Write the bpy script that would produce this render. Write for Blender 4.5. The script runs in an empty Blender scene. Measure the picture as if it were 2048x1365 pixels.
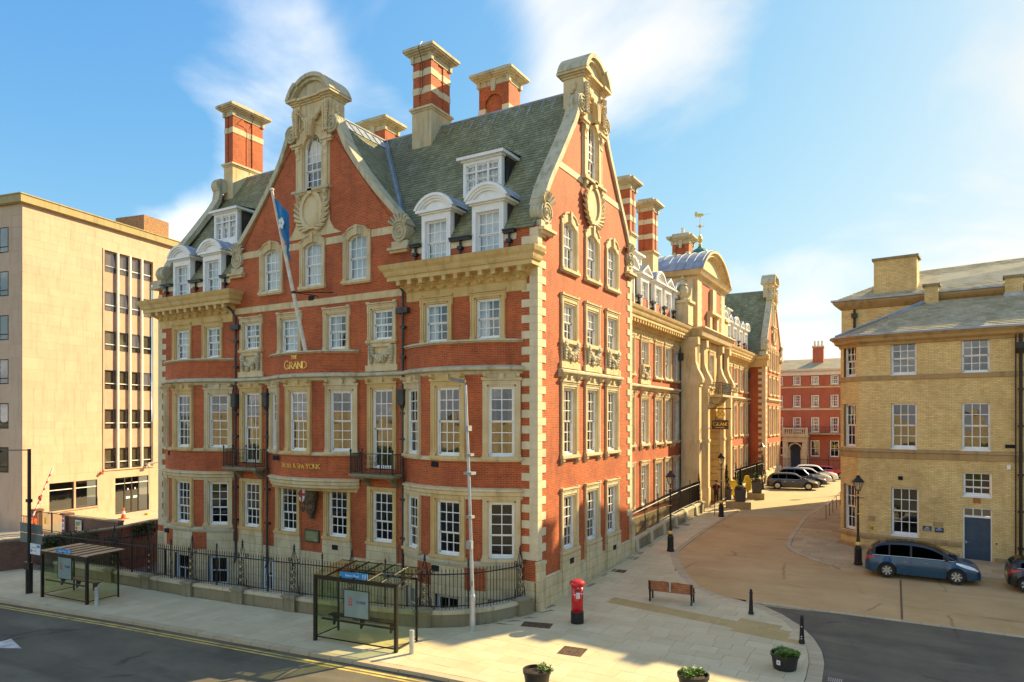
import bpy, math, random
from math import sin, cos, pi, sqrt, atan2, radians, floor
from mathutils import Vector, Matrix, noise as mnoise
random.seed(7)
S = bpy.context.scene
COL = S.collection

# ---------------------------------------------------------------- camera
cam_d = bpy.data.cameras.new('camera')
cam = bpy.data.objects.new('camera', cam_d)
COL.objects.link(cam)
CAMP = Vector((13.273, -25.005, 8.0))
cam.location = CAMP
cam.rotation_euler = (radians(90), 0, radians(30.1))
cam_d.sensor_width = 36.0
cam_d.lens = 23.995
cam_d.shift_y = 0.0759
cam_d.clip_start = 0.1
cam_d.clip_end = 6000
S.camera = cam

# ---------------------------------------------------------------- sky, sun, exposure
SUN_EL, SUN_AZ = 30.0, 28.0            # azimuth measured from +Y towards +X
W = bpy.data.worlds.new('World'); S.world = W; W.use_nodes = True
nt = W.node_tree; nt.nodes.clear()
def _n(t, **k):
    n = nt.nodes.new(t)
    for a, b in k.items(): setattr(n, a, b)
    return n
out = _n('ShaderNodeOutputWorld'); bg = _n('ShaderNodeBackground'); bg.inputs['Strength'].default_value = 0.12
sky = _n('ShaderNodeTexSky', sky_type='NISHITA', sun_disc=False)
sky.sun_elevation = radians(SUN_EL); sky.sun_rotation = radians(SUN_AZ)
sky.altitude = 0; sky.air_density = 1.0; sky.dust_density = 0.6; sky.ozone_density = 2.5
tc = _n('ShaderNodeTexCoord'); sep = _n('ShaderNodeSeparateXYZ')
nt.links.new(tc.outputs['Generated'], sep.inputs[0])
def wmath(op, a, b=None, c=None, clamp=False):
    n = _n('ShaderNodeMath', operation=op, use_clamp=clamp)
    for i, v in enumerate((a, b, c)):
        if v is None: continue
        if isinstance(v, (int, float)): n.inputs[i].default_value = v
        else: nt.links.new(v, n.inputs[i])
    return n.outputs[0]
zz = wmath('ADD', wmath('MAXIMUM', sep.outputs[2], 0.0), 0.18)
cx_ = wmath('DIVIDE', sep.outputs[0], zz); cy_ = wmath('DIVIDE', sep.outputs[1], zz)
cmb = _n('ShaderNodeCombineXYZ'); nt.links.new(cx_, cmb.inputs[0]); nt.links.new(cy_, cmb.inputs[1]); cmb.inputs[2].default_value = 3.4
nz = _n('ShaderNodeTexNoise'); nz.inputs['Scale'].default_value = 1.15; nz.inputs['Detail'].default_value = 9; nz.inputs['Roughness'].default_value = 0.54
nz.inputs['Distortion'].default_value = 0.5
nt.links.new(cmb.outputs[0], nz.inputs['Vector'])
rmp = _n('ShaderNodeValToRGB'); rmp.color_ramp.elements[0].position = 0.43; rmp.color_ramp.elements[1].position = 0.74
rmp.color_ramp.interpolation = 'EASE'
def wdot(px, py):
    u, v = (px - 1024) / 1365, (838 - py) / 1365; a = radians(30.1)
    d = Vector((-sin(a) + u * cos(a), cos(a) + u * sin(a), v)).normalized()
    n = _n('ShaderNodeVectorMath', operation='DOT_PRODUCT'); nt.links.new(tc.outputs['Generated'], n.inputs[0]); n.inputs[1].default_value = d
    return n.outputs['Value']
acc = nz.outputs['Fac']
for px, py, rad, amp in ((520, 140, 8, .10), (620, 110, 5, .03), (1210, 30, 9, .03), (1360, 110, 4, .03), (1560, 560, 7, .13), (1620, 680, 5, .08), (1850, 430, 8, .07), (330, 430, 4, .08), (160, 330, 9, -.24), (330, 290, 5, -.15), (930, 100, 7, -.16), (760, 30, 5, -.10), (1700, 60, 8, -.12)):
    mr = _n('ShaderNodeMapRange', interpolation_type='SMOOTHSTEP'); nt.links.new(wdot(px, py), mr.inputs['Value'])
    mr.inputs['From Min'].default_value = cos(radians(rad)); mr.inputs['From Max'].default_value = 1.0; mr.inputs['To Min'].default_value = 0; mr.inputs['To Max'].default_value = amp
    acc = wmath('ADD', acc, mr.outputs[0])
nt.links.new(acc, rmp.inputs[0])
# thin white haze, thicker towards the sun and the horizon
dotn = _n('ShaderNodeVectorMath', operation='DOT_PRODUCT'); nt.links.new(tc.outputs['Generated'], dotn.inputs[0])
dotn.inputs[1].default_value = (sin(radians(SUN_AZ)) * cos(radians(SUN_EL)), cos(radians(SUN_AZ)) * cos(radians(SUN_EL)), sin(radians(SUN_EL)))
hz = wmath('POWER', wmath('MAXIMUM', dotn.outputs['Value'], 0.0), 3.0)
hz = wmath('MULTIPLY', hz, 0.08)
low = wmath('MULTIPLY', wmath('POWER', wmath('SUBTRACT', 1.0, wmath('MAXIMUM', sep.outputs[2], 0.0)), 6.0), 0.12)
cov = wmath('MAXIMUM', wmath('MULTIPLY', rmp.outputs[0], 0.74), wmath('ADD', hz, low), clamp=True)
mix = _n('ShaderNodeMix', data_type='RGBA'); nt.links.new(cov, mix.inputs['Factor'])
def wvec(op, a, b):
    n = _n('ShaderNodeVectorMath', operation=op)
    for i, v in enumerate((a, b)):
        if isinstance(v, tuple): n.inputs[i].default_value = v
        else: nt.links.new(v, n.inputs[i])
    return n.outputs[0]
# the camera's shoulder: the bright sky near the sun is compressed per channel
skyc = wvec('DIVIDE', wvec('MULTIPLY', sky.outputs[0], (21.5, 2.30, 1.66)), wvec('ADD', sky.outputs[0], (100.0, 4.65, 1.04)))
nt.links.new(skyc, mix.inputs['A'])
# clouds are brightest where the sun lights their near side, away from the sun
lit = wmath('SUBTRACT', 1.30, wmath('MULTIPLY', dotn.outputs['Value'], 0.62))
cc = _n('ShaderNodeVectorMath', operation='SCALE'); cc.inputs[0].default_value = (2.3, 2.12, 1.88); nt.links.new(lit, cc.inputs['Scale'])
nt.links.new(cc.outputs[0], mix.inputs['B'])
nt.links.new(mix.outputs['Result'], bg.inputs['Color']); nt.links.new(bg.outputs[0], out.inputs['Surface'])

sd_ = bpy.data.lights.new('sun', 'SUN'); sun = bpy.data.objects.new('sun', sd_); COL.objects.link(sun)
sd_.energy = 2.0; sd_.angle = radians(0.6); sd_.color = (1.0, 0.79, 0.44)
sdir = Vector((sin(radians(SUN_AZ)) * cos(radians(SUN_EL)), cos(radians(SUN_AZ)) * cos(radians(SUN_EL)), sin(radians(SUN_EL))))
sun.rotation_euler = sdir.to_track_quat('Z', 'Y').to_euler()
sun.location = (30, 60, 60)
S.view_settings.view_transform = 'Standard'; S.view_settings.look = 'None'
S.view_settings.exposure = 2.5; S.view_settings.gamma = 1.0

# ---------------------------------------------------------------- helpers
def setp(o, **k):
    for a, b in k.items():
        if b is not None: o[a] = b
    return o
def tag(o, label, cat, group=None):
    return setp(o, label=label, category=cat, group=group)
def thing(name, label, cat, loc=(0, 0, 0), rz=0.0, group=None):
    o = bpy.data.objects.new(name, None); COL.objects.link(o)
    o.location = loc; o.rotation_euler = (0, 0, rz); o.empty_display_size = 0.3
    return tag(o, label, cat, group)
def link(name, me, parent=None, loc=(0, 0, 0), rz=0.0, kind=None):
    o = bpy.data.objects.new(name, me); COL.objects.link(o)
    o.location = loc
    if isinstance(rz, (int, float)): o.rotation_euler = (0, 0, rz)
    else: o.rotation_euler = rz
    if parent: o.parent = parent
    if kind: o['kind'] = kind
    return o
def dup(root, loc=None, rz=None, label=None, group=None):
    r = root.copy(); COL.objects.link(r)
    if loc is not None: r.location = loc
    if rz is not None: r.rotation_euler = (0, 0, rz)
    if label: r['label'] = label
    if group: r['group'] = group
    for ch in list(root.children):
        c = ch.copy(); COL.objects.link(c); c.parent = r
        for g in list(ch.children):
            d = g.copy(); COL.objects.link(d); d.parent = c
    return r

class MB:
    def __init__(s): s.v = []; s.f = []; s.uv = []; s.mi = []; s.cm = 0
    def pt(s, p): s.v.append((p[0], p[1], p[2])); return len(s.v) - 1
    def face(s, pts, uv=None):
        b = len(s.v); s.v.extend([(p[0], p[1], p[2]) for p in pts])
        s.f.append(tuple(range(b, b + len(pts)))); s.uv.append(uv); s.mi.append(s.cm)
    def add(s, vs, fs):
        b = len(s.v); s.v.extend([(p[0], p[1], p[2]) for p in vs])
        for f in fs: s.f.append(tuple(b + i for i in f)); s.uv.append(None); s.mi.append(s.cm)
    def box(s, x0, x1, y0, y1, z0, z1):
        if x1 < x0: x0, x1 = x1, x0
        if y1 < y0: y0, y1 = y1, y0
        if z1 < z0: z0, z1 = z1, z0
        s.add([(x0, y0, z0), (x1, y0, z0), (x1, y1, z0), (x0, y1, z0), (x0, y0, z1), (x1, y0, z1), (x1, y1, z1), (x0, y1, z1)],
              [(0, 3, 2, 1), (4, 5, 6, 7), (0, 1, 5, 4), (1, 2, 6, 5), (2, 3, 7, 6), (3, 0, 4, 7)])
    def obox(s, c, ax, ay, az):
        c = Vector(c); ax = Vector(ax); ay = Vector(ay); az = Vector(az)
        P = [c + ax * i + ay * j + az * k for k in (-1, 1) for (i, j) in ((-1, -1), (1, -1), (1, 1), (-1, 1))]
        s.add(P, [(0, 3, 2, 1), (4, 5, 6, 7), (0, 1, 5, 4), (1, 2, 6, 5), (2, 3, 7, 6), (3, 0, 4, 7)])
    def bar(s, a, b, w, h=None, up=(0, 0, 1)):
        h = h or w; a = Vector(a); b = Vector(b); d = (b - a)
        L = d.length
        if L < 1e-6: return
        d /= L; u = Vector(up)
        if abs(d.dot(u)) > 0.98: u = Vector((1, 0, 0))
        x = d.cross(u).normalized(); y = x.cross(d)
        s.obox((a + b) / 2, d * L / 2, x * w / 2, y * h / 2)
    def tube(s, pts, r, n=6, caps=True):
        pts = [Vector(p) for p in pts]; rings = []; b0 = len(s.v); k = len(pts)
        rr = r if isinstance(r, (list, tuple)) else [r] * k
        for i, p in enumerate(pts):
            d = (pts[min(i + 1, k - 1)] - pts[max(i - 1, 0)]).normalized()
            u = Vector((0, 0, 1)) if abs(d.z) < 0.95 else Vector((1, 0, 0))
            x = d.cross(u).normalized(); y = x.cross(d)
            for j in range(n):
                a = 2 * pi * j / n; s.pt(p + (x * cos(a) + y * sin(a)) * rr[i])
        for i in range(k - 1):
            for j in range(n):
                a = b0 + i * n + j; b = b0 + i * n + (j + 1) % n
                s.f.append((a, b, b + n, a + n)); s.uv.append(None); s.mi.append(s.cm)
        if caps:
            s.f.append(tuple(b0 + j for j in range(n))[::-1]); s.uv.append(None); s.mi.append(s.cm)
            s.f.append(tuple(b0 + (k - 1) * n + j for j in range(n))); s.uv.append(None); s.mi.append(s.cm)
    def lathe(s, prof, n=16, c=(0, 0, 0), cap=True, a0=0.0):
        b0 = len(s.v); k = len(prof)
        for (r, z) in prof:
            for j in range(n):
                a = a0 + 2 * pi * j / n; s.v.append((c[0] + r * cos(a), c[1] + r * sin(a), c[2] + z))
        for i in range(k - 1):
            for j in range(n):
                a = b0 + i * n + j; b = b0 + i * n + (j + 1) % n
                s.f.append((a, b, b + n, a + n)); s.uv.append(None); s.mi.append(s.cm)
        if cap:
            s.f.append(tuple(b0 + j for j in range(n))[::-1]); s.uv.append(None); s.mi.append(s.cm)
            s.f.append(tuple(b0 + (k - 1) * n + j for j in range(n))); s.uv.append(None); s.mi.append(s.cm)
    def ball(s, c, rx, ry=None, rz=None, n=7, m=5, jit=0.0):
        ry = ry or rx; rz = rz or rx; b0 = len(s.v)
        s.v.append((c[0], c[1], c[2] - rz))
        for i in range(1, m):
            t = -pi / 2 + pi * i / m
            for j in range(n):
                a = 2 * pi * j / n; k = 1 + (random.uniform(-jit, jit) if jit else 0)
                s.v.append((c[0] + rx * cos(t) * cos(a) * k, c[1] + ry * cos(t) * sin(a) * k, c[2] + rz * sin(t) * k))
        s.v.append((c[0], c[1], c[2] + rz)); top = len(s.v) - 1
        for j in range(n):
            j2 = (j + 1) % n
            fs = [(b0, b0 + 1 + j2, b0 + 1 + j)]
            for i in range(m - 2):
                a = b0 + 1 + i * n
                fs.append((a + j, a + j2, a + n + j2, a + n + j))
            a = b0 + 1 + (m - 2) * n
            fs.append((a + j, a + j2, top))
            for f in fs: s.f.append(f); s.uv.append(None); s.mi.append(s.cm)
    def prism(s, poly, fn, t0, t1):
        """poly: 2-D outline; fn(a, b, t) -> 3-D point; extruded from t0 to t1"""
        n = len(poly)
        A = [fn(a, b, t0) for a, b in poly]; B = [fn(a, b, t1) for a, b in poly]
        s.add(A + B, [tuple(range(n)), tuple(range(2 * n - 1, n - 1, -1))] + [(i, i + n, (i + 1) % n + n, (i + 1) % n) for i in range(n)])
    def sweep(s, prof, path, closed=False, caps=True):
        """prof: [(out, z)], path: [(x, y)] walked with the outside on its right-hand side"""
        n = len(path); k = len(prof); b0 = len(s.v)
        for i in range(n):
            p = Vector(path[i])
            a = Vector(path[i - 1]) if (i > 0 or closed) else None
            b = Vector(path[(i + 1) % n]) if (i < n - 1 or closed) else None
            d1 = (p - a).normalized() if a is not None else None
            d2 = (b - p).normalized() if b is not None else None
            if d1 is None: d1 = d2
            if d2 is None: d2 = d1
            n1 = Vector((d1.y, -d1.x)); n2 = Vector((d2.y, -d2.x))
            m = (n1 + n2); m = m / max(m.length, 1e-6); q = 1 / max(m.dot(n1), 0.35)
            for (o, z) in prof: s.v.append((p.x + m.x * o * q, p.y + m.y * o * q, z))
        for i in range(n if closed else n - 1):
            i2 = (i + 1) % n
            for j in range(k - 1):
                s.f.append((b0 + i * k + j, b0 + i2 * k + j, b0 + i2 * k + j + 1, b0 + i * k + j + 1)); s.uv.append(None); s.mi.append(s.cm)
        if caps and not closed:
            s.f.append(tuple(b0 + j for j in range(k))); s.uv.append(None); s.mi.append(s.cm)
            s.f.append(tuple(b0 + (n - 1) * k + j for j in range(k - 1, -1, -1))); s.uv.append(None); s.mi.append(s.cm)
    def xform(s, i0, M):
        for i in range(i0, len(s.v)):
            s.v[i] = tuple(M @ Vector(s.v[i]))
    def mesh(s, name, mats, smooth=False):
        me = bpy.data.meshes.new(name); me.from_pydata(s.v, [], s.f)
        if not isinstance(mats, (list, tuple)): mats = [mats]
        for m in mats: me.materials.append(m)
        if len(mats) > 1: me.polygons.foreach_set('material_index', s.mi)
        uvl = me.uv_layers.new(name='UVMap'); dat = [0.0] * (2 * len(me.loops)); li = 0
        for pi_, f in enumerate(s.f):
            u = s.uv[pi_]
            if u is None:
                a = s.v[f[0]]; b = s.v[f[1]]; c = s.v[f[-1]] if len(f) > 3 else s.v[f[2]]
                e1 = (b[0] - a[0], b[1] - a[1], b[2] - a[2]); e2 = (c[0] - a[0], c[1] - a[1], c[2] - a[2])
                nx = e1[1] * e2[2] - e1[2] * e2[1]; ny = e1[2] * e2[0] - e1[0] * e2[2]; nz_ = e1[0] * e2[1] - e1[1] * e2[0]
                h = sqrt(nx * nx + ny * ny)
                if h < abs(nz_) * 0.6 or h < 1e-9:
                    for i in f: dat[li] = s.v[i][0]; dat[li + 1] = s.v[i][1]; li += 2
                else:
                    tx, ty = -ny / h, nx / h
                    for i in f: dat[li] = s.v[i][0] * tx + s.v[i][1] * ty; dat[li + 1] = s.v[i][2]; li += 2
            else:
                for q in u: dat[li] = q[0]; dat[li + 1] = q[1]; li += 2
        uvl.data.foreach_set('uv', dat)
        if smooth: me.polygons.foreach_set('use_smooth', [True] * len(me.polygons))
        me.update()
        return me
    def build(s, name, mats, parent=None, loc=(0, 0, 0), rz=0.0, smooth=False, kind=None):
        return link(name, s.mesh(name, mats, smooth), parent, loc, rz, kind)

# ---------------------------------------------------------------- materials
def nodes_of(name):
    m = bpy.data.materials.new(name); m.use_nodes = True
    t = m.node_tree; b = t.nodes['Principled BSDF']
    return m, t, b
def N(t, ty, ins=None, **k):
    n = t.nodes.new(ty)
    for a, b in k.items(): setattr(n, a, b)
    for a, b in (ins or {}).items():
        if hasattr(b, 'links') or isinstance(b, bpy.types.NodeSocket): t.links.new(b, n.inputs[a])
        else: n.inputs[a].default_value = b
    return n
def c4(c): return (c[0], c[1], c[2], 1.0)
def mixc(t, f, a, b, blend='MIX'):
    n = t.nodes.new('ShaderNodeMix'); n.data_type = 'RGBA'; n.blend_type = blend
    for k, v in (('Factor', f), ('A', a), ('B', b)):
        if isinstance(v, bpy.types.NodeSocket): t.links.new(v, n.inputs[k])
        elif isinstance(v, (int, float)): n.inputs[k].default_value = v
        else: n.inputs[k].default_value = c4(v)
    return n.outputs['Result']
def ramp(t, fac, stops, interp='LINEAR'):
    n = t.nodes.new('ShaderNodeValToRGB'); e = n.color_ramp.elements; n.color_ramp.interpolation = interp
    while len(e) < len(stops): e.new(0.5)
    for i, (p, c) in enumerate(stops):
        e[i].position = p; e[i].color = c4(c) if isinstance(c, (tuple, list)) else (c, c, c, 1)
    t.links.new(fac, n.inputs[0]); return n.outputs[0]
def noise(t, vec, scale, det=4, rough=0.55, dist=0.0):
    n = N(t, 'ShaderNodeTexNoise', {'Scale': scale, 'Detail': det, 'Roughness': rough, 'Distortion': dist})
    t.links.new(vec, n.inputs['Vector']); return n.outputs['Fac']
def geo_pos(t): return t.nodes.new('ShaderNodeNewGeometry').outputs['Position']
def mapping(t, vec, sc=(1, 1, 1), loc=(0, 0, 0), rot=(0, 0, 0)):
    n = t.nodes.new('ShaderNodeMapping'); n.inputs['Scale'].default_value = sc; n.inputs['Location'].default_value = loc; n.inputs['Rotation'].default_value = rot
    t.links.new(vec, n.inputs['Vector']); return n.outputs[0]
def bump(t, b, h, strength=0.3, dist=0.02):
    n = t.nodes.new('ShaderNodeBump'); n.inputs['Strength'].default_value = strength; n.inputs['Distance'].default_value = dist
    t.links.new(h, n.inputs['Height']); t.links.new(n.outputs[0], b.inputs['Normal'])
def rand_id(t):
    a = t.nodes.new('ShaderNodeObjectInfo').outputs['Random']; b = t.nodes.new('ShaderNodeNewGeometry').outputs['Random Per Island']
    s = N(t, 'ShaderNodeMath', {0: a, 1: b}, operation='ADD'); f = N(t, 'ShaderNodeMath', {0: s.outputs[0]}, operation='FRACT')
    return f.outputs[0]
def plain(name, col, rough=0.5, metal=0.0, var=0.12, scale=3.0, bmp=0.0, bscale=40.0, coat=0.0, emit=None):
    m, t, b = nodes_of(name); b.inputs['Roughness'].default_value = rough; b.inputs['Metallic'].default_value = metal
    p = geo_pos(t); f = noise(t, p, scale, 5)
    d = tuple(max(0, c * (1 - var * 1.6)) for c in col); l = tuple(min(1, c * (1 + var)) for c in col)
    t.links.new(ramp(t, f, [(0.3, d), (0.7, l)]), b.inputs['Base Color'])
    if bmp: bump(t, b, noise(t, p, bscale, 4), bmp, 0.01)
    if coat: b.inputs['Coat Weight'].default_value = coat; b.inputs['Coat Roughness'].default_value = 0.05
    if emit: b.inputs['Emission Color'].default_value = c4(col); b.inputs['Emission Strength'].default_value = emit
    return m
def stained(name, col, dark, warm, rough=0.85, joint=None, dirt=0.5, warmamt=0.5, rnd=0.1):
    """dressed stone: warm and grey weathering with vertical streaks, optional ashlar joints"""
    m, t, b = nodes_of(name); b.inputs['Roughness'].default_value = rough
    p = geo_pos(t)
    c = mixc(t, ramp(t, noise(t, p, 0.9, 6, 0.6), [(0.40, 0.0), (0.68, warmamt)]), col, warm)
    st = noise(t, mapping(t, p, (2.2, 2.2, 0.35)), 1.3, 7, 0.62)
    c = mixc(t, ramp(t, st, [(0.50, 0.0), (0.74, dirt)]), c, dark)
    c = mixc(t, ramp(t, noise(t, p, 14, 5, 0.7), [(0.3, 0.16), (0.6, 0.0)]), c, dark)
    if rnd:
        c = mixc(t, ramp(t, rand_id(t), [(0.0, 0.0), (1.0, rnd * 3)]), c, tuple(x * 0.72 for x in col))
    h = noise(t, p, 30, 5, 0.7)
    if joint:
        uv = t.nodes.new('ShaderNodeUVMap').outputs[0]
        br = N(t, 'ShaderNodeTexBrick', {'Scale': 1.0, 'Brick Width': joint[0], 'Row Height': joint[1], 'Mortar Size': joint[2], 'Mortar Smooth': 0.2, 'Color1': (1, 1, 1, 1), 'Color2': (0.86, 0.86, 0.86, 1), 'Mortar': (0.62, 0.58, 0.52, 1)})
        t.links.new(uv, br.inputs['Vector'])
        c = mixc(t, 1.0, c, br.outputs['Color'], 'MULTIPLY')
        bump(t, b, br.outputs['Fac'], -0.25, 0.01)
    else: bump(t, b, h, 0.12, 0.02)
    t.links.new(c, b.inputs['Base Color'])
    return m
def brickmat(name, c1, c2, mortar, dark, bw=0.225, rh=0.075, ms=0.011, patch=0.35, streak=0.4):
    m, t, b = nodes_of(name); b.inputs['Roughness'].default_value = 0.82
    uv = t.nodes.new('ShaderNodeUVMap').outputs[0]; p = geo_pos(t)
    br = N(t, 'ShaderNodeTexBrick', {'Scale': 1.0, 'Brick Width': bw, 'Row Height': rh, 'Mortar Size': ms, 'Mortar Smooth': 0.3, 'Bias': -0.1, 'Color1': c4(c1), 'Color2': c4(c2), 'Mortar': c4(mortar)})
    t.links.new(uv, br.inputs['Vector'])
    # a second lattice of burnt headers
    wn = N(t, 'ShaderNodeTexBrick', {'Scale': 1.0, 'Brick Width': bw, 'Row Height': rh, 'Mortar Size': 0.0, 'Bias': -0.55, 'Color1': (0, 0, 0, 1), 'Color2': (1, 1, 1, 1), 'Mortar': (0, 0, 0, 1)})
    t.links.new(mapping(t, uv, (1, 1, 1), (0, rh * 40, 0)), wn.inputs['Vector'])
    c = mixc(t, N(t, 'ShaderNodeMath', {0: wn.outputs['Color'], 1: 0.6}, operation='MULTIPLY').outputs[0], br.outputs['Color'], dark)
    c = mixc(t, br.outputs['Fac'], c, mortar)
    c = mixc(t, ramp(t, noise(t, p, 0.55, 6, 0.6), [(0.42, 0.0), (0.72, patch)]), c, dark)
    st = noise(t, mapping(t, p, (1.6, 1.6, 0.22)), 1.1, 6, 0.65)
    c = mixc(t, ramp(t, st, [(0.52, 0.0), (0.78, streak)]), c, dark)
    c = mixc(t, ramp(t, noise(t, p, 3.1, 5, 0.6), [(0.35, 0.14), (0.6, 0.0)]), c, tuple(min(1, x * 1.7 + 0.03) for x in c1))
    t.links.new(c, b.inputs['Base Color'])
    bump(t, b, br.outputs['Fac'], -0.35, 0.012)
    return m
def glassmat(name, tintc=(0.75, 0.8, 0.78), rough=0.015, wob=0.02, base=0.06, refl=1.0, ior=1.5):
    m, t, b = nodes_of(name); t.nodes.remove(b)
    o = t.nodes['Material Output']
    tr = N(t, 'ShaderNodeBsdfTransparent', {'Color': c4(tintc)}); gl = N(t, 'ShaderNodeBsdfGlossy', {'Color': (refl, refl, refl, 1), 'Roughness': rough})
    fr = N(t, 'ShaderNodeFresnel', {'IOR': ior}); f1 = N(t, 'ShaderNodeMath', {0: fr.outputs[0], 1: base}, operation='ADD', use_clamp=True); bf = N(t, 'ShaderNodeMath', {0: 1.0, 1: t.nodes.new('ShaderNodeNewGeometry').outputs['Backfacing']}, operation='SUBTRACT')
    f2 = N(t, 'ShaderNodeMath', {0: f1.outputs[0], 1: bf.outputs[0]}, operation='MULTIPLY', use_clamp=True)
    bn = N(t, 'ShaderNodeBump', {'Strength': wob, 'Distance': 0.05}); t.links.new(noise(t, geo_pos(t), 2.2, 2), bn.inputs['Height'])
    t.links.new(bn.outputs[0], gl.inputs['Normal'])
    mx = N(t, 'ShaderNodeMixShader'); t.links.new(f2.outputs[0], mx.inputs[0]); t.links.new(tr.outputs[0], mx.inputs[1]); t.links.new(gl.outputs[0], mx.inputs[2])
    t.links.new(mx.outputs[0], o.inputs['Surface'])
    return m
def slatemat(name, a, b_, moss, lich):
    m, t, b = nodes_of(name); b.inputs['Roughness'].default_value = 0.62
    p = geo_pos(t)
    c = mixc(t, rand_id(t), a, b_)
    c = mixc(t, ramp(t, noise(t, mapping(t, p, (1.2, 1.2, 0.5)), 0.9, 7, 0.65), [(0.44, 0.0), (0.70, 0.75)]), c, moss)
    c = mixc(t, ramp(t, noise(t, p, 5.5, 6, 0.7), [(0.56, 0.0), (0.74, 0.55)]), c, lich)
    t.links.new(c, b.inputs['Base Color']); bump(t, b, noise(t, p, 24, 4), 0.2, 0.01)
    return m
def tarmac(name, col, dark, light, sc=1.0, rough=0.9):
    m, t, b = nodes_of(name); b.inputs['Roughness'].default_value = rough
    p = geo_pos(t)
    c = mixc(t, ramp(t, noise(t, p, 0.35 * sc, 7, 0.62), [(0.38, 0.0), (0.66, 0.8)]), col, dark)
    c = mixc(t, ramp(t, noise(t, mapping(t, p, (0.5, 1.6, 1), (3, 7, 0)), 0.55 * sc, 6, 0.6), [(0.52, 0.0), (0.75, 0.6)]), c, light)
    c = mixc(t, ramp(t, noise(t, p, 38, 4, 0.85), [(0.38, 0.5), (0.58, 0.0)]), c, dark)
    c = mixc(t, ramp(t, noise(t, mapping(t, p, (0.12, 1.5, 1), (5, 2, 0), (0, 0, 0.12)), 0.9 * sc, 4, 0.5), [(0.55, 0.0), (0.70, 0.45)]), c, dark)
    vo = N(t, 'ShaderNodeTexVoronoi', {'Scale': 0.28}, feature='DISTANCE_TO_EDGE'); t.links.new(mixc(t, 0.25, p, N(t, 'ShaderNodeTexNoise', {'Vector': p, 'Scale': 1.5, 'Detail': 6.0}).outputs['Color']), vo.inputs['Vector'])
    cr = N(t, 'ShaderNodeMath', {0: ramp(t, vo.outputs['Distance'], [(0.004, 1.0), (0.016, 0.0)]), 1: ramp(t, noise(t, p, 0.4, 2), [(0.5, 0.0), (0.6, 0.7)])}, operation='MULTIPLY')
    c = mixc(t, cr.outputs[0], c, tuple(x * .6 for x in dark))
    t.links.new(c, b.inputs['Base Color']); bump(t, b, noise(t, p, 70, 3), 0.25, 0.01)
    return m
def paving(name, a, b_, stain, st=0.35):
    m, t, b = nodes_of(name); b.inputs['Roughness'].default_value = 0.88
    p = geo_pos(t)
    c = mixc(t, rand_id(t), a, b_)
    c = mixc(t, ramp(t, noise(t, p, 0.6, 7, 0.62), [(0.40, 0.0), (0.70, st)]), c, stain)
    c = mixc(t, ramp(t, noise(t, p, 9, 5, 0.7), [(0.56, 0.0), (0.74, 0.35)]), c, stain)
    t.links.new(c, b.inputs['Base Color']); bump(t, b, noise(t, p, 60, 4), 0.15, 0.006)
    return m

M_BRICK = brickmat('red_brick', (0.50, 0.088, 0.018), (0.34, 0.046, 0.012), (0.56, 0.23, 0.07), (0.11, 0.022, 0.009), ms=.009, patch=.5, streak=.5)
M_BRICK2 = brickmat('terrace_brick', (0.50, 0.085, 0.026), (0.40, 0.06, 0.02), (0.45, 0.22, 0.12), (0.18, 0.03, 0.014))
M_YBRICK = brickmat('yellow_brick', (0.84, 0.61, 0.25), (0.70, 0.48, 0.17), (0.48, 0.32, 0.13), (0.36, 0.215, 0.07), bw=0.25, rh=0.085, ms=0.012, patch=0.5, streak=0.5)
M_DBRICK = brickmat('dark_garden_brick', (0.20, 0.08, 0.045), (0.13, 0.05, 0.03), (0.16, 0.12, 0.09), (0.05, 0.035, 0.02))
M_STONE = stained('buff_stone', (0.74, 0.60, 0.35), (0.20, 0.15, 0.08), (0.62, 0.40, 0.14), dirt=0.6, warmamt=.7)
M_STONEW = stained('ochre_stone', (0.72, 0.52, 0.22), (0.22, 0.14, 0.05), (0.58, 0.33, 0.09), dirt=0.55, warmamt=0.7)
M_STONEG = stained('weathered_stone', (0.62, 0.54, 0.35), (0.13, 0.12, 0.06), (0.46, 0.36, 0.18), dirt=0.75)
M_ASHLAR = stained('plinth_ashlar', (0.76, 0.63, 0.36), (0.22, 0.17, 0.09), (0.52, 0.33, 0.12), joint=(0.9, 0.42, 0.012), dirt=0.6, rnd=0)
M_QUOIN = stained('quoin_stone', (0.78, 0.66, 0.42), (0.34, 0.27, 0.16), (0.54, 0.38, 0.18), dirt=0.35, rnd=0.14)
M_PANEL = stained('beige_panel', (0.60, 0.445, 0.31), (0.37, 0.26, 0.165), (0.56, 0.37, 0.23), dirt=0.6, rnd=0.12)
M_PANELP = stained('pink_panel', (0.56, 0.38, 0.26), (0.28, 0.18, 0.12), (0.40, 0.25, 0.15), dirt=0.4)
M_MOSSY = stained('mossy_stone', (0.30, 0.25, 0.15), (0.075, 0.075, 0.03), (0.22, 0.17, 0.07), dirt=0.85)
M_SLATE = slatemat('green_slate', (0.20, 0.19, 0.085), (0.31, 0.295, 0.15), (0.14, 0.12, 0.03), (0.52, 0.48, 0.30))
M_SLATE2 = slatemat('stone_slate', (0.38, 0.32, 0.18), (0.52, 0.45, 0.27), (0.26, 0.20, 0.08), (0.62, 0.55, 0.36))
M_LEAD = plain('lead_sheet', (0.36, 0.39, 0.41), 0.45, 0.3, 0.2, 1.5)
M_WHITE = plain('white_paint', (0.86, 0.83, 0.76), 0.4, 0, 0.05)
M_CREAM = plain('cream_paint', (0.74, 0.68, 0.55), 0.5, 0, 0.08)
M_IRON = plain('black_iron', (0.018, 0.016, 0.014), 0.38, 0.2, 0.3, 8)
M_GOLD = plain('gold_leaf', (0.88, 0.58, 0.13), 0.3, 0.35, 0.1)
M_GLASS = glassmat('window_glass', (0.80, 0.84, 0.82))
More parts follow.
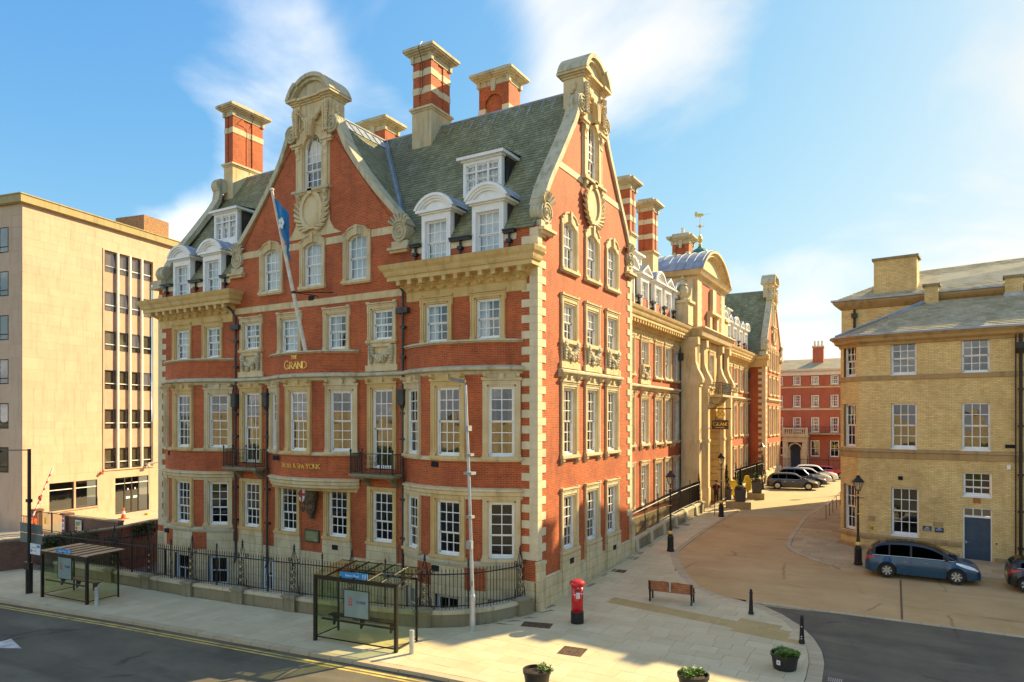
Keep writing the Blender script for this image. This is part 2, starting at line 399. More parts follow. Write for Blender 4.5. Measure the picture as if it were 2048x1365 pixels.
M_ROOM = plain('dim_room', (0.055, 0.042, 0.028), 0.9, 0, 0.5, 1.2)
M_NET = plain('net_curtain', (0.72, 0.74, 0.76), 0.9, 0, 0.1, 5)
M_DRAPE = plain('brown_drape', (0.17, 0.125, 0.06), 0.9, 0, 0.35, 5)
M_DARK = plain('dark_void', (0.012, 0.011, 0.010), 0.9)
M_TAR = tarmac('dark_asphalt', (0.17, 0.142, 0.085), (0.075, 0.064, 0.042), (0.27, 0.225, 0.14))
M_BROWN = tarmac('ochre_asphalt', (0.60, 0.39, 0.165), (0.44, 0.27, 0.10), (0.70, 0.50, 0.25))
M_YARD = tarmac('pale_asphalt', (0.46, 0.375, 0.205), (0.38, 0.30, 0.155), (0.55, 0.455, 0.27))
M_FLAG = paving('flagstone', (0.57, 0.47, 0.27), (0.65, 0.545, 0.33), (0.42, 0.335, 0.175), .4)
M_FLAG2 = paving('old_flagstone', (0.56, 0.415, 0.22), (0.43, 0.31, 0.155), (0.27, 0.19, 0.085), 0.55)
M_JOINT = plain('joint_mortar', (0.27, 0.22, 0.14), 0.95)
M_KERB = paving('kerb_granite', (0.56, 0.45, 0.27), (0.48, 0.38, 0.225), (0.32, 0.25, 0.14))
M_YLINE = plain('yellow_line', (0.62, 0.44, 0.10), 0.8, 0, 0.3, 2)
M_WLINE = plain('white_line', (0.62, 0.59, 0.50), 0.8, 0, 0.3, 2)
# ================================================================ ground
def sp_(t, k): return k * math.log1p(math.exp(t / k)) if t / k < 40 else t
def g(x, y):
    s = 0.05 * (sp_(y, 1.0) - sp_(y - 22, 2.0))
    return s + (0.015 * max(-30.0, min(0.0, x)) * (1 - min(1, max(0, (y - 1) / 2))))
def lerpf(pts):
    def f(t):
        if t <= pts[0][0]: return pts[0][1]
        for (a, b), (c, d) in zip(pts, pts[1:]):
            if t <= c: return b + (d - b) * (t - a) / (c - a)
        return pts[-1][1]
    return f
yk = lerpf([(-90, -16.5), (-30, -10.4), (-23, -9.65), (-14.4, -8.85), (-7.4, -8.35), (1.6, -7.75), (12, -7.2)])
kinv = lerpf([(-16.5, -90), (-10.4, -30), (-9.65, -23), (-8.85, -14.4), (-8.35, -7.4), (-7.75, 1.6), (-7.2, 9.6)])
PLZ = [(9.6, -7.2), (10.35, -6.2), (10.85, -4.6), (11.02, -2.4), (10.92, -0.6), (10.72, 0.55), (10.35, 1.7), (9.75, 2.9), (8.95, 3.95), (8.1, 4.75), (7.2, 5.05), (6.3, 5.35), (5.5, 5.9),
       (4.87, 6.6), (4.0, 8.1), (3.1, 10.0), (2.45, 11.8), (2.22, 12.6), (2.16, 15), (2.2, 20), (2.3, 26), (2.25, 30), (1.95, 36), (1.75, 42), (1.6, 52), (1.5, 76)]
xr = lerpf([(y, x) for x, y in PLZ])
WALL = [(-27.0, -5.35), (-22, -5.22), (-15.6, -5.15), (-9.4, -4.75), (-5.0, -4.45), (-3.6, -4.2), (-2.4, -3.75), (-1.45, -3.1), (-0.75, -2.2), (-0.3, -1.2), (-0.12, -0.55)]
ywl = lerpf(WALL)
xwl = lerpf([(y, x) for x, y in WALL])

def sheet(name, mat, rows, xs_fn, off, nx=24, kind='structure'):
    mb = MB()
    pr = None
    for y in rows:
        a, b = xs_fn(y)
        r = [(a + (b - a) * i / nx, y) for i in range(nx + 1)]
        r = [(x, y, g(x, y) + (off(x, y) if callable(off) else off)) for x, y in r]
        if pr:
            for i in range(nx): mb.face([pr[i], pr[i + 1], r[i + 1], r[i]])
        pr = r
    return mb.build(name, mat, kind=kind, smooth=True)
def frange(a, b, n): return [a + (b - a) * i / n for i in range(n + 1)]
# far ground to the horizon
mb = MB()
G0 = -2.4
mb.face([(-2500, -2500, G0), (2500, -2500, G0), (2500, 2500, G0), (-2500, 2500, G0)])
mb.build('ground', plain('far_ground', (0.14, 0.12, 0.07), 0.95, 0, 0.3, 0.05), kind='structure')
M_GRASS = plain('bank_grass', (0.075, 0.11, 0.025), 0.95, 0, 0.5, 0.6, 0.5, 20)
# grass bank and wall behind the camera, unseen: added for window reflections and bounce
mb = MB(); prev = None
for i in range(61):
    x = -90 + 3 * i; h = 3.6 + .8 * mnoise.noise(Vector((x * .06, 0, 0)))
    r = [(x, -46, -.3), (x, -52, h * .85), (x, -54.5, h), (x, -90, h + .5)]
    if prev:
        for k in range(3): mb.face([prev[k], prev[k + 1], r[k + 1], r[k]])
    prev = r
mb.build('unseen_grass_bank', M_GRASS, kind='structure', smooth=True)
cw = thing('unseen_city_wall', 'unseen pale limestone wall with battlements, added behind the camera for reflections and bounce light', 'city wall', (0, -55, 3))
mb = MB(); mb.box(-90, 90, -.8, .6, -1, 4.2); mb.build('wall_face', stained('limestone', (.62, .52, .34), (.22, .18, .10), (.50, .38, .18), joint=(.7, .32, .012), dirt=.6, rnd=0), cw)
mb = MB(); mb.box(-.9, .9, .1, .6, 4.2, 5.5); me_ = mb.mesh('merlon', bpy.data.materials['limestone'])
for i in range(60): link('merlon', me_, cw, (-88.5 + i * 3.0, 0, 0))
road_off = lambda x, y: -0.12 + 0.075 * min(1, max(0, (x - 9.0) / 1.5)) * min(1, max(0, (y + 8) / 3))
sheet('road', M_TAR, frange(-46.2, -5.65, 30) + frange(-5.64, 5.12, 12), lambda y: (-90, 60) if y < -5.6 else (-.3, 60), road_off, 75)
sheet('side_road', M_BROWN, frange(5.36, 26.6, 24), lambda y: (1.0, 60), -0.045, 60)
sheet('parking_yard', M_YARD, frange(26.6, 71, 30), lambda y: (1.0, 40), -0.045, 24)
# setts strip between the two surfaces: single kerb setts
kerb_me = {}
def stones(parent, name, pts, step, w, h, mat, off=0.0, inset=0.012, limit=300):
    """row of separate kerb stones along a polyline, the stone to the left of the walk"""
    P = [Vector((p[0], p[1])) for p in pts]; cum = [0]
    for a, b in zip(P, P[1:]): cum.append(cum[-1] + (b - a).length)
    def at(s):
        for i in range(len(P) - 1):
            if s <= cum[i + 1] or i == len(P) - 2:
                t = (s - cum[i]) / max(1e-6, cum[i + 1] - cum[i]); return P[i].lerp(P[i + 1], t), (P[i + 1] - P[i]).normalized()
    n = max(1, int(cum[-1] / step)); st = cum[-1] / n
    for i in range(n):
        a, d1 = at(i * st + inset); b, d2 = at((i + 1) * st - inset)
        n1 = Vector((-d1.y, d1.x)); n2 = Vector((-d2.y, d2.x))
        q = [a, b, b + n2 * w, a + n1 * w]; m = (q[0] + q[1] + q[2] + q[3]) / 4
        j = random.uniform(-.004, .004)
        mb = MB(); top = [(p.x - m.x, p.y - m.y, g(p.x, p.y) + off + j - g(m.x, m.y)) for p in q]
        bot = [(x, y, z - h) for x, y, z in top]
        ins = [(x * 0.985, y * (0.985), z) for x, y, z in top]
        mb.add(bot + top, [(4, 5, 6, 7), (0, 1, 5, 4), (1, 2, 6, 5), (2, 3, 7, 6), (3, 0, 4, 7)])
        mb.build(name, mat, parent, (m.x, m.y, g(m.x, m.y)))
def slab(mb, q, th=0.05, gap=0.0042):
    m = (sum(p[0] for p in q) / 4, sum(p[1] for p in q) / 4)
    dz = random.uniform(-.003, .003); tx = random.uniform(-.003, .003); ty = random.uniform(-.003, .003)
    top = []
    for x, y in q:
        dx, dy = m[0] - x, m[1] - y; L = max(1e-3, sqrt(dx * dx + dy * dy)); k = min(0.4, gap * 1.5 / L)
        x2, y2 = x + dx * k, y + dy * k
        top.append((x2, y2, g(x2, y2) + dz + tx * (x2 - m[0]) + ty * (y2 - m[1])))
    bot = [(x, y, z - th) for x, y, z in top]
    mb.add(bot + top, [(4, 5, 6, 7), (0, 1, 5, 4), (1, 2, 6, 5), (2, 3, 7, 6), (3, 0, 4, 7)])
def area(q): return abs(sum(q[i][0] * q[(i + 1) % 4][1] - q[(i + 1) % 4][0] * q[i][1] for i in range(4))) / 2
CAMR = (cos(radians(30.1)), sin(radians(30.1))); CAMF = (-sin(radians(30.1)), cos(radians(30.1)))
def proj(x, y, z):
    dx, dy = x - CAMP.x, y - CAMP.y
    d = dx * CAMF[0] + dy * CAMF[1]
    if d < 0.5: return (-9e9, -9e9, d)
    return (1024 + 1365 * (dx * CAMR[0] + dy * CAMR[1]) / d, 838 - 1365 * (z - 8) / d, d)
def lay(parent, quads, mat, name='paving_slab', limit=300, hero_mat=None):
    """the largest slabs in view become single objects, the others one joined part"""
    sc = []
    for q in quads:
        A = area(q)
        if A < 0.02: continue
        mx, my = sum(p[0] for p in q) / 4, sum(p[1] for p in q) / 4
        u, v, d = proj(mx, my, g(mx, my))
        vis = -30 < u < 2078 and v < 1400
        sc.append(((A / (d * d * d) if vis and d > 0 else 0), q))
    sc.sort(key=lambda t: -t[0])
    for s_, q in sc[:limit]:
        mx, my = sum(p[0] for p in q) / 4, sum(p[1] for p in q) / 4
        mb = MB(); slab(mb, q); z = g(mx, my)
        mb.v = [(x - mx, y - my, w - z) for x, y, w in mb.v]
        mb.build(name, mat, parent, (mx, my, z))
    if sc[limit:]:
        mb = MB()
        for s_, q in sc[limit:]: slab(mb, q)
        mb.build('paving_slabs', mat, parent, kind='stuff')
# main pavement base
def pav_span(y):
    if y < -4.44:
        if y < -5.35: a = -60
        else: a = xwl(y)
    else: a = max(-0.3, -0.3) if y > -0.55 else xwl(y)
    b = kinv(y) if y < -7.2 else xr(y)
    if y < -7.2: a = -60; b = kinv(y)
    return (min(a, b - 0.01), b)
rows = frange(-13.2, -5.36, 26) + frange(-5.34, 12, 50) + frange(12.5, 76, 40)
pav = sheet('pavement', M_JOINT, rows, pav_span, -0.03, 40)
quads = []
B = 0.46                                               # border of kerb setts on the plaza side
def clampq(x0, x1, y0, y1):
    q = []
    for (x, y) in ((x0, y0), (x1, y0), (x1, y1), (x0, y1)):
        if y < -7.2 or x < 9.6: y = max(y, yk(x) + 0.30)
        if x < -0.1: y = min(y, ywl(x) - 0.02)
        if y > -7.3: x = min(x, xr(y) - (B if y < 12.6 else 0.2))
        if y > -0.3: x = max(x, 0.02)
        q.append((x, y))
    return q
x = -38.0
while x < -1.2:
    w = random.choice((.55, .6, .65)); y = -11.5 + random.uniform(0, .7)
    w = min(w, -1.2 - x) if -1.2 - x < .75 else w
    while y < -0.4:
        h = random.choice((0.62, 0.75, 0.9, 0.9, 1.05)); q = clampq(x, x + w, y, y + h)
        if area(q) > 0.04: quads.append(q)
        y += h
    x += w
y = -13.2; ri = 0
while y < 56:
    h = 0.62; x = -1.2; first = random.uniform(.3, .9)
    if y > -0.5: x = -0.2 + random.uniform(-.5, 0)
    lim = 11.2 if y < 12 else 2.5
    while x < lim:
        w = random.choice((0.62, 0.75, 0.9, 0.9, 1.05)) if not first else first
        first = 0; q = clampq(x, x + w, y, y + h)
        if area(q) > 0.04: quads.append(q)
        x += w
    y += h
lay(pav, quads, M_FLAG)
stones(pav, 'kerb_stone', [(x, yk(x)) for x in frange(-38, 9.4, 60)], 0.92, 0.28, 0.2, M_KERB)
stones(pav, 'border_sett', [p for p in PLZ if p[1] < 13], 0.235, 0.44, 0.12, M_KERB, 0.0, 0.006)
stones(pav, 'kerb_stone', [p for p in PLZ if p[1] > 12.4 and p[1] < 60], 0.92, 0.18, 0.12, M_KERB, 0.0)
stones(pav, 'sett', [(7.3, 5.12), (13, 5.14), (24, 5.0)], 0.62, 0.22, 0.1, M_KERB, -0.035, 0.008)
# right-hand pavement in front of the yellow building
RK = [(7.6, 40), (7.25, 32), (6.95, 27), (7.1, 21), (7.1, 18.6), (7.25, 16.6), (7.6, 15.3), (8.3, 14.4), (9.0, 13.5), (9.9, 12.85), (11.2, 12.55), (12.2, 12.9), (13.2, 13.25), (18, 13.25), (30, 13.0)]
rkx = lerpf([(-y, x) for x, y in RK[:11]])
def rp_span(y):
    a = rkx(-y) if y > 12.56 else 11.2
    return (a, 60)
pavr = sheet('right_pavement', M_JOINT, frange(13.25, 40, 40), rp_span, -0.03, 30)
quads = []
y = 12.6; k = 0
while y < 40:
    h = random.uniform(0.6, 0.95); x = 6.5 + random.uniform(0, .8)
    while x < (24 if y < 16.8 else 11):
        w = random.uniform(0.6, 1.35)
        q = []
        for (a, b) in ((x, y), (x + w, y), (x + w, y + h), (x, y + h)):
            a = max(a, rkx(-b) + 0.26)
            if a > 11.2: b = max(b, 13.52 if a > 13 else 13.0)
            q.append((a, b))
        if area(q) > 0.05: quads.append(q)
        x += w
    y += h
lay(pavr, quads, M_FLAG2, 'old_flagstone', 260)
stones(pavr, 'kerb_stone', RK, 0.8, 0.24, 0.12, M_KERB, 0.0)
# double yellow line, arrow, tactile strips and manhole covers
mb = MB()
for off_ in (-0.32, -0.52):
    xs = frange(-40, 12, 60)
    for a, b in zip(xs, xs[1:]):
        mb.face([(a, yk(a) + off_ - .05, g(a, -9) - .114), (b, yk(b) + off_ - .05, g(b, -9) - .114), (b, yk(b) + off_ + .05, g(b, -9) - .114), (a, yk(a) + off_ + .05, g(a, -9) - .114)])
mb.build('double_yellow_line', M_YLINE, kind='structure')
mb = MB(); AX, AY, dirx = -14.55, -12.5, Vector((0.995, 0.10))
def apt(a, b): p = Vector((AX, AY)) + dirx * a + Vector((-dirx.y, dirx.x)) * b; return (p.x, p.y, g(p.x, p.y) - .115)
mb.face([apt(0, 0), apt(-1.6, .55), apt(-1.6, .12), apt(-1.6, -.12), apt(-1.6, -.55)])
mb.face([apt(-1.6, -.12), apt(-1.6, .12), apt(-4.5, .12), apt(-4.5, -.12)])
mb.build('lane_arrow', M_WLINE, kind='structure')
# tarmac joint across the ochre road
mb = MB(); mb.face([(13.05, 5.4, .245), (13.12, 5.4, .245), (13.02, 11.4, .535), (12.95, 11.4, .535)])
mb.build('road_joint', plain('joint_tar', (0.16, 0.09, 0.04), .9), kind='structure')
# tactile paving: ribbed slabs
M_TACT = paving('tactile_slab', (0.58, 0.43, 0.19), (0.52, 0.38, 0.165), (0.40, 0.28, 0.12))
def tact(c, d, w, h):
    d = Vector(d).normalized(); n = Vector((-d.y, d.x)); mb = MB(); c = Vector(c)
    q = [c - d * w / 2 - n * h / 2, c + d * w / 2 - n * h / 2, c + d * w / 2 + n * h / 2, c - d * w / 2 + n * h / 2]
    slab(mb, [(p.x, p.y) for p in q], 0.03, 0.004)
    mb.v = [(x, y, z + .006) for x, y, z in mb.v]
    for i in range(7):
        t = -h / 2 + (i + .5) * h / 7
        a = c - d * (w / 2 - .02) + n * t; b = c + d * (w / 2 - .02) + n * t
        mb.bar((a.x, a.y, g(a.x, a.y) + .008), (b.x, b.y, g(b.x, b.y) + .008), .028, .014)
    mb.build('tactile_slab', M_TACT, pav)
d_ = (7.1, -1.1)
for i in range(17):
    for k in range(2):
        if i < 15: tact((2.3 + i * .40, 2.55 - i * .062 + k * .40), d_, .40, .39)
for i in range(7):
    for k in range(4): 
        px, py = 7.75 + i * .4, 1.75 - i * .06 + k * .40 - .4
        if px < xr(py) - .75: tact((px, py), d_, .40, .39)
for i in range(6):
    for k in range(2): tact((7.75 + i * .4, 20.6 + k * .4), (1, 0), .40, .39)
M_MANH = plain('rust_iron', (0.16, 0.095, 0.06), 0.7, 0.4, 0.3, 6)
def cover(label, c, d, w, h, nx, ny):
    d = Vector(d).normalized(); n = Vector((-d.y, d.x)); c = Vector(c); t = thing('manhole_cover', label, 'manhole cover', (c.x, c.y, g(c.x, c.y)), 0, 'cast covers set in the paving')
    mb = MB(); L = lambda a, b, z: tuple(d * a + n * b) + (g(*(c + d * a + n * b)) - g(c.x, c.y) + z,)
    mb.add([L(a, b, z) for z in (-.02, .008) for a, b in ((-w/2, -h/2), (w/2, -h/2), (w/2, h/2), (-w/2, h/2))], [(4, 5, 6, 7), (0, 1, 5, 4), (1, 2, 6, 5), (2, 3, 7, 6), (3, 0, 4, 7)])
    mb.build('frame', M_MANH, t); mb = MB()
    for i in range(nx):
        for j in range(ny):
            a = -w/2 + (i + .5) * w/nx; b = -h/2 + (j + .5) * h/ny; p = w/nx*.34; q = h/ny*.34
            mb.add([L(x_, y_, z) for z in (.006, .016) for x_, y_ in ((a-p, b-q), (a+p, b-q), (a+p, b+q), (a-p, b+q))], [(4, 5, 6, 7), (0, 1, 5, 4), (1, 2, 6, 5), (2, 3, 7, 6), (3, 0, 4, 7)])
    mb.build('tread_pattern', M_MANH, t)
cover('rusty chequered cover in the pavement at the foot of the curved wall', (0.85, -1.65), (1, .25), 1.15, .62, 12, 6)
cover('rusty double cover in the sunlit paving in front of the red pillar box', (3.3, -3.65), (1, .12), .85, .85, 8, 8)
cover('small rust-brown cover beside the hotel side wall', (0.75, 7.3), (1, 0), .7, .5, 7, 5)
cover('rust-brown cover just behind the wooden bench', (3.6, 6.0), (1, -.1), .95, .6, 9, 5)
tg = thing('road_gully', 'ribbed drain grate in the dark asphalt at the lower right edge of the plaza', 'drain grate', (11.35, -1.9, g(11.35, -1.9) - .045))
mb = MB(); mb.box(-.23, .23, -.2, .2, -.02, .006); mb.build('frame', M_MANH, tg); mb = MB()
for i in range(7): mb.box(-.2 + i * .06, -.17 + i * .06, -.17, .17, .004, .016)
mb.build('grating', plain('worn_steel', (.42, .4, .36), .5, .6), tg)
# ================================================================ the hotel
hotel = thing('hotel', 'large red brick hotel with stone trimmed gables, striped chimneys and green slate roofs', 'hotel', (0, 0, 0))
FRONT = (lambda u, o, z: (u, -o, z)); SIDE = (lambda u, o, z: (o, u, z))
RX = -1.7
RANGE = (lambda u, o, z: (RX + o, u, z))
def wallpanel(mb, fn, zs, L, R, holes=()):
    Lf = L if callable(L) else (lambda z: L); Rf = R if callable(R) else (lambda z: R)
    Z = sorted(set(list(zs) + [h[2] for h in holes if zs[0] < h[2] < zs[-1]] + [h[3] for h in holes if zs[0] < h[3] < zs[-1]]))
    for z0, z1 in zip(Z, Z[1:]):
        if z1 - z0 < 1e-4: continue
        zm = (z0 + z1) / 2
        hs = sorted([h for h in holes if h[2] < zm < h[3]])
        l0, l1 = Lf(z0), Lf(z1)
        for h in hs:
            if h[1] <= max(l0, l1) or h[0] >= min(Rf(z0), Rf(z1)): continue
            if h[0] > l0 + 1e-4: mb.face([fn(l0, 0, z0), fn(h[0], 0, z0), fn(h[0], 0, z1), fn(l1, 0, z1)])
            l0 = l1 = h[1]
        if Rf(z0) > l0 + 1e-4: mb.face([fn(l0, 0, z0), fn(Rf(z0), 0, z0), fn(Rf(z1), 0, z1), fn(l1, 0, z1)])
def fbox(mb, fn, u0, u1, o0, o1, z0, z1):
    a = fn(u0, o0, z0); b = fn(u1, o1, z1); mb.box(a[0], b[0], a[1], b[1], a[2], b[2])

# ---- windows -------------------------------------------------------------
WC = {}
def archf(w, h, r):
    if not r: return lambda x: h
    hw = w / 2; Rr = (hw * hw + r * r) / (2 * r)
    return lambda x: h - r + sqrt(max(0, Rr * Rr - min(x * x, hw * hw))) - (Rr - r)
def win_mesh(w, h, cols, rt, rb, arch, fw=0.065, mt=0.037, hole_open=0.0):
    key = ('w', round(w, 2), round(h, 2), cols, rt, rb, round(arch, 2), fw)
    if key in WC: return WC[key]
    mb = MB(); hw = w / 2; A = archf(w, h, arch); Ai = archf(w - 2 * fw, h - fw, arch * (w - 2 * fw) / w)
    sp = h - arch
    mb.box(-hw, -hw + fw, .08, .25, 0, sp); mb.box(hw - fw, hw, .08, .25, 0, sp)
    mb.box(-hw + fw, hw - fw, .06, .25, 0, .075)
    if arch:
        xs = [-hw + w * i / 12 for i in range(13)]; xi = [(-hw + fw) + (w - 2 * fw) * i / 12 for i in range(13)]
        for i in range(12):
            a, b, c, d = (xs[i], A(xs[i])), (xs[i + 1], A(xs[i + 1])), (xi[i + 1], Ai(xi[i + 1])), (xi[i], Ai(xi[i]))
            mb.prism([a, b, c, d], lambda p, q, t: (p, t, q), .08, .25)
    else: mb.box(-hw + fw, hw - fw, .08, .25, h - fw, h)
    z0 = .075; z1 = (h - fw) if not arch else sp - .02
    zm = z0 + (z1 + (arch * .5 if arch else 0) - z0) * rb / (rt + rb)
    x0, x1 = -hw + fw, hw - fw; ss = .045
    # lower sash (inner), upper sash (outer)
    panes = []
    for (a, b, rows, y, up) in ((z0, zm, rb, .185, False), (zm, z1, rt, .135, True)):
        if rows == 0: continue
        mb.box(x0, x0 + ss, y - .02, y + .02, a, b if not (arch and up) else sp); mb.box(x1 - ss, x1, y - .02, y + .02, a, b if not (arch and up) else sp)
        mb.box(x0, x1, y - .02, y + .02, a, a + (.075 if not up else .04))
        if not (arch and up): mb.box(x0, x1, y - .02, y + .02, b - .045, b)
        ga = a + (.075 if not up else .04); gb = b - .045 if not (arch and up) else z1
        px = [x0 + ss + (x1 - x0 - 2 * ss) * i / cols for i in range(cols + 1)]
        pz = [ga + (gb - ga) * i / rows for i in range(rows + 1)]
        for i in range(1, cols):
            top = gb if not (arch and up) else Ai(px[i])
            mb.box(px[i] - mt / 2, px[i] + mt / 2, y - .016, y + .016, ga, top)
        for j in range(1, rows): mb.box(px[0], px[-1], y - .014, y + .014, pz[j] - mt / 2, pz[j] + mt / 2)
        for i in range(cols):
            for j in range(rows):
                if arch and up and j == rows - 1:
                    xa, xb = px[i], px[i + 1]; xm = (xa + xb) / 2
                    panes.append([(xa, y, pz[j]), (xb, y, pz[j]), (xb, y, Ai(xb)), (xm, y, Ai(xm)), (xa, y, Ai(xa))])
                else: panes.append([(px[i], y, pz[j]), (px[i + 1], y, pz[j]), (px[i + 1], y, pz[j + 1]), (px[i], y, pz[j + 1])])
    me = mb.mesh('window', M_WHITE)
    pm = []
    pc = {}
    for p in panes:
        cx = sum(q[0] for q in p) / len(p); cz = sum(q[2] for q in p) / len(p)
        m2 = MB(); m2.face([(q[0] - cx, 0, q[2] - cz) for q in p])
        k2 = tuple(round(v, 3) for q in m2.v for v in q)
        if k2 not in pc: pc[k2] = m2.mesh('pane', M_GLASS)
        pm.append((pc[k2], (cx, p[0][1], cz)))
    WC[key] = (me, panes, pm)
    return WC[key]
def curtain_mesh(w, h, style):
    key = ('c', round(w, 2), round(h, 2), style)
    if key in WC: return WC[key]
    mb = MB(); hw = w / 2 - .03
    def sheetc(xa, xb, za, zb, n, amp):
        pts = [(xa + (xb - xa) * i / n, .34 + amp * sin(i * 1.9) + amp * .6 * sin(i * .8)) for i in range(n + 1)]
        for (x, y), (x2, y2) in zip(pts, pts[1:]): mb.face([(x, y, za), (x2, y2, za), (x2, y2, zb), (x, y, zb)])
    mat = M_NET
    if style == 'net': sheetc(-hw, hw, .05, h, 26, .025)
    elif style == 'halfnet': sheetc(-hw, -hw * .2, .05, h, 14, .025); sheetc(hw * .55, hw, .05, h, 8, .025)
    elif style == 'sides': sheetc(-hw, -hw * .45, 0, h, 10, .04); sheetc(hw * .45, hw, 0, h, 10, .04); mat = M_DRAPE
    elif style == 'drape': sheetc(-hw, hw, 0, h, 30, .04); mat = M_DRAPE
    elif style == 'blind': sheetc(-hw, hw, h * .55, h, 2, 0); mat = M_CREAM
    WC[key] = mb.mesh('curtain', mat)
    return WC[key]
PANES = {}
def window(bld, x, y, z, rz, w, h, cols, rt, rb, arch=0.0, curtain='none', sur=None, sill=True, name='window', room=True, room_mb=None, lim=300, pool=None, fw=.085):
    me, panes, pm = win_mesh(w, h, cols, rt, rb, arch, fw)
    o = link(name, me, bld, (x, y, z), rz)
    k = bld.name; PANES.setdefault(k, 0)
    if PANES[k] + len(pm) <= lim:
        for m, p in pm: link('pane', m, o, p, (radians(random.uniform(-.5, .5)), 0, radians(random.uniform(-.7, .7))))
        PANES[k] += len(pm)
    else:
        Mx = Matrix.Translation((x, y, z)) @ Matrix.Rotation(rz, 4, 'Z')
        for p in panes: pool.face([Mx @ Vector(q) for q in p])
    if curtain != 'none': link('curtain', curtain_mesh(w, h, curtain), o)
    if sur: link('surround', surround_mesh(w, h, arch, **sur), o)
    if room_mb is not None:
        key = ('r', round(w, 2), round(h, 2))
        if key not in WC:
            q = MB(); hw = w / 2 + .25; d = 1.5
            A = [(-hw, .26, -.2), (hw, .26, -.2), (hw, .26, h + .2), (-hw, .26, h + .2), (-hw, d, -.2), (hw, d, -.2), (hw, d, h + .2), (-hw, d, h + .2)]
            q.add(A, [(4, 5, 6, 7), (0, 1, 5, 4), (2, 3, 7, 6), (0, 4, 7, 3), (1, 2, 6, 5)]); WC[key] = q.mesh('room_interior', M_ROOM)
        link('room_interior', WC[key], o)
    return o
def surround_mesh(w, h, arch=0.0, side=.24, top=.26, ears=True, head=0.0, sill=True, brackets=False, apron=0.0, mat=None, proud=.07, cap=True):
    key = ('s', round(w, 2), round(h, 2), round(arch, 2), side, top, ears, round(head, 2), sill, brackets, round(apron, 2), mat.name if mat else '', proud, cap)
    if key in WC: return WC[key]
    mb = MB(); hw = w / 2 - .02; p = proud
    sp = h - arch
    for s in (-1, 1):
        mb.box(s * (hw + .075), s * (hw + side), -p, .1, 0, sp if arch else h + top)
        mb.box(s * hw, s * (hw + .075), -p * .45, .1, 0, sp if arch else h - .02)
        mb.box(s * (hw + side - .06), s * (hw + side), -p - .025, -p, 0, (sp if arch else h + top - .03))
        if ears and not arch:
            mb.box(s * (hw + side), s * (hw + side + .05), -p - .003, .05, h - .12, h + top - .002)
        if sill: mb.box(s * (hw + .02), s * (hw + side + .02), -p - .04, 0, -.001, .14)
    if not arch:
        mb.box(-hw - .075, hw + .075, -p + .002, .1, h + .055, h + top - .002)
        mb.box(-hw, hw, -p * .45, .1, h - .02, h + .055)
        mb.box(-hw - side + .02, hw + side - .02, -p - .027, -p, h + top - .08, h + top - .02)
        if cap:
            mb.box(-hw - side - .05, hw + side + .05, -p - .07, .02, h + top, h + top + .06)
            for s in (-1, 1): mb.box(s * (hw + side + .06), s * (hw + side - .14), -p - .075, .02, h + top + .06, h + top + .11)
        if head:
            mb.box(-hw - side + .03, hw + side - .03, -.04, .05, h + top + .06, h + top + head)
            mb.box(-.1, .1, -.15, .05, h + top + .06, h + top + head)
            for s in (-1, 1): mb.prism([(-.04, h + top + head), (-.30, h + top + head), (-.26, h + top + head - .12), (-.12, h + top + .12), (-.04, h + top + .1)], lambda a, b, t: (t, a, b), s * (hw + side - .16), s * (hw + side - .03))
    else:
        A = archf(w - .04, h - .02, arch); n = 12
        xs = [-hw + 2 * hw * i / n for i in range(n + 1)]
        def outp(i):
            t = i / n; x = -hw - side + (2 * (hw + side)) * t
            e = .35
            if arch > .5: return (x, h + top - (abs(x) / (hw + side)) ** 2.2 * (arch * .85))
            return (x, h + top * .55 + (top * .45) * (1 - min(1, (abs(x) / (hw + side * .3))) ** 2) if abs(x) < hw + side * .3 else h + top * .25)
        O = [outp(i) for i in range(n + 1)]
        for i in range(n):
            a, b = (xs[i], A(xs[i])), (xs[i + 1], A(xs[i + 1]))
            mb.prism([a, b, O[i + 1], O[i]], lambda q, r, t: (q, t, r), -p, .1)
            mb.prism([(O[i][0], O[i][1] - .07), (O[i + 1][0], O[i + 1][1] - .07), O[i + 1], O[i]], lambda q, r, t: (q, t, r), -p - .05, -p)
        for s in (-1, 1):
            mb.prism([(s * hw, sp), (s * (hw + side), sp), O[0 if s < 0 else n]], lambda q, r, t: (q, t, r), -p, .1)
        mb.prism([(-.07, h - .05), (.07, h - .05), (.11, h + top + .02), (-.11, h + top + .02)], lambda q, r, t: (q, t, r), -p - .09, .02)
    if sill:
        mb.box(-hw - side - .07, hw + side + .07, -p - .1, .09, -.13, -.001)
        mb.box(-hw - side - .03, hw + side + .03, -p - .05, .05, -.19, -.13)
        if brackets:
            for s in (-1, 1):
                mb.prism([(0, -.19), (-p - .1, -.19), (-p - .08, -.27), (-p * .4, -.42), (0, -.46)], lambda a, b, t: (t, a, b), s * (hw + side - .18), s * (hw + side + .01))
    if apron: mb.box(-hw - side, hw + side, -.05, .02, -.19 - apron, -.19)
    me = mb.mesh('surround', mat or M_STONE)
    WC[key] = me
    return me

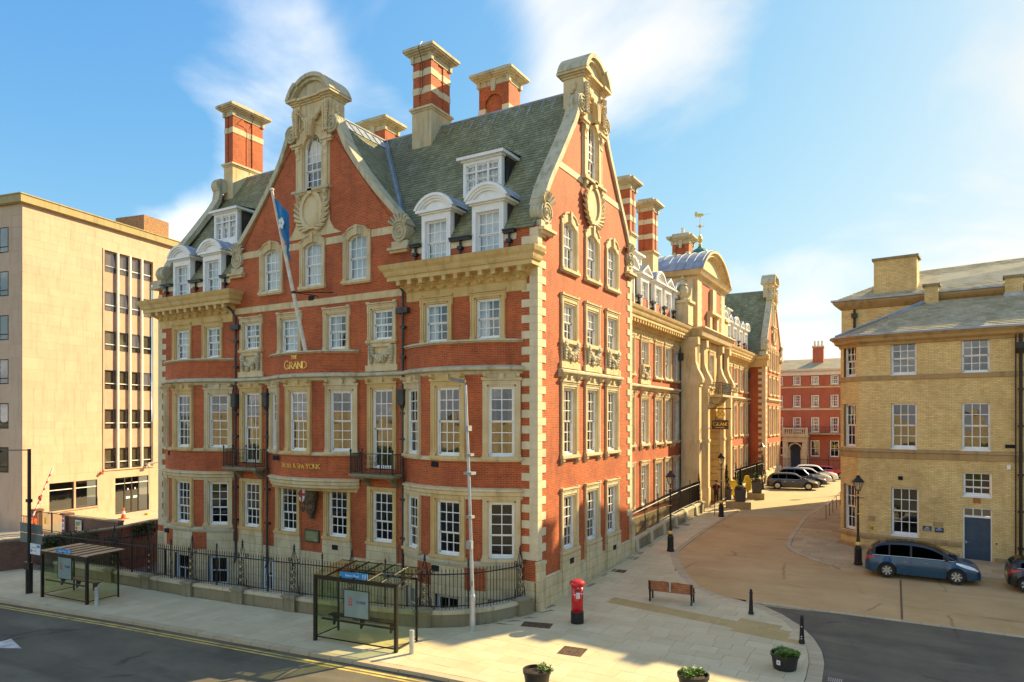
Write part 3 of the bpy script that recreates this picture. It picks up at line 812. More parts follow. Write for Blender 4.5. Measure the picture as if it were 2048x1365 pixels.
room = MB(); pool = MB()
CXG = -12.95; BAYR = -3.85; BAYL = -22.15; CYS = 5.63
GX = [CXG - 3.05, CXG, CXG + 3.02]
W2X = [-23.62, -20.85, -17.58, -14.62, -11.3, -8.35, -5.17, -2.41]
SY = [3.05, 5.63, 8.2]
HALFG = lerpf([(16.0, 6.15), (16.9, 6.12), (17.3, 5.9), (17.7, 5.5), (18.4, 4.82), (19.2, 4.08), (19.95, 3.46), (20.75, 2.84), (21.6, 2.28), (22.4, 1.9), (22.8, 1.72), (25, 1.65)])
HALFS = lerpf([(16.0, 5.47), (16.3, 5.45), (17.3, 5.15), (17.9, 4.82), (18.58, 4.36), (19.68, 3.53), (20.9, 2.66), (21.6, 2.15), (22.2, 1.8), (22.8, 1.7), (25, 1.65)])
BH, BS = 3.1, 0.98                                     # bow half width, projection
BR = (BH * BH + BS * BS) / (2 * BS); BE = math.asin(BH / BR)
def bowp(cx, a, o=0.0): return (cx + (BR + o) * sin(a), -((BR + o) * cos(a) - (BR - BS)))
BWIN = [(-0.455, 1.12, 2), (0.0, 1.27, 3), (0.455, 1.12, 2)]

# ---- brick and stone walls -----------------------------------------------
def hole(c, w, z0, z1): return (c - w / 2 - .06, c + w / 2 + .06, z0 - .03, z1 + .04)
FH = []
for x in W2X: FH.append(hole(x, 1.28, 11.75 if x in (W2X[2], W2X[5]) else 11.45, 13.22))
for x in (W2X[2], W2X[5]): FH += [hole(x, 1.3, 5.6, 9.43), hole(x, 1.3, 2.12, 4.54)]
for x in (W2X[3] - .12, W2X[4] + .06): FH.append(hole(x, 1.3, 2.12, 4.54))
for x in GX: FH.append(hole(x, 1.28, 14.76, 17.0))
FH.append(hole(CXG, 1.28, 19.62, 22.48))
FH.append((CXG - BH + .05, CXG + BH - .05, 5.05, 10.3))
bay_holes = [(BAYR - BH + .05, BAYR + BH - .05, -1.8, 10.3), (BAYL - BH + .05, BAYL + BH - .05, -1.8, 10.3)]
BX = [-24.0, -21.0] ; 
wb = MB()
DORX = [W2X[0], W2X[1], W2X[6], W2X[7]]
dh = [(x - .78, x + .78, 14.9, 16.1) for x in DORX]
wallpanel(wb, FRONT, [1.2, 16.05], -25.9, -18.95, FH + bay_holes + dh)
wallpanel(wb, FRONT, [1.2, 16.05], -7.0, 0, FH + bay_holes + dh)
zg = [1.2, 16.0] + frange(16.2, 22.8, 22)
wallpanel(wb, FRONT, zg, lambda z: -18.95 if z <= 16.01 else CXG - HALFG(z) + .12, lambda z: -7.0 if z <= 16.01 else CXG + HALFG(z) - .12, FH)
SH = []
for yy in SY:
    SH += [hole(yy, 1.28, 14.72, 16.9), hole(yy, 1.28, 11.5, 13.2), hole(yy, 1.28, 6.36, 9.4), hole(yy, 1.28, 2.12, 4.54)]
SH.append(hole(CYS, 1.28, 19.5, 22.35))
wallpanel(wb, SIDE, [1.25, 16.0] + frange(16.2, 22.8, 22), lambda z: 0 if z <= 16.01 else CYS - HALFS(z) + .1, lambda z: 11.12 if z <= 16.01 else CYS + HALFS(z) - .1, SH)
# return wall of the wing, left end wall and its gable, back
wb.face([(0, 11.12, 0), (-14, 11.12, 0), (-14, 11.12, 16), (0, 11.12, 16)])
for z0, z1 in zip([-1.8, 16.0] + frange(16.2, 22.8, 12), [16.0] + frange(16.2, 22.8, 12)):
    L = lambda z: 0 if z <= 16.01 else CYS - HALFS(z); R_ = lambda z: 11.12 if z <= 16.01 else CYS + HALFS(z)
    wb.face([(-25.9, R_(z0), z0), (-25.9, L(z0), z0), (-25.9, L(z1), z1), (-25.9, R_(z1), z1)])
wb.face([(-25.9, 11.12, -1.8), (-14, 11.12, -1.8), (-14, 11.12, 16), (-25.9, 11.12, 16)])
wb.build('brick_wall', M_BRICK, hotel)
# stone plinth (front, sunk into the lightwell; side, rising with the pavement)
pb = MB()
BWX = [-23.6, -22.15, -20.7]
BASE = [(-23.75, 1.1), (-20.6, 1.1), (-17.7, 1.25), (-16.2, .75), (-14.75, 1.1), (-11.2, 1.25), (-8.4, 1.25)]
bh = [hole(x, w, -1.25, .55) for x, w in BASE if -19 < x < -7]
wallpanel(pb, lambda u, o, z: (u, -o - .06, z), [-1.8, 1.2], -25.95, .06, bh + bay_holes)
pb.face([(-25.95, -.06, 1.2), (.06, -.06, 1.2), (.06, 0.02, 1.24), (-25.95, 0.02, 1.24)])
wallpanel(pb, lambda u, o, z: (o + .10, u, z), [-.3, 1.25], -.06, 11.2)
pb.face([(.10, -.06, 1.25), (.10, 11.2, 1.25), (-.02, 11.2, 1.36), (-.02, -.06, 1.36)])
pb.face([(.10, -.06, -.3), (.10, -.06, 1.25), (-.1, -.06, 1.25), (-.1, -.06, -.3)])
pb.box(-.02, .17, -.13, .42, -.2, 1.95); pb.box(-.02, .21, -.17, .46, 1.95, 2.08)
pb.box(-.02, .17, 10.75, 11.25, -.2, 2.2); pb.box(-.02, .21, 10.7, 11.3, 2.2, 2.32)
for x, w in ((W2X[3] - .12, 1.9), (W2X[4] + .06, 1.9), (W2X[2], 1.85), (W2X[5], 1.85)):
    pb.box(x - w / 2, x + w / 2, -.12, 0, -1.8 if x not in () else 0, 1.93)
for yy in SY: pb.box(-.02, .16, yy - .93, yy + .93, -.2, 1.93)
for x, w in BASE:
    if -19 < x < -7:
        window(hotel, x, -.12, -1.22, 0, w, 1.72, 2, 1, 1, curtain='blind' if x < -14 else 'none', room_mb=room, pool=pool, lim=0)
pb.build('stone_plinth', M_ASHLAR, hotel)

# ---- quoins --------------------------------------------------------------
def quoins(cx, cy, sx, sy, z0, n, h=.33, la=.74, sa=.36, lb=.70, sb=.35):
    ms = []
    for (a, b) in ((la, sb), (sa, lb)):
        mb = MB(); p = .035
        mb.box(sx * -p, sx * a, sy * -p, sy * b, .008, h - .008); mb.box(sx * (-p + .012), sx * (a - .012), sy * (-p + .012), sy * (b - .012), -.001, h + .001); ms.append(mb.mesh('quoin_stone', M_QUOIN))
    for i in range(n): link('quoin_stone', ms[i % 2], hotel, (cx, cy, z0 + i * h))
quoins(0, 0, -1, 1, 2.1, 42)
quoins(0, 11.12, -1, -1, 2.35, 41)
quoins(-25.9, 0, 1, 1, 1.6, 42)
# ---- bows ----------------------------------------------------------------
def bow(cx, floors, z0, z1, zpar, stone_to=None, base=False):
    wb = MB()
    hs = []
    for (zf0, zf1) in floors:
        for a, w, c in BWIN: hs.append((a - (w / 2 + .03) / BR, a + (w / 2 + .03) / BR, zf0, zf1))
    cuts = sorted(set([-BE, BE] + [round(-BE + 2 * BE * i / 20, 4) for i in range(21)] + [h[0] for h in hs] + [h[1] for h in hs]))
    zs = sorted(set([z0, z1] + [h[2] for h in hs] + [h[3] for h in hs]))
    for a0, a1 in zip(cuts, cuts[1:]):
        am = (a0 + a1) / 2
        for b0, b1 in zip(zs, zs[1:]):
            bm = (b0 + b1) / 2
            if any(h[0] < am < h[1] and h[2] < bm < h[3] for h in hs): continue
            p, q = bowp(cx, a0), bowp(cx, a1)
            wb.face([(p[0], p[1], b0), (q[0], q[1], b0), (q[0], q[1], b1), (p[0], p[1], b1)], [(a0 * BR, b0), (a1 * BR, b0), (a1 * BR, b1), (a0 * BR, b1)])
    ins = [bowp(cx, -BE + 2 * BE * i / 20, -.3) for i in range(21)]; outp = [bowp(cx, -BE + 2 * BE * i / 20) for i in range(21)]
    for i in range(20):                                  # inside of the parapet, flat roof behind it
        wb.face([(ins[i + 1][0], min(-.0, ins[i + 1][1]), 10.6), (ins[i][0], min(0, ins[i][1]), 10.6), (ins[i][0], min(0, ins[i][1]), z1), (ins[i + 1][0], min(0, ins[i + 1][1]), z1)])
    wb.face([(p[0], min(p[1], 0), 10.6) for p in outp])
    bay = wb.build('bay_wall', M_BRICK, hotel)
    path = [bowp(cx, -BE + 2 * BE * i / 24) for i in range(25)]
    path[0] = (path[0][0], .05); path[-1] = (path[-1][0], .05)
    st = MB(); st.sweep([(-.3, z1), (-.3, z1 + .15), (.13, z1 + .13), (.15, z1 + .06), (.06, z1 + .03), (.05, z1), (-.3, z1)], path); st.build('parapet_coping', M_STONEG, bay)
    st = MB(); st.sweep([(0, 9.86), (.05, 9.90), (.08, 10.0), (.26, 10.06), (.27, 10.14), (.20, 10.2), (0, 10.26)], path); st.build('string_course', M_STONEG, bay)
    st = MB(); st.sweep([(0, 6.18), (.10, 6.20), (.11, 6.30), (0, 6.36)], path); st.build('sill_band', M_STONE, bay)
    st = MB(); st.sweep([(0, 4.58), (.06, 4.60), (.07, 4.72), (.14, 4.76), (.15, 4.90), (.22, 4.95), (.21, 5.02), (0, 5.08)], path); st.build('stone_band', M_STONE, bay)
    if base:
        st = MB()
        bz = [1.72, -1.8]
        bsh = [(a - (.62 if c == 3 else .55) / BR, a + (.62 if c == 3 else .55) / BR) for a, w, c in BWIN]
        cuts2 = sorted(set([-BE, BE] + [v for h in bsh for v in h] + [round(-BE + 2 * BE * i / 16, 4) for i in range(17)]))
        for a0, a1 in zip(cuts2, cuts2[1:]):
            am = (a0 + a1) / 2; p, q = bowp(cx, a0, .09), bowp(cx, a1, .09)
            isw = any(h[0] < am < h[1] for h in bsh)
            for b0, b1 in ((-1.8, -1.25), (-1.25, .42), (.42, 1.78)):
                if isw and b0 == -1.25: continue
                st.face([(p[0], p[1], b0), (q[0], q[1], b0), (q[0], q[1], b1), (p[0], p[1], b1)], [(a0 * BR, b0), (a1 * BR, b0), (a1 * BR, b1), (a0 * BR, b1)])
        st.build('bay_plinth', M_ASHLAR, bay)
        st = MB(); st.sweep([(.0, 1.70), (.14, 1.76), (.16, 1.88), (.10, 1.94), (0, 1.98)], path); st.build('plinth_moulding', M_STONEG, bay)
        for a0, a1 in ((-.335, -.16), (.16, .335)):      # brick piers between the stone aprons
            n = 4; st = MB()
            for i in range(n):
                b0, b1 = a0 + (a1 - a0) * i / n, a0 + (a1 - a0) * (i + 1) / n; p, q = bowp(cx, b0, .096), bowp(cx, b1, .096)
                st.face([(p[0], p[1], .75), (q[0], q[1], .75), (q[0], q[1], 1.70), (p[0], p[1], 1.70)])
            st.build('pier_panel', M_BRICK, bay)
        for a, w, c in BWIN:
            p = bowp(cx, a, .02); window(hotel, p[0], p[1], -1.22, a, w - .04, 1.62, 2, 1, 1, curtain='none', room_mb=room, pool=pool, lim=0)
    for fi, (zf0, zf1) in enumerate(floors):
        for a, w, c in BWIN:
            p = bowp(cx, a, -.02)
            up = zf0 > 5
            cur = random.choice(('sides', 'drape', 'sides')) if up else random.choice(('none', 'sides', 'none'))
            window(hotel, p[0], p[1], zf0, a, w, zf1 - zf0, c, 3, 3 if up else 2, curtain=cur, room_mb=room, pool=pool,
                   sur=dict(side=.26, top=.24, ears=False, head=.30 if up else 0, cap=up, sill=True, mat=M_STONEW if (c == 3) else M_STONE, proud=.06))
    return bay
bayr = bow(BAYR, [(2.12, 4.50), (6.40, 9.38)], 1.2, 11.22, 11.2, base=True)
bayl = bow(BAYL, [(2.12, 4.50), (6.40, 9.38)], 1.2, 11.22, 11.2, base=True)
bayc = bow(CXG, [(6.40, 9.38)], 5.05, 11.22, 11.2)
# underside of the middle bow
mb = MB(); pth = [bowp(CXG, -BE + 2 * BE * i / 24, -.02) for i in range(25)]
mb.face([(p[0], min(p[1], .05), 4.72) for p in pth][::-1])
mb.sweep([(-.02, 4.4), (.0, 4.58), (.10, 4.72), (0, 4.74)], [(p[0], min(p[1] * .55, .03)) for p in pth]); mb.build('bow_soffit', M_STONEW, bayc)

# ---- ordinary windows ----------------------------------------------------
for i, x in enumerate(W2X):
    z0 = 11.75 if i in (2, 5) else 11.45
    window(hotel, x, 0, z0, 0, 1.28, 13.22 - z0, 3, 2, 2 if i in (2, 5) else 2, curtain=['net', 'halfnet', 'halfnet', 'net', 'halfnet', 'halfnet', 'halfnet', 'halfnet'][i], room_mb=room, pool=pool,
           sur=dict(side=.25, top=.26, ears=True, mat=M_STONEW if i in (0, 1, 6, 7) else M_STONE))
for i in (2, 5):
    x = W2X[i]
    window(hotel, x, 0, 5.62, 0, 1.3, 3.81, 3, 3, 3, curtain='sides', room_mb=room, pool=pool, sur=dict(side=.26, top=.24, ears=False, head=.24, sill=False, mat=M_STONEW))
    window(hotel, x, 0, 2.12, 0, 1.3, 2.42, 3, 3, 2, curtain='none', room_mb=room, pool=pool, sur=dict(side=.26, top=.2, ears=False, cap=False, mat=M_STONEW))
for x in (W2X[3] - .12, W2X[4] + .06):
    window(hotel, x, 0, 2.12, 0, 1.3, 2.42, 3, 3, 2, curtain='none', room_mb=room, pool=pool, sur=dict(side=.26, top=.15, ears=False, cap=False, mat=M_STONEW))
for x in GX:
    window(hotel, x, 0, 14.76, 0, 1.28, 2.24, 3, 2, 2, arch=.22, curtain='net', room_mb=room, pool=pool, sur=dict(side=.26, top=.42, mat=M_STONE))
window(hotel, CXG, 0, 19.62, 0, 1.28, 2.86, 3, 3, 2, arch=.62, curtain='blind', room_mb=room, pool=pool, sur=dict(side=.46, top=.55, mat=M_STONE, proud=.10))
for yy in SY:
    window(hotel, 0, yy, 14.72, pi / 2, 1.28, 2.18, 3, 2, 2, arch=.22, curtain='halfnet', room_mb=room, pool=pool, sur=dict(side=.24, top=.42, mat=M_STONE))
    window(hotel, 0, yy, 11.5, pi / 2, 1.28, 1.7, 3, 2, 2, curtain='halfnet', room_mb=room, pool=pool, sur=dict(side=.24, top=.30, ears=True, mat=M_STONE))
    window(hotel, 0, yy, 6.36, pi / 2, 1.28, 3.04, 3, 3, 3, curtain='sides', room_mb=room, pool=pool, sur=dict(side=.25, top=.25, ears=False, head=.28, brackets=True, mat=M_STONE))
    window(hotel, 0, yy, 2.12, pi / 2, 1.28, 2.42, 3, 3, 2, curtain='none', room_mb=room, pool=pool, sur=dict(side=.24, top=.28, ears=False, mat=M_STONE))
window(hotel, 0, CYS, 19.5, pi / 2, 1.28, 2.85, 3, 3, 2, arch=.62, curtain='none', room_mb=room, pool=pool, sur=dict(side=.46, top=.55, mat=M_STONE, proud=.10))

# ---- string courses and main cornices ------------------------------------
def fsweep(name, fn, prof, u0, u1, mat, parent=hotel, ends=True):
    mb = MB(); a = fn(u0, 0, 0); b = fn(u1, 0, 0)
    mb.sweep(prof, [(a[0], a[1]), (b[0], b[1])]); return mb.build(name, mat, parent)
STR = [(0, 9.86), (.05, 9.90), (.08, 10.0), (.24, 10.06), (.25, 10.14), (.2, 10.19), (0, 10.25)]
for a, b in ((-25.2, BAYL - BH), (BAYL + BH, CXG - BH), (CXG + BH, BAYR - BH)): fsweep('string_course', FRONT, STR, a + .02, b - .02, M_STONEG)
fsweep('string_course', SIDE, STR, 1.95, 9.35, M_STONEG)
fsweep('stone_band', FRONT, [(0, 13.74), (.03, 13.75), (.03, 14.07), (0, 14.08)], -18.93, -7.02, M_STONE)
for a, b in ((CXG - 5.8, GX[0] - .92), (GX[2] + .92, CXG + 5.8)): fsweep('stone_band', FRONT, [(0, 16.72), (.03, 16.73), (.03, 17.08), (0, 17.09)], a, b, M_STONE)
for a, b in ((GX[0] + .92, GX[1] - .92), (GX[1] + .92, GX[2] - .92)): fsweep('stone_band', FRONT, [(0, 16.72), (.03, 16.73), (.03, 17.08), (0, 17.09)], a, b, M_STONE)
for a, b in ((CYS - 3.75, CYS - 1.12), (CYS + 1.12, CYS + 3.75)): fsweep('stone_band', SIDE, [(0, 19.08), (.03, 19.09), (.03, 19.38), (0, 19.39)], a, b, M_QUOIN)
def cornice(u0, u1, fn, proud=.82, zt=15.0, mod=.62, r0=True, r1=True, scale=1.0):
    """big modillion cornice on a stone frieze; its ends return to the wall"""
    P = []
    a = Vector(fn(u0, 0, 0)[:2]); b = Vector(fn(u1, 0, 0)[:2])
    d = (b - a).normalized()
    path = [(a.x, a.y), (b.x, b.y)]
    prof = [(0, zt - 1.62), (.05, zt - 1.6), (.05, zt - 1.18), (.10, zt - 1.15), (.16, zt - 1.02), (.30, zt - .93), (.32, zt - .72), (proud - .10, zt - .70), (proud - .10, zt - .52), (proud - .04, zt - .5), (proud, zt - .42), (proud + .04, zt - .3), (proud + .13, zt - .18), (proud + .2, zt - .02), (proud + .18, zt), (0, zt + .08)]
    mb = MB()
    n = Vector((d.y, -d.x))
    for o, z in prof: mb.v.append((a.x + n.x * o - d.x * (max(0, o - .1) if r0 else 0), a.y + n.y * o - d.y * (max(0, o - .1) if r0 else 0), z))
    for o, z in prof: mb.v.append((b.x + n.x * o + d.x * (max(0, o - .1) if r1 else 0), b.y + n.y * o + d.y * (max(0, o - .1) if r1 else 0), z))
    k = len(prof)
    for j in range(k - 1): mb.f.append((j, k + j, k + j + 1, j + 1)); mb.uv.append(None); mb.mi.append(0)
    for base_, rev in ((0, False), (k, True)):           # returned ends
        vs = [mb.v[base_ + j] for j in range(k)]
        pr = [Vector((v[0], v[1], 0)) for v in vs]
        for j in range(k - 1):
            q0 = (vs[j][0] - n.x * prof[j][0], vs[j][1] - n.y * prof[j][0], vs[j][2]); q1 = (vs[j + 1][0] - n.x * prof[j + 1][0], vs[j + 1][1] - n.y * prof[j + 1][0], vs[j + 1][2])
            f = [vs[j], vs[j + 1], q1, q0]; mb.face(f if not rev else f[::-1])
    cor = mb.build('cornice', M_STONEW, hotel)
    L = (b - a).length; m = max(1, int(L / mod)); ax = 0
    md = MB()
    md.box(-.1, .1, -(proud - .14), -.30, -.22, 0)
    md.box(-.12, .12, -(proud - .12), -.28, -.05, .004)
    me = md.mesh('modillion', M_STONEW); rz = atan2(d.y, d.x)
    ov = MB(); ov.ball((0, -.2, 0), .1, .1, .12, 8, 5); ov.prism([(-.12, -.09), (-.2, .12), (-.09, .12)], lambda p, q, t: (p, t, q), -.2, -.1); ov.prism([(.12, -.09), (.09, .12), (.2, .12)], lambda p, q, t: (p, t, q), -.2, -.1)
    om = ov.mesh('egg_ornament', M_STONEW); ro = MB()
    for i in range(m + 1):
        p = a + d * (L * i / m) if m else a
        link('modillion', me, cor, (p.x, p.y, zt - .702), rz)
        if i < m: q = a + d * (L * (i + .5) / m); link('egg_ornament', om, cor, (q.x, q.y, zt - 1.03), rz)
    fr = MB(); step = .13; n_ = int(L / step)
    for i in range(n_):                                   # fret along the fascia
        p = a + d * (step * (i + .5)) + n * (proud - .04)
        fr.obox((p.x, p.y, zt - .345), Vector((d.x, d.y, 0)) * .05, Vector((n.x, n.y, 0)) * .055, Vector((0, 0, .035 if i % 2 else .06)))
    fr.build('fret_band', M_STONEG, cor, kind='stuff')
    gt = MB(); p0 = a + n * .0; gt.face([(a.x, a.y, zt + .085), (b.x, b.y, zt + .085), (b.x + n.x * (proud + .15), b.y + n.y * (proud + .15), zt + .012), (a.x + n.x * (proud + .15), a.y + n.y * (proud + .15), zt + .012)]); gt.build('lead_flashing', M_LEAD, cor)
    return cor
cornice(-25.75, -19.1, FRONT); cornice(-6.85, -.5, FRONT)

# ---- gable copings, scrolls and heads ------------------------------------
def scroll_mesh(r=.45, dep=.6, mat=None):
    """volute: drum with spiral ridge on the face"""
    mb = MB(); n = 20
    mb.prism([(r * cos(2 * pi * i / n), r * sin(2 * pi * i / n)) for i in range(n)], lambda a, b, t: (a, t, b), -.0, dep)
    pts = []
    for i in range(46):
        t = i / 45; a = -pi * .5 + t * 4.6 * pi; rr = r * (1 - .82 * t); pts.append((rr * cos(a), -.02, rr * sin(a)))
    mb.tube(pts, [r * .10 * (1 - .5 * i / 45) for i in range(46)], 5)
    mb.ball((0, -.02, 0), r * .16, .08, r * .16, 8, 5)
    for k in range(3): mb.tube([(r * 1.0 * cos(a), dep * (k + .5) / 3, r * 1.0 * sin(a)) for a in [pi * .1 + i * .25 for i in range(20)]], r * .07, 5)
    return mb.mesh('scroll', mat or M_STONEG)
SCR = scroll_mesh()
def garland(mb, x0, x1, z0, sag, r, n, fn, drops=0.0):
    for i in range(n + 1):
        t = i / n; x = x0 + (x1 - x0) * t; z = z0 - sag * 4 * t * (1 - t)
        k = .7 + .6 * sin(pi * t)
        for q in range(2):
            mb.ball(fn(x + random.uniform(-.3, .3) * r, r * .6 + random.uniform(0, .5) * r, z + random.uniform(-.5, .5) * r), r * k * random.uniform(.7, 1.1), r * k, r * k * random.uniform(.7, 1.1), 6, 4, .12)
    if drops:
        for x in (x0, x1):
            m = int(drops / (r * 1.15))
            for i in range(m):
                kk = 1.05 - .5 * i / m
                for q in (-.5, .5): mb.ball(fn(x + q * r * 1.1 * kk, r * .6, z0 - i * r * 1.15), r * kk * random.uniform(.75, 1.05), r * kk, r * kk * random.uniform(.7, 1), 6, 4, .15)
def gable(C, fn, HF, rz, zb, stone=M_STONE, full=True):
    dep = .55
    zs = frange(17.0, 22.75, 22)
    for s in (-1, 1):
        gp = MB()                                    # coping: ogee slab with a rounded edge
        o = [(C + s * HF(z), z) for z in zs]
        for (u0, z0), (u1, z1) in zip(o, o[1:]):
            t = Vector((u1 - u0, z1 - z0)).normalized(); nn = Vector((-t.y, t.x)) * (-s)
            w = .16
            A = [(u0, z0), (u1, z1), (u1 + nn.x * -w, z1 - nn.y * w), (u0 - nn.x * w, z0 - nn.y * w)]
            gp.prism([(A[0][0] + nn.x * .10, A[0][1] + nn.y * .10), (A[1][0] + nn.x * .10, A[1][1] + nn.y * .10), A[2], A[3]], lambda a, b, q: fn(a, q, b), .12, -dep)
        gp.build('gable_coping', M_STONEG, hotel)
    # end blocks and volutes at the foot of the coping
    for s in (-1, 1):
        sc = link('scroll', SCR, hotel, fn(C + s * (HF(16.4) - .42), .12, 16.72), rz)
        mb = MB(); u = C + s * (HF(16.4) - .42)
        fbox(mb, fn, u - .48, u + .48, .10, -.6, 15.98, 16.3)
        mb.build('scroll_block', M_STONEG, hotel); mb = MB()
        for i in range(7):                               # acanthus leaf above the volute
            a = pi * (.15 + .7 * i / 6); mb.tube([fn(u + cos(a) * .3, .1, 16.95 + sin(a) * .25), fn(u + cos(a) * .62, .22, 17.0 + sin(a) * .55), fn(u + cos(a) * .72, .12, 16.95 + sin(a) * .68)], [.09, .07, .02], 5)
        mb.build('acanthus_leaves', M_STONEG, hotel, kind='stuff')
        mb = MB(); fbox(mb, fn, u - .6, u + .6, .30, -.7, 15.86, 15.98); fbox(mb, fn, u - .52, u + .52, .2, -.65, 15.74, 15.86); mb.build('scroll_cap', M_STONE, hotel)
    # stone centre panel with oval cartouche
    mb = MB(); z0 = zb
    pl = [(-1.22, 22.7), (-1.22, z0 + 1.9), (-1.05, z0 + 1.0), (-1.25, z0 + .4), (-1.95, z0), (1.95, z0), (1.25, z0 + .4), (1.05, z0 + 1.0), (1.22, z0 + 1.9), (1.22, 22.7)]
    left = [(-1.2, z) for z in (22.7,)]
    # two side strips (beside the window) and the lower panel
    for s in (-1, 1): mb.prism([(s * .68, z0 + 2.3), (s * 1.2, z0 + 2.3), (s * 1.2, 22.7), (s * .68, 22.7)], lambda a, b, t: fn(C + a, t, b), .03, -.05)
    if full: mb.prism([(-1.2, z0 + 2.3), (-1.14, z0 + 1.4), (-1.2, z0 + .7), (-1.5, z0 + .25), (-2.0, z0), (2.0, z0), (1.5, z0 + .25), (1.2, z0 + .7), (1.14, z0 + 1.4), (1.2, z0 + 2.3)], lambda a, b, t: fn(C + a, t, b), .035, -.05)
    panel = mb.build('gable_panel', stone, hotel)
    mb = MB(); n = 28; zc = z0 + 1.35
    for i in range(n):
        a0, a1 = 2 * pi * i / n, 2 * pi * (i + 1) / n
        mb.prism([(.80 * cos(a0), .98 * sin(a0)), (.80 * cos(a1), .98 * sin(a1)), (.60 * cos(a1), .78 * sin(a1)), (.60 * cos(a0), .78 * sin(a0))], lambda a, b, t: fn(C + a, t, zc + b), .17, .03)
    mb.prism([(.61 * cos(2 * pi * i / n), .79 * sin(2 * pi * i / n)) for i in range(n)], lambda a, b, t: fn(C + a, t, zc + b), .08, .03)
    mb.prism([(-.12, .8), (.12, .8), (.16, 1.12), (-.16, 1.12)], lambda a, b, t: fn(C + a, t, zc + b), .26, .03)
    for s in (-1, 1):                                    # palm leaves round the oval
        for k in range(7):
            a = -pi / 2 + s * (.25 + k * .24); r0 = .95
            mb.tube([fn(C + cos(a) * r0 * .84, .1, zc + sin(a) * r0), fn(C + cos(a + s * .25) * 1.12, .2, zc + sin(a + s * .25) * 1.2), fn(C + cos(a + s * .4) * 1.22, .08, zc + sin(a + s * .4) * 1.22)], [.08, .09, .02], 5)
    mb.build('oval_cartouche', M_STONE, panel)
    # window ledge
    mb = MB(); fbox(mb, fn, C - 1.3, C + 1.3, .26, 0, z0 + 2.3, z0 + 2.42)
    for s in (-1, 1): mb.prism([(0, z0 + 2.3), (.22, z0 + 2.3), (.18, z0 + 2.1), (.05, z0 + 1.95), (0, z0 + 1.9)], lambda a, b, t: fn(C + t, a, b), s * .82, s * 1.06)
    mb.build('window_ledge', M_STONEG, panel)
    # head: pedestal, entablature, segmental pediment
    mb = MB(); d0, d1 = .06, -.85
    fbox(mb, fn, C - 1.26, C + 1.26, d0, d1, 22.72, 24.08)
    for s in (-1, 1): fbox(mb, fn, C + s * .78, C + s * 1.30, d0 + .08, d1 - .05, 22.72, 24.08)
    for (e, za, zb_) in ((.06, 24.08, 24.18), (.14, 24.18, 24.26), (.26, 24.26, 24.38)):
        fbox(mb, fn, C - 1.26 - e, C + 1.26 + e, d0 + e, d1 - e, za, zb_)
        for s in (-1, 1): fbox(mb, fn, C + s * .78 - e * .3, C + s * (1.30 + e), d0 + .08 + e, d1 - .05 - e, za + .002, zb_ + .002)
    head = mb.build('gable_head', stone, hotel)
    mb = MB(); n = 16; Rr = 1.60; hh = 1.14; RR = (Rr * Rr + hh * hh) / (2 * hh); ae = math.asin(min(1, Rr / RR)); 
    arcp = lambda a, r: (r * sin(a), 24.38 + r * cos(a) - (RR - hh))
    for i in range(n):
        a0, a1 = -ae + 2 * ae * i / n, -ae + 2 * ae * (i + 1) / n
        brk = .10 if abs((a0 + a1) / 2) > ae * .45 else 0
        P = [arcp(a0, RR), arcp(a1, RR), arcp(a1, RR - .2), arcp(a0, RR - .2)]
        P = [(x, max(z, 24.382)) for x, z in P]
        mb.prism(P, lambda a, b, t: fn(C + a, t, b), d0 + .26 + brk, d1 - .26)
        P = [arcp(a0, RR - .2), arcp(a1, RR - .2), arcp(a1, RR - .36), arcp(a0, RR - .36)]
        P = [(x, max(z, 24.382)) for x, z in P]
        mb.prism(P, lambda a, b, t: fn(C + a, t, b), d0 + .14 + brk, d1 - .1)
    mb.prism([(x, max(z, 24.38)) for x, z in [arcp(-ae + 2 * ae * i / n, RR - .3) for i in range(n + 1)]], lambda a, b, t: fn(C + a, t, b), d0 - .02, d1 + .05)
    mb.build('pediment', M_STONEG, head)
    # carved work: garland, drops, keystone, volutes beside the window head
    mb = MB(); garland(mb, C - .78, C + .78, 23.55, .42, .11, 12, lambda u, o, z: fn(u, .1 + o, z), 0)
    mb.build('carved_garland', M_STONE, head)
    for s in (-1, 1):
        mb = MB()
        for i in range(11):
            for q in (-.09, .09): mb.ball(fn(C + s * 1.04 + q, .22, 23.78 - i * .13), .12 * (1.1 - .04 * i) * random.uniform(.8, 1.1), n=6, m=4, jit=.15)
            mb.ball(fn(C + s * 1.36, -.3 + random.uniform(-.15, .15), 23.78 - i * .12), .11, n=6, m=4, jit=.15)
        mb.build('carved_drop', M_STONE, head, kind='stuff')
    mb = MB(); mb.prism([(-.16, 22.3), (.16, 22.3), (.32, 23.15), (-.32, 23.15)], lambda a, b, t: fn(C + a, t, b), .36, 0)
    for k in (-.1, 0, .1): mb.prism([(k - .03, 22.32), (k + .03, 22.32), (k * 1.9 + .04, 23.12), (k * 1.9 - .04, 23.12)], lambda a, b, t: fn(C + a, t, b), .40, .3)
    mb.build('keystone', M_STONE, head)
    for s in (-1, 1): link('scroll', SCR, head, fn(C + s * 1.42, .16, 22.72), rz)
    mb = MB()
    for s in (-1, 1):
        fbox(mb, fn, C + s * .68, C + s * 1.45, .22, -.1, 22.0, 22.12); fbox(mb, fn, C + s * .68, C + s * 1.4, .15, -.1, 21.9, 22.0)
        mb.prism([(0, 21.9), (.18, 21.9), (.2, 21.7), (.1, 21.5), (.14, 21.3), (0, 21.15)], lambda a, b, t: fn(C + t, a, b), s * .85, s * 1.1)
    mb.build('impost', M_STONE, head)
gable(CXG, FRONT, HALFG, 0, 17.25)
gable(CYS, SIDE, HALFS, pi / 2, 17.02, full=False)
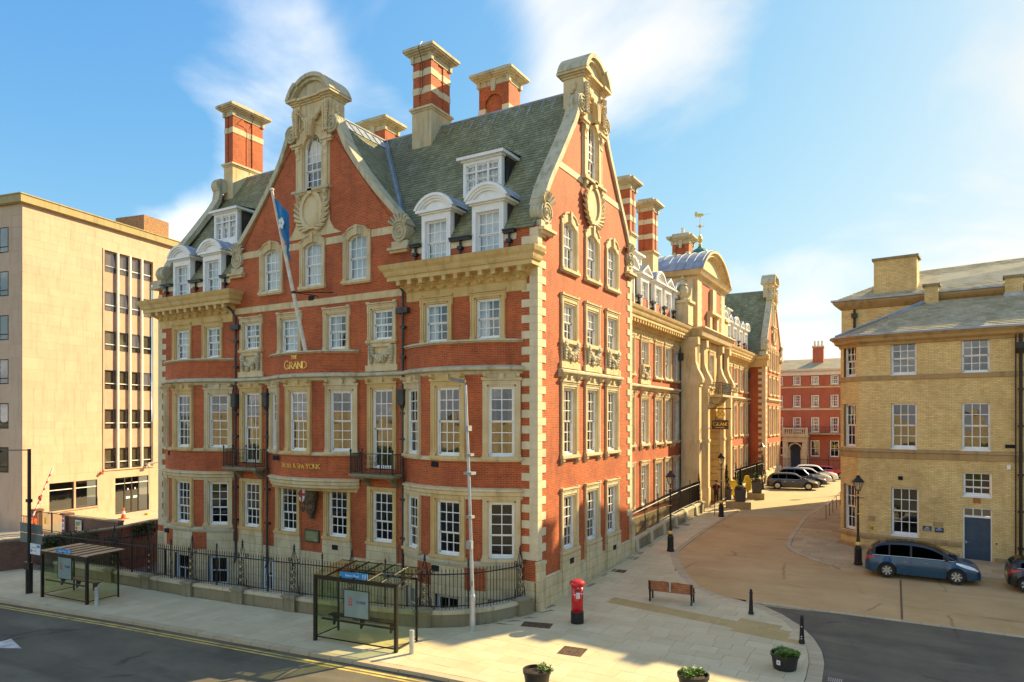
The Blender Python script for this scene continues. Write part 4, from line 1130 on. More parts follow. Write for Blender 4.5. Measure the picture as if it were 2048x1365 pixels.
# the side gable has no stone panel below the belt: brick shows round the oval
# carved panels below the second-floor windows
def carved(fn, u, rz):
    mb = MB(); fbox(mb, lambda a, o, z: (a, -o, z), -.87, .87, .05, -.02, 10.28, 11.52); fbox(mb, lambda a, o, z: (a, -o, z), -.98, .98, .12, -.02, 10.26, 10.55)
    fbox(mb, lambda a, o, z: (a, -o, z), -.6, .6, .16, -.02, 11.42, 11.55)
    me = mb
    o = me.build('carved_panel', M_STONE, hotel, fn(u, 0, 0), rz)
    mb = MB(); garland(mb, -.62, .62, 11.3, .42, .11, 9, lambda a, o_, z: (a, -.06 - o_, z), .78)
    for s in (-1, 1): mb.ball((s * .62, -.14, 11.38), .15, .1, .15, 8, 5)
    for i in range(10): mb.ball((random.uniform(-.3, .3), -.15, 10.85 + random.uniform(-.2, .12)), .11, .1, .1, 6, 4, .2)
    mb.build('carved_garland', M_STONEG, o)
for i in (2, 5): carved(FRONT, W2X[i], 0)
for yy in SY: carved(SIDE, yy, pi / 2)
# ---- slate roofs ---------------------------------------------------------
def segs(rng, t0, t1, gaps):
    a0, b0 = rng(t0); a1, b1 = rng(t1)
    out = [(a0, b0, a1, b1)]
    for (ga, gb, ta, tb) in gaps:
        if not (ta <= t0 < tb): continue
        nw = []
        for (a, b, c, d) in out:
            if gb <= a or ga >= b: nw.append((a, b, c, d)); continue
            if ga - a > .02: nw.append((a, ga, min(c, ga), ga))
            if b - gb > .02: nw.append((gb, b, gb, max(d, gb)))
        out = nw
    return out
def slates(parent, fn, rng, T, e=.2, w=.3, mat=None, name='slates', gaps=()):
    """fn(s, t, lift) -> point; rng(t) -> (s0, s1); courses run up the slope from t=0 to T"""
    mb = MB(); n = int(T / e); e = T / n
    for j, cut in [(j, c) for j in range(n) for c in segs(rng, j * e, min(T, j * e + e * 1.05), gaps)]:
        t0 = j * e; t1 = t0 + e * 1.05
        a0, b0, a1, b1 = cut
        if b0 - a0 < .05: continue
        s = a0 - (w * .5 if j % 2 else 0)
        while s < b0:
            ww = w * random.uniform(.82, 1.15); x0, x1 = max(s + .006, a0), min(s + ww - .006, b0)
            s += ww
            if x1 - x0 < .03: continue
            l = .022 + random.uniform(-.004, .008); dt = random.uniform(-.012, .012)
            u0, u1 = max(x0, a1), min(x1, b1)
            if u1 < u0: u0 = u1 = (u0 + u1) / 2 if a1 <= (u0 + u1) / 2 <= b1 else min(max((x0 + x1) / 2, a1), b1)
            p = [fn(x0, t0 + dt, l), fn(x1, t0 + dt, l), fn(u1, min(T, t1), .003), fn(u0, min(T, t1), .003), fn(x0, t0 + dt, -.002), fn(x1, t0 + dt, -.002)]
            mb.add(p, [(0, 1, 2, 3), (4, 5, 1, 0)])
    return mb.build(name, mat or M_SLATE, parent, kind='stuff')
EZ, RZ, KC = 16.0, 24.0, 1.27
TR = sqrt(5.63 ** 2 + (RZ - EZ) ** 2)
def fmain(s, t, l):
    k = t / TR; return (s, 5.63 * k - .08 - l * (RZ - EZ) / TR, EZ + (RZ - EZ) * k + l * 5.63 / TR)
def vdx(z): return max(0, (RZ - z) / KC)
roof = MB()
def t_of(z): return (z - EZ) / (RZ - EZ) * TR
GAPS = [(x - .78, x + .78, -1, t_of(17.0)) for x in DORX] + [(-3.72 - 1.0, -3.72 + 1.0, t_of(18.05), t_of(19.6)), (-21.8 - 1.0, -21.8 + 1.0, t_of(18.3), t_of(19.9))]
for (a, b) in ((-25.8, CXG), (CXG, -.12)):
    pass
def rfaces():
    n = 48
    for side in (-1, 1):
        for i in range(n):
            k0, k1 = i / n, (i + 1) / n; z0, z1 = EZ + (RZ - EZ) * k0, EZ + (RZ - EZ) * k1
            if side > 0: A, B, C, D = CXG + vdx(z0), -.12, -.12, CXG + vdx(z1)
            else: A, B, C, D = -25.8, CXG - vdx(z0), CXG - vdx(z1), -25.8
            for (a, b, c, d) in segs(lambda t: (A, B) if t < k0 + 1e-6 else (D, C), k0, k1, [(ga, gb, ta / TR, tb / TR) for ga, gb, ta, tb in GAPS]):
                roof.face([(a, 5.63 * k0 - .07, z0 - .01), (b, 5.63 * k0 - .07, z0 - .01), (d, 5.63 * k1 - .07, z1 - .01), (c, 5.63 * k1 - .07, z1 - .01)])
            yv0, yv1 = 5.63 * k0, 5.63 * k1
            x0, x1 = CXG + side * vdx(z0), CXG + side * vdx(z1)
            roof.face([(x0, -.05, z0 - .01), (x0, yv0, z0 - .01), (x1, yv1, z1 - .01), (x1, -.05, z1 - .01)])
    roof.face([(-25.8, 11.2, EZ), (-.12, 11.2, EZ), (-.12, 5.6, RZ), (-25.8, 5.6, RZ)])
rfaces()
RF = roof.build('roof', M_SLATE, hotel)
slates(RF, fmain, lambda t: (CXG + vdx(EZ + (RZ - EZ) * t / TR) + .05, -.14), TR, gaps=GAPS)
slates(RF, fmain, lambda t: (-25.75, CXG - vdx(EZ + (RZ - EZ) * t / TR) - .05), TR, gaps=GAPS)
TC = sqrt(((RZ - EZ) / KC) ** 2 + (RZ - EZ) ** 2)
for side in (-1, 1):
    def fx(s, t, l, side=side):
        k = t / TC; x = (RZ - EZ) / KC * (1 - k)
        return (CXG + side * (x + l * .75), s, EZ + (RZ - EZ) * k + l * .6)
    slates(RF, fx, lambda t: (.05, max(.06, 5.63 * t / TC - .04)), TC)
def roll(name, pts, r, mat=M_LEAD, parent=None):
    mb = MB(); mb.tube(pts, r, 7); return mb.build(name, mat, parent or RF)
# lead ridge with saddle strips, lead valleys
def ridge(p, q, half, drop, nrm, n):
    mb = MB(); p = Vector(p); q = Vector(q); nrm = Vector(nrm)
    for s in (-1, 1):
        mb.face([p, q, q + nrm * half * s - Vector((0, 0, drop)), p + nrm * half * s - Vector((0, 0, drop))])
    for i in range(n + 1):
        c = p.lerp(q, i / n)
        for s in (-1, 1): mb.bar(c + Vector((0, 0, .02)), c + nrm * half * s - Vector((0, 0, drop - .02)), .05, .04)
    mb.tube([p + Vector((0, 0, .03)), q + Vector((0, 0, .03))], .07, 7); return mb.build('ridge_lead', M_LEAD, RF)
ridge((CXG, 5.6, RZ + .06), (-.5, 5.6, RZ + .06), .60, .84, (0, 1, 0), 18)
ridge((-25.6, 5.6, RZ + .06), (CXG, 5.6, RZ + .06), .60, .84, (0, 1, 0), 18)
ridge((CXG, .1, RZ + .06), (CXG, 5.6, RZ + .06), .55, .68, (1, 0, 0), 9)
for s in (-1, 1):
    mb = MB(); pts = [(CXG + s * vdx(EZ + (RZ - EZ) * k), 5.63 * k - .06, EZ + (RZ - EZ) * k + .05) for k in (0.12, .99)]
    a, b = Vector(pts[0]), Vector(pts[1]); w = Vector((s * .2, -.05, .12)); w2 = Vector((-s * .10, -.22, .06))
    mb.face([a + w, b + w, b, a]); mb.face([a, b, b + w2, a + w2]); mb.tube([a, b], .05, 5); mb.build('valley_lead', M_LEAD, RF)

# ---- dormers -------------------------------------------------------------
def dormer_low(x, fn, rz, zb=14.92, scale=1.0, kind='arch', lim=300, ydepth=1.6, cur='net'):
    """white dormer that rises from the cornice, with a curved or pointed head"""
    hw = .80 * scale; zt = zb + 2.36
    mb = MB(); L = lambda u, o, z: fn(x + u, o, z)
    F = lambda u0, u1, o0, o1, z0, z1: fbox(mb, L, u0, u1, o0, o1, z0, z1)
    iw = .585 * scale
    F(-hw, -iw, .06, -.3, zb - .05, zt); F(iw, hw, .06, -.3, zb - .05, zt); F(-iw, iw, .06, -.3, zb + 2.06, zt); F(-iw, iw, .06, -.3, zb - .05, zb + .05)
    for s in (-1, 1): F(s * (iw + .02), s * (iw + .09), .085, .06, zb, zt - .22)
    F(-hw - .10, hw + .10, .14, -ydepth, zt, zt + .07); F(-hw - .22, hw + .22, .26, -ydepth, zt + .07, zt + .19)
    d = mb.build('dormer', M_WHITE, hotel)
    mb = MB(); top = zt + .19; R0 = hw + .27; rise = .66 if kind == 'arch' else .62
    if kind == 'arch':
        RR = (R0 * R0 + rise * rise) / (2 * rise); ae = math.asin(R0 / RR); n = 12
        ap = lambda a, r: (r * sin(a), top + r * cos(a) - (RR - rise))
        for i in range(n):
            a0, a1 = -ae + 2 * ae * i / n, -ae + 2 * ae * (i + 1) / n
            for (ra, rb, o) in ((RR + .03, RR - .10, .30), (RR - .10, RR - .2, .24), (RR - .2, RR - .3, .17)):
                P = [ap(a0, ra), ap(a1, ra), ap(a1, rb), ap(a0, rb)]; P = [(a, max(b, top + .001)) for a, b in P]
                mb.prism(P, lambda a, b, t: L(a, t, b), o, -.05)
        mb.prism([(a, max(b, top)) for a, b in [ap(-ae + 2 * ae * i / n, RR - .25) for i in range(n + 1)]], lambda a, b, t: L(a, t, b), .08, -.05)
        mb.build('pediment', M_WHITE, d); lb = MB()
        for i in range(n):
            a0, a1 = -ae + 2 * ae * i / n, -ae + 2 * ae * (i + 1) / n; p, q = ap(a0, RR + .035), ap(a1, RR + .035)
            lb.face([L(p[0], .2, p[1]), L(q[0], .2, q[1]), L(q[0], -ydepth, q[1]), L(p[0], -ydepth, p[1])])
        for k in range(4):
            lb.tube([L(ap(-ae + 2 * ae * i / n, RR + .04)[0], .18 - k * .45, ap(-ae + 2 * ae * i / n, RR + .04)[1]) for i in range(n + 1)], .025, 4, False)
        lb.build('lead_roof', M_LEAD, d)
    else:
        for s in (-1, 1):
            mb.prism([(0, top + rise), (0, top + rise - .16), (s * (R0 - .15), top + .001), (s * R0, top + .001)], lambda a, b, t: L(a, t, b), .28, -.05)
        mb.prism([(0, top + rise - .1), (-R0 + .12, top), (R0 - .12, top)], lambda a, b, t: L(a, t, b), .08, -.05)
        mb.build('pediment', M_WHITE, d); lb = MB()
        for s in (-1, 1): lb.face([L(0, .27, top + rise + .01), L(s * (R0 + .01), .27, top + .01), L(s * (R0 + .01), -ydepth, top + .01), L(0, -ydepth, top + rise + .01)])
        lb.build('lead_roof', M_LEAD, d)
    ck = MB()
    for s in (-1, 1):
        ck.face([L(s * (hw - .01), -.25, zb + .3), L(s * (hw - .01), -ydepth, zb + .3), L(s * (hw - .01), -ydepth, zt), L(s * (hw - .01), -.25, zt)])
    ck.build('lead_cheek', M_LEADD, d)
    p = L(0, 0.02, zb + .05)
    window(hotel, p[0], p[1], p[2], rz, iw * 2, 2.02, 3, 2, 2, curtain=cur, room_mb=room, pool=pool, lim=lim, fw=.05)
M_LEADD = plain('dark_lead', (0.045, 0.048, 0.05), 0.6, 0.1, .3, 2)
for x in DORX: dormer_low(x, FRONT, 0)
# eaves: black gutters, white band and rainwater boxes between the dormers
def eaves(fn, runs, z, ox=.0):
    for a, b in runs:
        mb = MB(); fbox(mb, fn, a, b, .22, .02, z - .14, z - .02); fbox(mb, fn, a, b, .26, .18, z - .05, z + .02); mb.build('gutter', M_IRON, hotel)
        mb = MB(); fbox(mb, fn, a, b, .04, -.02, z - .42, z - .15); mb.build('eaves_band', M_QUOIN, hotel)
        m = (a + b) / 2
        mb = MB(); p = fn(m, .12, 0); mb.tube([(p[0], p[1], z - .1), (p[0], p[1], z - 1.0)], .055, 7); mb.box(p[0] - .11, p[0] + .11, p[1] - .11, p[1] + .11, z - .55, z - .4); mb.build('downpipe', M_IRON, hotel)
eaves(FRONT, [(-25.5, W2X[0] - .83), (W2X[0] + .83, W2X[1] - .83), (W2X[1] + .83, -19.3), (-6.55, W2X[6] - .83), (W2X[6] + .83, W2X[7] - .83), (W2X[7] + .83, -1.0)], 16.0)
def dormer_up(x, fn, rz, z0=18.3, o=-1.55, w=2.1, h=1.62, dep=2.2, lim=300):
    L = lambda u, oo, z: fn(x + u, o + oo, z); mb = MB(); hw = w / 2; F = lambda *a: fbox(mb, L, *a)
    F(-hw, -hw + .15, 0, -.3, z0 - .4, z0 + h); F(hw - .15, hw, 0, -.3, z0 - .4, z0 + h); F(-hw + .15, hw - .15, 0, -.3, z0 - .4, z0 + .05); F(-hw + .15, hw - .15, 0, -.3, z0 + h - .15, z0 + h)
    F(-hw - .08, hw + .08, .08, -dep, z0 + h, z0 + h + .08); F(-hw - .22, hw + .22, .24, -dep, z0 + h + .08, z0 + h + .22)
    for q in (-1, 1): F(q * w * .155 - .045, q * w * .155 + .045, .0, -.2, z0 + .06, z0 + h - .16)
    F(-hw + .16, hw - .16, .01, -.2, z0 + h * .66, z0 + h * .66 + .06)
    d = mb.build('dormer', M_WHITE, hotel); lb = MB()
    lb.face([L(-hw - .24, .26, z0 + h + .225), L(hw + .24, .26, z0 + h + .225), L(hw + .24, -dep - .6, z0 + h + .5), L(-hw - .24, -dep - .6, z0 + h + .5)]); lb.build('lead_roof', M_LEAD, d)
    ck = MB()
    for s in (-1, 1): ck.face([L(s * (hw - .01), -.25, z0 - .4), L(s * (hw - .01), -dep, z0 - .4), L(s * (hw - .01), -dep, z0 + h), L(s * (hw - .01), -.25, z0 + h)])
    ck.build('lead_cheek', M_LEADD, d)
    p = L(0, .04, z0 + .05); window(hotel, p[0], p[1], p[2], rz, w - .3, h - .2, 6, 2, 2, curtain='net', room_mb=room, pool=pool, lim=lim, fw=.04)
dormer_up(-3.72, FRONT, 0, z0=18.35); dormer_up(-21.8, FRONT, 0, z0=18.6)

# ---- chimneys ------------------------------------------------------------
def chimney(x0, x1, y0, y1, z0, zs, zt, bands=(), niche=None, bld=None, pots=0):
    bld = bld or hotel
    mb = MB(); e = .03
    zn = zt - .95
    zz = [zs, zn]
    # brick stack with a recessed vertical channel on each face
    cx, cy = (x0 + x1) / 2, (y0 + y1) / 2
    if niche:
        a, b, za, zb_ = niche                           # arched niche on the -Y face
        hl = []
        n = 8; r = (b - a) / 2
        hl.append((a, b, za, zb_ - r))
        for i in range(n):
            t0, t1 = i / n * r, (i + 1) / n * r; hw = sqrt(max(0, r * r - ((t0 + t1) / 2) ** 2)); hl.append(((a + b) / 2 - hw, (a + b) / 2 + hw, zb_ - r + t0, zb_ - r + t1))
        wallpanel(mb, lambda u, o, z: (u, y0, z), [zs, zn], x0, x1, hl)
        mb.box(x0, x1, y0 + .12, y1, zs, zn)
        for xx in (x0, x1): mb.face([(xx, y0, zs), (xx, y0 + .13, zs), (xx, y0 + .13, zn), (xx, y0, zn)])
    else:
        mb.box(x0 + .05, x1 - .05, y0 + .05, y1 - .05, zs, zn)
        wx, wy = (x1 - x0), (y1 - y0)
        for (a, b) in ((x0, x0 + wx * .36), (x1 - wx * .36, x1)):
            for (c, d) in ((y0, y0 + wy * .36), (y1 - wy * .36, y1)): mb.box(a, b, c, d, zs, zn - .001)
    ch = mb.build('chimney', M_BRICK, bld)
    if zs > z0:
        mb = MB(); mb.box(x0 - .04, x1 + .04, y0 - .04, y1 + .04, z0, zs - .22); mb.box(x0 - .09, x1 + .09, y0 - .09, y1 + .09, zs - .22, zs - .12); mb.box(x0 - .16, x1 + .16, y0 - .16, y1 + .16, zs - .12, zs); mb.build('stone_base', M_STONE, ch)
    for z in bands:
        mb = MB(); p = .025; wx, wy = x1 - x0, y1 - y0
        mb.box(x0 + .03, x1 - .03, y0 + (.14 if niche else .03), y1 - .03, z + .01, z + .35)
        q0, q1 = (niche[0], niche[1]) if niche else (x0 + wx * .37, x1 - wx * .37)
        for (a, b) in ((x0 - p, q0), (q1, x1 + p)):
            for (c, d) in ((y0 - p, y0 + wy * .37), (y1 - wy * .37, y1 + p)): mb.box(a, b, c, d, z, z + .36)
        if niche:
            pass
        mb.build('stone_band', M_QUOIN, ch)
    mb = MB()
    mb.box(x0 - .03, x1 + .03, y0 - .03, y1 + .03, zn, zn + .3)
    if niche: mb.prism([((niche[0] + niche[1]) / 2 - .1, zn - .35), ((niche[0] + niche[1]) / 2 + .1, zn - .35), ((niche[0] + niche[1]) / 2 + .18, zn + .3), ((niche[0] + niche[1]) / 2 - .18, zn + .3)], lambda a, b, t: (a, t, b), y0 - .12, y0 + .05)
    for s, t in ((x0, y0), (x1, y0), (x0, y1), (x1, y1)):
        mb.box(s - .10, s + .10, t - .10, t + .10, zn - .02, zn + .32)
    for (e, a, b) in ((.12, .30, .38), (.24, .38, .46), (.36, .46, .54), (.42, .54, .66), (.40, .66, .70), (.02, .70, .95)): mb.box(x0 - e, x1 + e, y0 - e, y1 + e, zn + a, zn + b)
    mb.build('chimney_cap', M_STONEG, ch)
    for i in range(pots):
        mb = MB(); mb.lathe([(.16, 0), (.13, .5), (.17, .52), (.17, .6)], 10, (x0 + (x1 - x0) * (i + .5) / pots, cy, zt)); mb.build('chimney_pot', M_CREAM, ch)
    return ch
chimney(-10.22, -9.0, 4.7, 6.45, 21.8, 24.95, 28.4, (25.7, 26.65))
chimney(-25.7, -24.9, 4.45, 6.85, 22.4, 24.75, 28.8, (26.75,))
chimney(-8.05, -6.07, 8.0, 9.3, 20, 22, 27.9, (25.35,), niche=(-7.62, -6.5, 23, 26.45))
chimney(-17.0, -15.05, 8.0, 9.25, 20, 22, 27.1, (24.6,), niche=(-16.6, -15.4, 23, 25.7))
mb = MB(); mb.tube([(-9.55, 4.62, 28.5), (-9.5, 4.2, 28.0), (-9.52, 4.62, 27.3), (-9.5, 4.62, 26), (-9.75, 4.62, 25.4)], .02, 5); mb.build('cable', M_IRON, hotel)
mb = MB(); mb.tube([(-24.85, 5.7, 28.5), (-24.4, 5.7, 28.0), (-24.86, 5.7, 27.4), (-24.86, 5.7, 24.3)], .02, 5); mb.build('cable', M_IRON, hotel)
# left end coping stub under the chimney
mb = MB()
zs_ = frange(17.0, 23.4, 16)
for z0, z1 in zip(zs_, zs_[1:]):
    u0, u1 = CYS - HALFS(z0), CYS - HALFS(z1)
    mb.prism([(u0 - .08, z0 + .05), (u1 - .08, z1 + .05), (u1 + .15, z1 - .1), (u0 + .15, z0 - .1)], lambda a, b, t: (t, a, b), -26.05, -25.4)
mb.build('gable_coping', M_STONEG, hotel)
link('scroll', SCR, hotel, (-26.0, .3, 16.75), -pi / 2); link('scroll', SCR, hotel, (-26.0, 4.1, 23.2), -pi / 2)
mb = MB(); mb.box(-26.1, -25.3, -.25, .75, 15.895, 16.3); mb.build('scroll_block', M_STONEG, hotel); mb = MB(); mb.box(-26.25, -25.2, -.4, .9, 15.76, 15.9); mb.build('scroll_cap', M_STONEG, hotel)
# ---- rainwater pipes -----------------------------------------------------
M_PIPE = plain('lead_grey_pipe', (0.055, 0.052, 0.048), 0.6, .2, .3, 4)
for x, zt in ((-18.72, 13.6), (-16.2, 9.6), (-7.0, 13.9)):
    mb = MB(); mb.tube([(x, -.14, zt), (x, -.14, .35), (x + .02, -.25, .1)], .058, 8)
    if zt > 11: mb.tube([(x - .25, -.5, zt + .55), (x - .12, -.3, zt + .35), (x, -.14, zt)], .058, 8)
    for z in (2.4, 4.2, 7.0, 8.2, 10.8, 12.2):
        if z < zt - .3: mb.box(x - .14, x + .14, -.21, -.02, z, z + .10)
    p = mb.build('downpipe', M_PIPE, hotel)
    mb = MB(); z = 8.65
    mb.box(x - .17, x + .17, -.34, -.03, z, z + .62); mb.box(x - .21, x + .21, -.38, -.03, z + .62, z + .72); mb.lathe([(.17, 0), (.06, -.22)], 8, (x, -.18, z)); mb.build('hopper', M_PIPE, p)
    if zt > 11:
        mb = MB(); z = 12.9; mb.box(x - .33, x + .33, -.26, -.03, z, z + .26); mb.build('hopper', M_PIPE, p)
# ---- balconies -----------------------------------------------------------
def scrolls(mb, fn, u0, u1, z0, z1, o, n):
    w = (u1 - u0) / n; h = z1 - z0
    for i in range(n):
        for k in range(3):
            c = (u0 + w * (i + .5), z0 + h * (k + .5) / 3); r = min(w, h / 3) * .46; s = 1 if (i + k) % 2 else -1
            pts = []
            for q in range(15):
                t = q / 14; a = s * t * 3.2 * pi + k; rr = r * (1 - .75 * t); pts.append(fn(c[0] + rr * cos(a), o, c[1] + rr * sin(a)))
            mb.tube(pts, .013, 4)
for x in (W2X[2], W2X[5]):
    mb = MB(); mb.box(x - 1.36, x + 1.36, -.86, 0, 5.30, 5.40); mb.box(x - 1.28, x + 1.28, -.78, 0, 5.22, 5.30)
    for s in (-1, 1): mb.prism([(0, 5.22), (-.55, 5.22), (-.5, 5.1), (-.2, 4.92), (0, 4.72)], lambda a, b, t: (t, a, b), x + s * .85 - .12, x + s * .85 + .12)
    b_ = mb.build('balcony', M_MOSSY, hotel)
    mb = MB()
    for z in (5.48, 6.36): mb.box(x - 1.3, x + 1.3, -.82, -.79, z - .015, z + .015); mb.box(x - 1.3, x - 1.27, -.8, 0, z - .015, z + .015); mb.box(x + 1.27, x + 1.3, -.8, 0, z - .015, z + .015)
    scrolls(mb, FRONT, x - .5, x + .5, 5.52, 6.3, .805, 3)
    for s in (-1, 1): mb.lathe([(.03, 5.4), (.03, 6.42), (.06, 6.5), (.0, 6.6)], 7, (x + s * 1.28, -.8, 0)); mb.lathe([(.025, 5.4), (.025, 6.5), (.05, 6.56), (0, 6.64)], 7, (x + s * .55, -.8, 0))
    rl = mb.build('balcony_railing', M_IRON, b_)
    bm_ = MB(); bm_.box(-.011, .011, -.011, .011, 0, .87); bme = bm_.mesh('railing_bar', M_IRON)
    for i in range(24):
        u = x - 1.24 + i * 2.48 / 23
        if abs(u - x) > .52: link('railing_bar', bme, b_, (u, -.805, 5.49))
    for i in range(6):
        for s in (-1, 1): link('railing_bar', bme, b_, (x + s * 1.285, -.7 + i * .12, 5.49))
# ---- gilt lettering on the middle bow ------------------------------------
GL = {'T': [[(0, 1), (.8, 1)], [(.4, 1), (.4, 0)]], 'H': [[(0, 0), (0, 1)], [(.75, 0), (.75, 1)], [(0, .52), (.75, .52)]], 'E': [[(0, 0), (0, 1)], [(0, 1), (.55, 1)], [(0, .52), (.45, .52)], [(0, 0), (.58, 0)]],
      'L': [[(0, 1), (0, 0)], [(0, 0), (.55, 0)]], 'N': [[(0, 0), (0, 1)], [(0, 1), (.75, 0)], [(.75, 0), (.75, 1)]], 'A': [[(0, 0), (.4, 1)], [(.4, 1), (.8, 0)], [(.16, .36), (.64, .36)]], 'Y': [[(0, 1), (.38, .48)], [(.76, 1), (.38, .48)], [(.38, .48), (.38, 0)]],
      'K': [[(0, 0), (0, 1)], [(.66, 1), (0, .46)], [(.2, .6), (.72, 0)]], '.': [[(0, .0), (0, .09)]]}
def arcpts(cx, cy, rx, ry, a0, a1, n=12): return [(cx + rx * cos(radians(a0 + (a1 - a0) * i / n)), cy + ry * sin(radians(a0 + (a1 - a0) * i / n))) for i in range(n + 1)]
GL['G'] = [arcpts(.48, .5, .48, .5, 55, 350, 18), [(.92, .42), (.92, .06)], [(.62, .42), (1.0, .42)]]
GL['O'] = [arcpts(.5, .5, .5, .5, 0, 360, 22)]
GL['D'] = [[(0, 0), (0, 1)], [(0, 1)] + arcpts(.25, .5, .55, .5, 90, -90, 14) + [(0, 0)]]
GL['P'] = [[(0, 0), (0, 1)], [(0, 1)] + arcpts(.25, .74, .3, .26, 90, -90, 10) + [(0, .48)]]
GL['R'] = GL['P'] + [[(.25, .48), (.68, 0)]]
GL['S'] = [arcpts(.28, .75, .26, .25, 40, 270, 12) + arcpts(.28, .25, .28, .25, 90, -140, 12)]
GL['&'] = [[(.8, .42)] + arcpts(.36, .24, .34, .24, -10, -180, 8) + [(.05, .35), (.5, .68)] + arcpts(.34, .8, .17, .2, -20, 200, 10) + [(.2, .7), (.8, 0)]]
GW = {'T': .8, 'H': .75, 'E': .58, 'L': .55, 'N': .75, 'A': .8, 'Y': .76, 'K': .72, '.': .05, 'G': 1, 'O': 1, 'D': .8, 'P': .55, 'R': .66, 'S': .56, '&': .8, ' ': .3}
def letter_mesh(ch, h, wt, mat=None, depth=.03):
    mb = MB()
    for st in GL[ch]:
        pts = [(x * h, 0, z * h) for x, z in st]
        for a, b in zip(pts, pts[1:]):
            dx, dz = b[0] - a[0], b[2] - a[2]; L = sqrt(dx * dx + dz * dz) or 1
            k = wt * (.55 + .45 * abs(dz) / L)
            ex, ez = dx / L * k * .25, dz / L * k * .25; nx, nz = -dz / L * k / 2, dx / L * k / 2
            mb.prism([(a[0] - ex + nx, a[2] - ez + nz), (b[0] + ex + nx, b[2] + ez + nz), (b[0] + ex - nx, b[2] + ez - nz), (a[0] - ex - nx, a[2] - ez - nz)], lambda p, q, t: (p, t, q), -depth, .01)
        if len(st) == 2 and ch != '.':
            for p in (pts[0], pts[1]):                    # serifs
                if abs(p[2]) < 1e-6 or abs(p[2] - h) < 1e-6: mb.box(p[0] - wt * .85, p[0] + wt * .85, -depth + .004, .01, p[2] - wt * .18, p[2] + wt * .18)
    return mb.mesh('letter', mat or M_GOLD)
def bow_text(words, x_left, z, gap):
    """letters follow the curve of the bow; words: [(text, height)]"""
    t = MB(); t.box(-.001, .001, -.001, .001, 0, .001); root = None
    x = x_left
    for txt, h, wt in words:
        for ch in txt:
            if ch != ' ':
                xm = x + GW[ch] * h / 2; a = math.asin((xm - CXG) / (BR)); p = bowp(CXG, a, .012)
                o = link('letter', letter_mesh(ch, h, wt), hotel, (p[0] - cos(a) * GW[ch] * h / 2, p[1] - sin(a) * GW[ch] * h / 2, z), a)
            x += GW[ch] * h + gap * h
bow_text([('THE', .16, .036)], -13.42, 11.0, .22)
bow_text([('G', .40, .062), ('RAND', .325, .058)], -13.98, 10.5, .17)
bow_text([('H', .23, .038), ('OTEL ', .18, .034), ('& ', .21, .034), ('S', .23, .038), ('PA. ', .18, .034), ('YORK', .22, .038)], -14.2, 5.55, .15)
# ---- vents, plaque, crest ------------------------------------------------
for fn, u, z, o in ((FRONT, W2X[3] - .1, 6.0, .86), (FRONT, W2X[4], 1.62, .13), (FRONT, BAYL - 1.6, 1.55, .92), (FRONT, BAYL - 1.5, 6.02, .75), (FRONT, BAYR - .7, 6.02, .96), (FRONT, BAYR - .6, 1.52, 1.08), (SIDE, 3.0, 1.6, .17), (SIDE, 8.2, 1.35, .17), (FRONT, CXG - .1, 14.15, .02)):
    mb = MB(); fbox(mb, fn, u - .19, u + .19, o + .015, o - .04, z - .12, z + .12); mb.build('air_vent', M_DARK, hotel)
pq = MB(); pq.box(-13.47, -12.47, -.06, 0, 1.72, 2.34); PL = pq.build('plaque_frame', plain('green_bronze', (.05, .085, .05), .5, .3), hotel)
pq = MB(); pq.box(-13.41, -12.53, -.07, -.05, 1.78, 2.28); pf = pq.build('plaque', plain('green_plaque', (.17, .21, .09), .6), PL)
pq = MB()
for i in range(6): pq.box(-13.34, -13.34 + (.74 if i % 3 else .6), -.075, -.07, 2.2 - i * .055, 2.215 - i * .055)
pq.box(-12.82, -12.58, -.075, -.07, 1.8, 1.88); pq.build('plaque_lines', plain('plaque_gilt', (.42, .36, .16), .6), PL)
mb = MB(); cx, cz = -13.05, 4.1
mb.ball((cx, -.25, cz + .1), .62, .28, .6, 14, 9); mb.ball((cx + .1, -.18, cz - .55), .34, .2, .4, 10, 6); mb.ball((cx + .1, -.12, cz - .95), .14, .12, .22, 8, 5)
for s in (-1, 1):
    for k in range(4):
        a0 = k * .9
        pts = [(cx + s * (.62 - .10 * k) + .16 * (1 - q / 12 * .8) * cos(a0 + q * .6 * s), -.3, cz + .55 - k * .42 + .16 * (1 - q / 12 * .8) * sin(a0 + q * .6 * s)) for q in range(13)]
        mb.tube(pts, .05, 5)
mb.box(cx - .25, cx + .45, -.05, 0, cz - .5, cz + .75); mb.box(cx - .05, cx + .28, -.05, 0, cz - 1.2, cz - .5)
CR = mb.build('crest', plain('crest_stone', (.13, .09, .045), .85, 0, .4, 5, .3), hotel)
mb = MB(); sh = [(-.3, .34), (.3, .34), (.3, -.02), (.2, -.24), (0, -.4), (-.2, -.24), (-.3, -.02)]
mb.prism(sh, lambda a, b, t: (cx - .18 + a, -.50 + t - a * .25, cz + .02 + b), 0, .06); mb.build('shield', plain('shield_white', (.70, .66, .6), .6), CR)
mb = MB()
mb.prism([(-.07, .34), (.07, .34), (.07, -.34), (0, -.4), (-.07, -.34)], lambda a, b, t: (cx - .18 + a, -.515 + t - a * .25, cz + .02 + b), 0, .03); mb.prism([(-.3, .14), (.3, .14), (.3, .0), (-.3, .0)], lambda a, b, t: (cx - .18 + a, -.512 + t - a * .25, cz + .02 + b), 0, .03)
mb.build('red_cross', plain('shield_red', (.42, .02, .02), .6), CR)
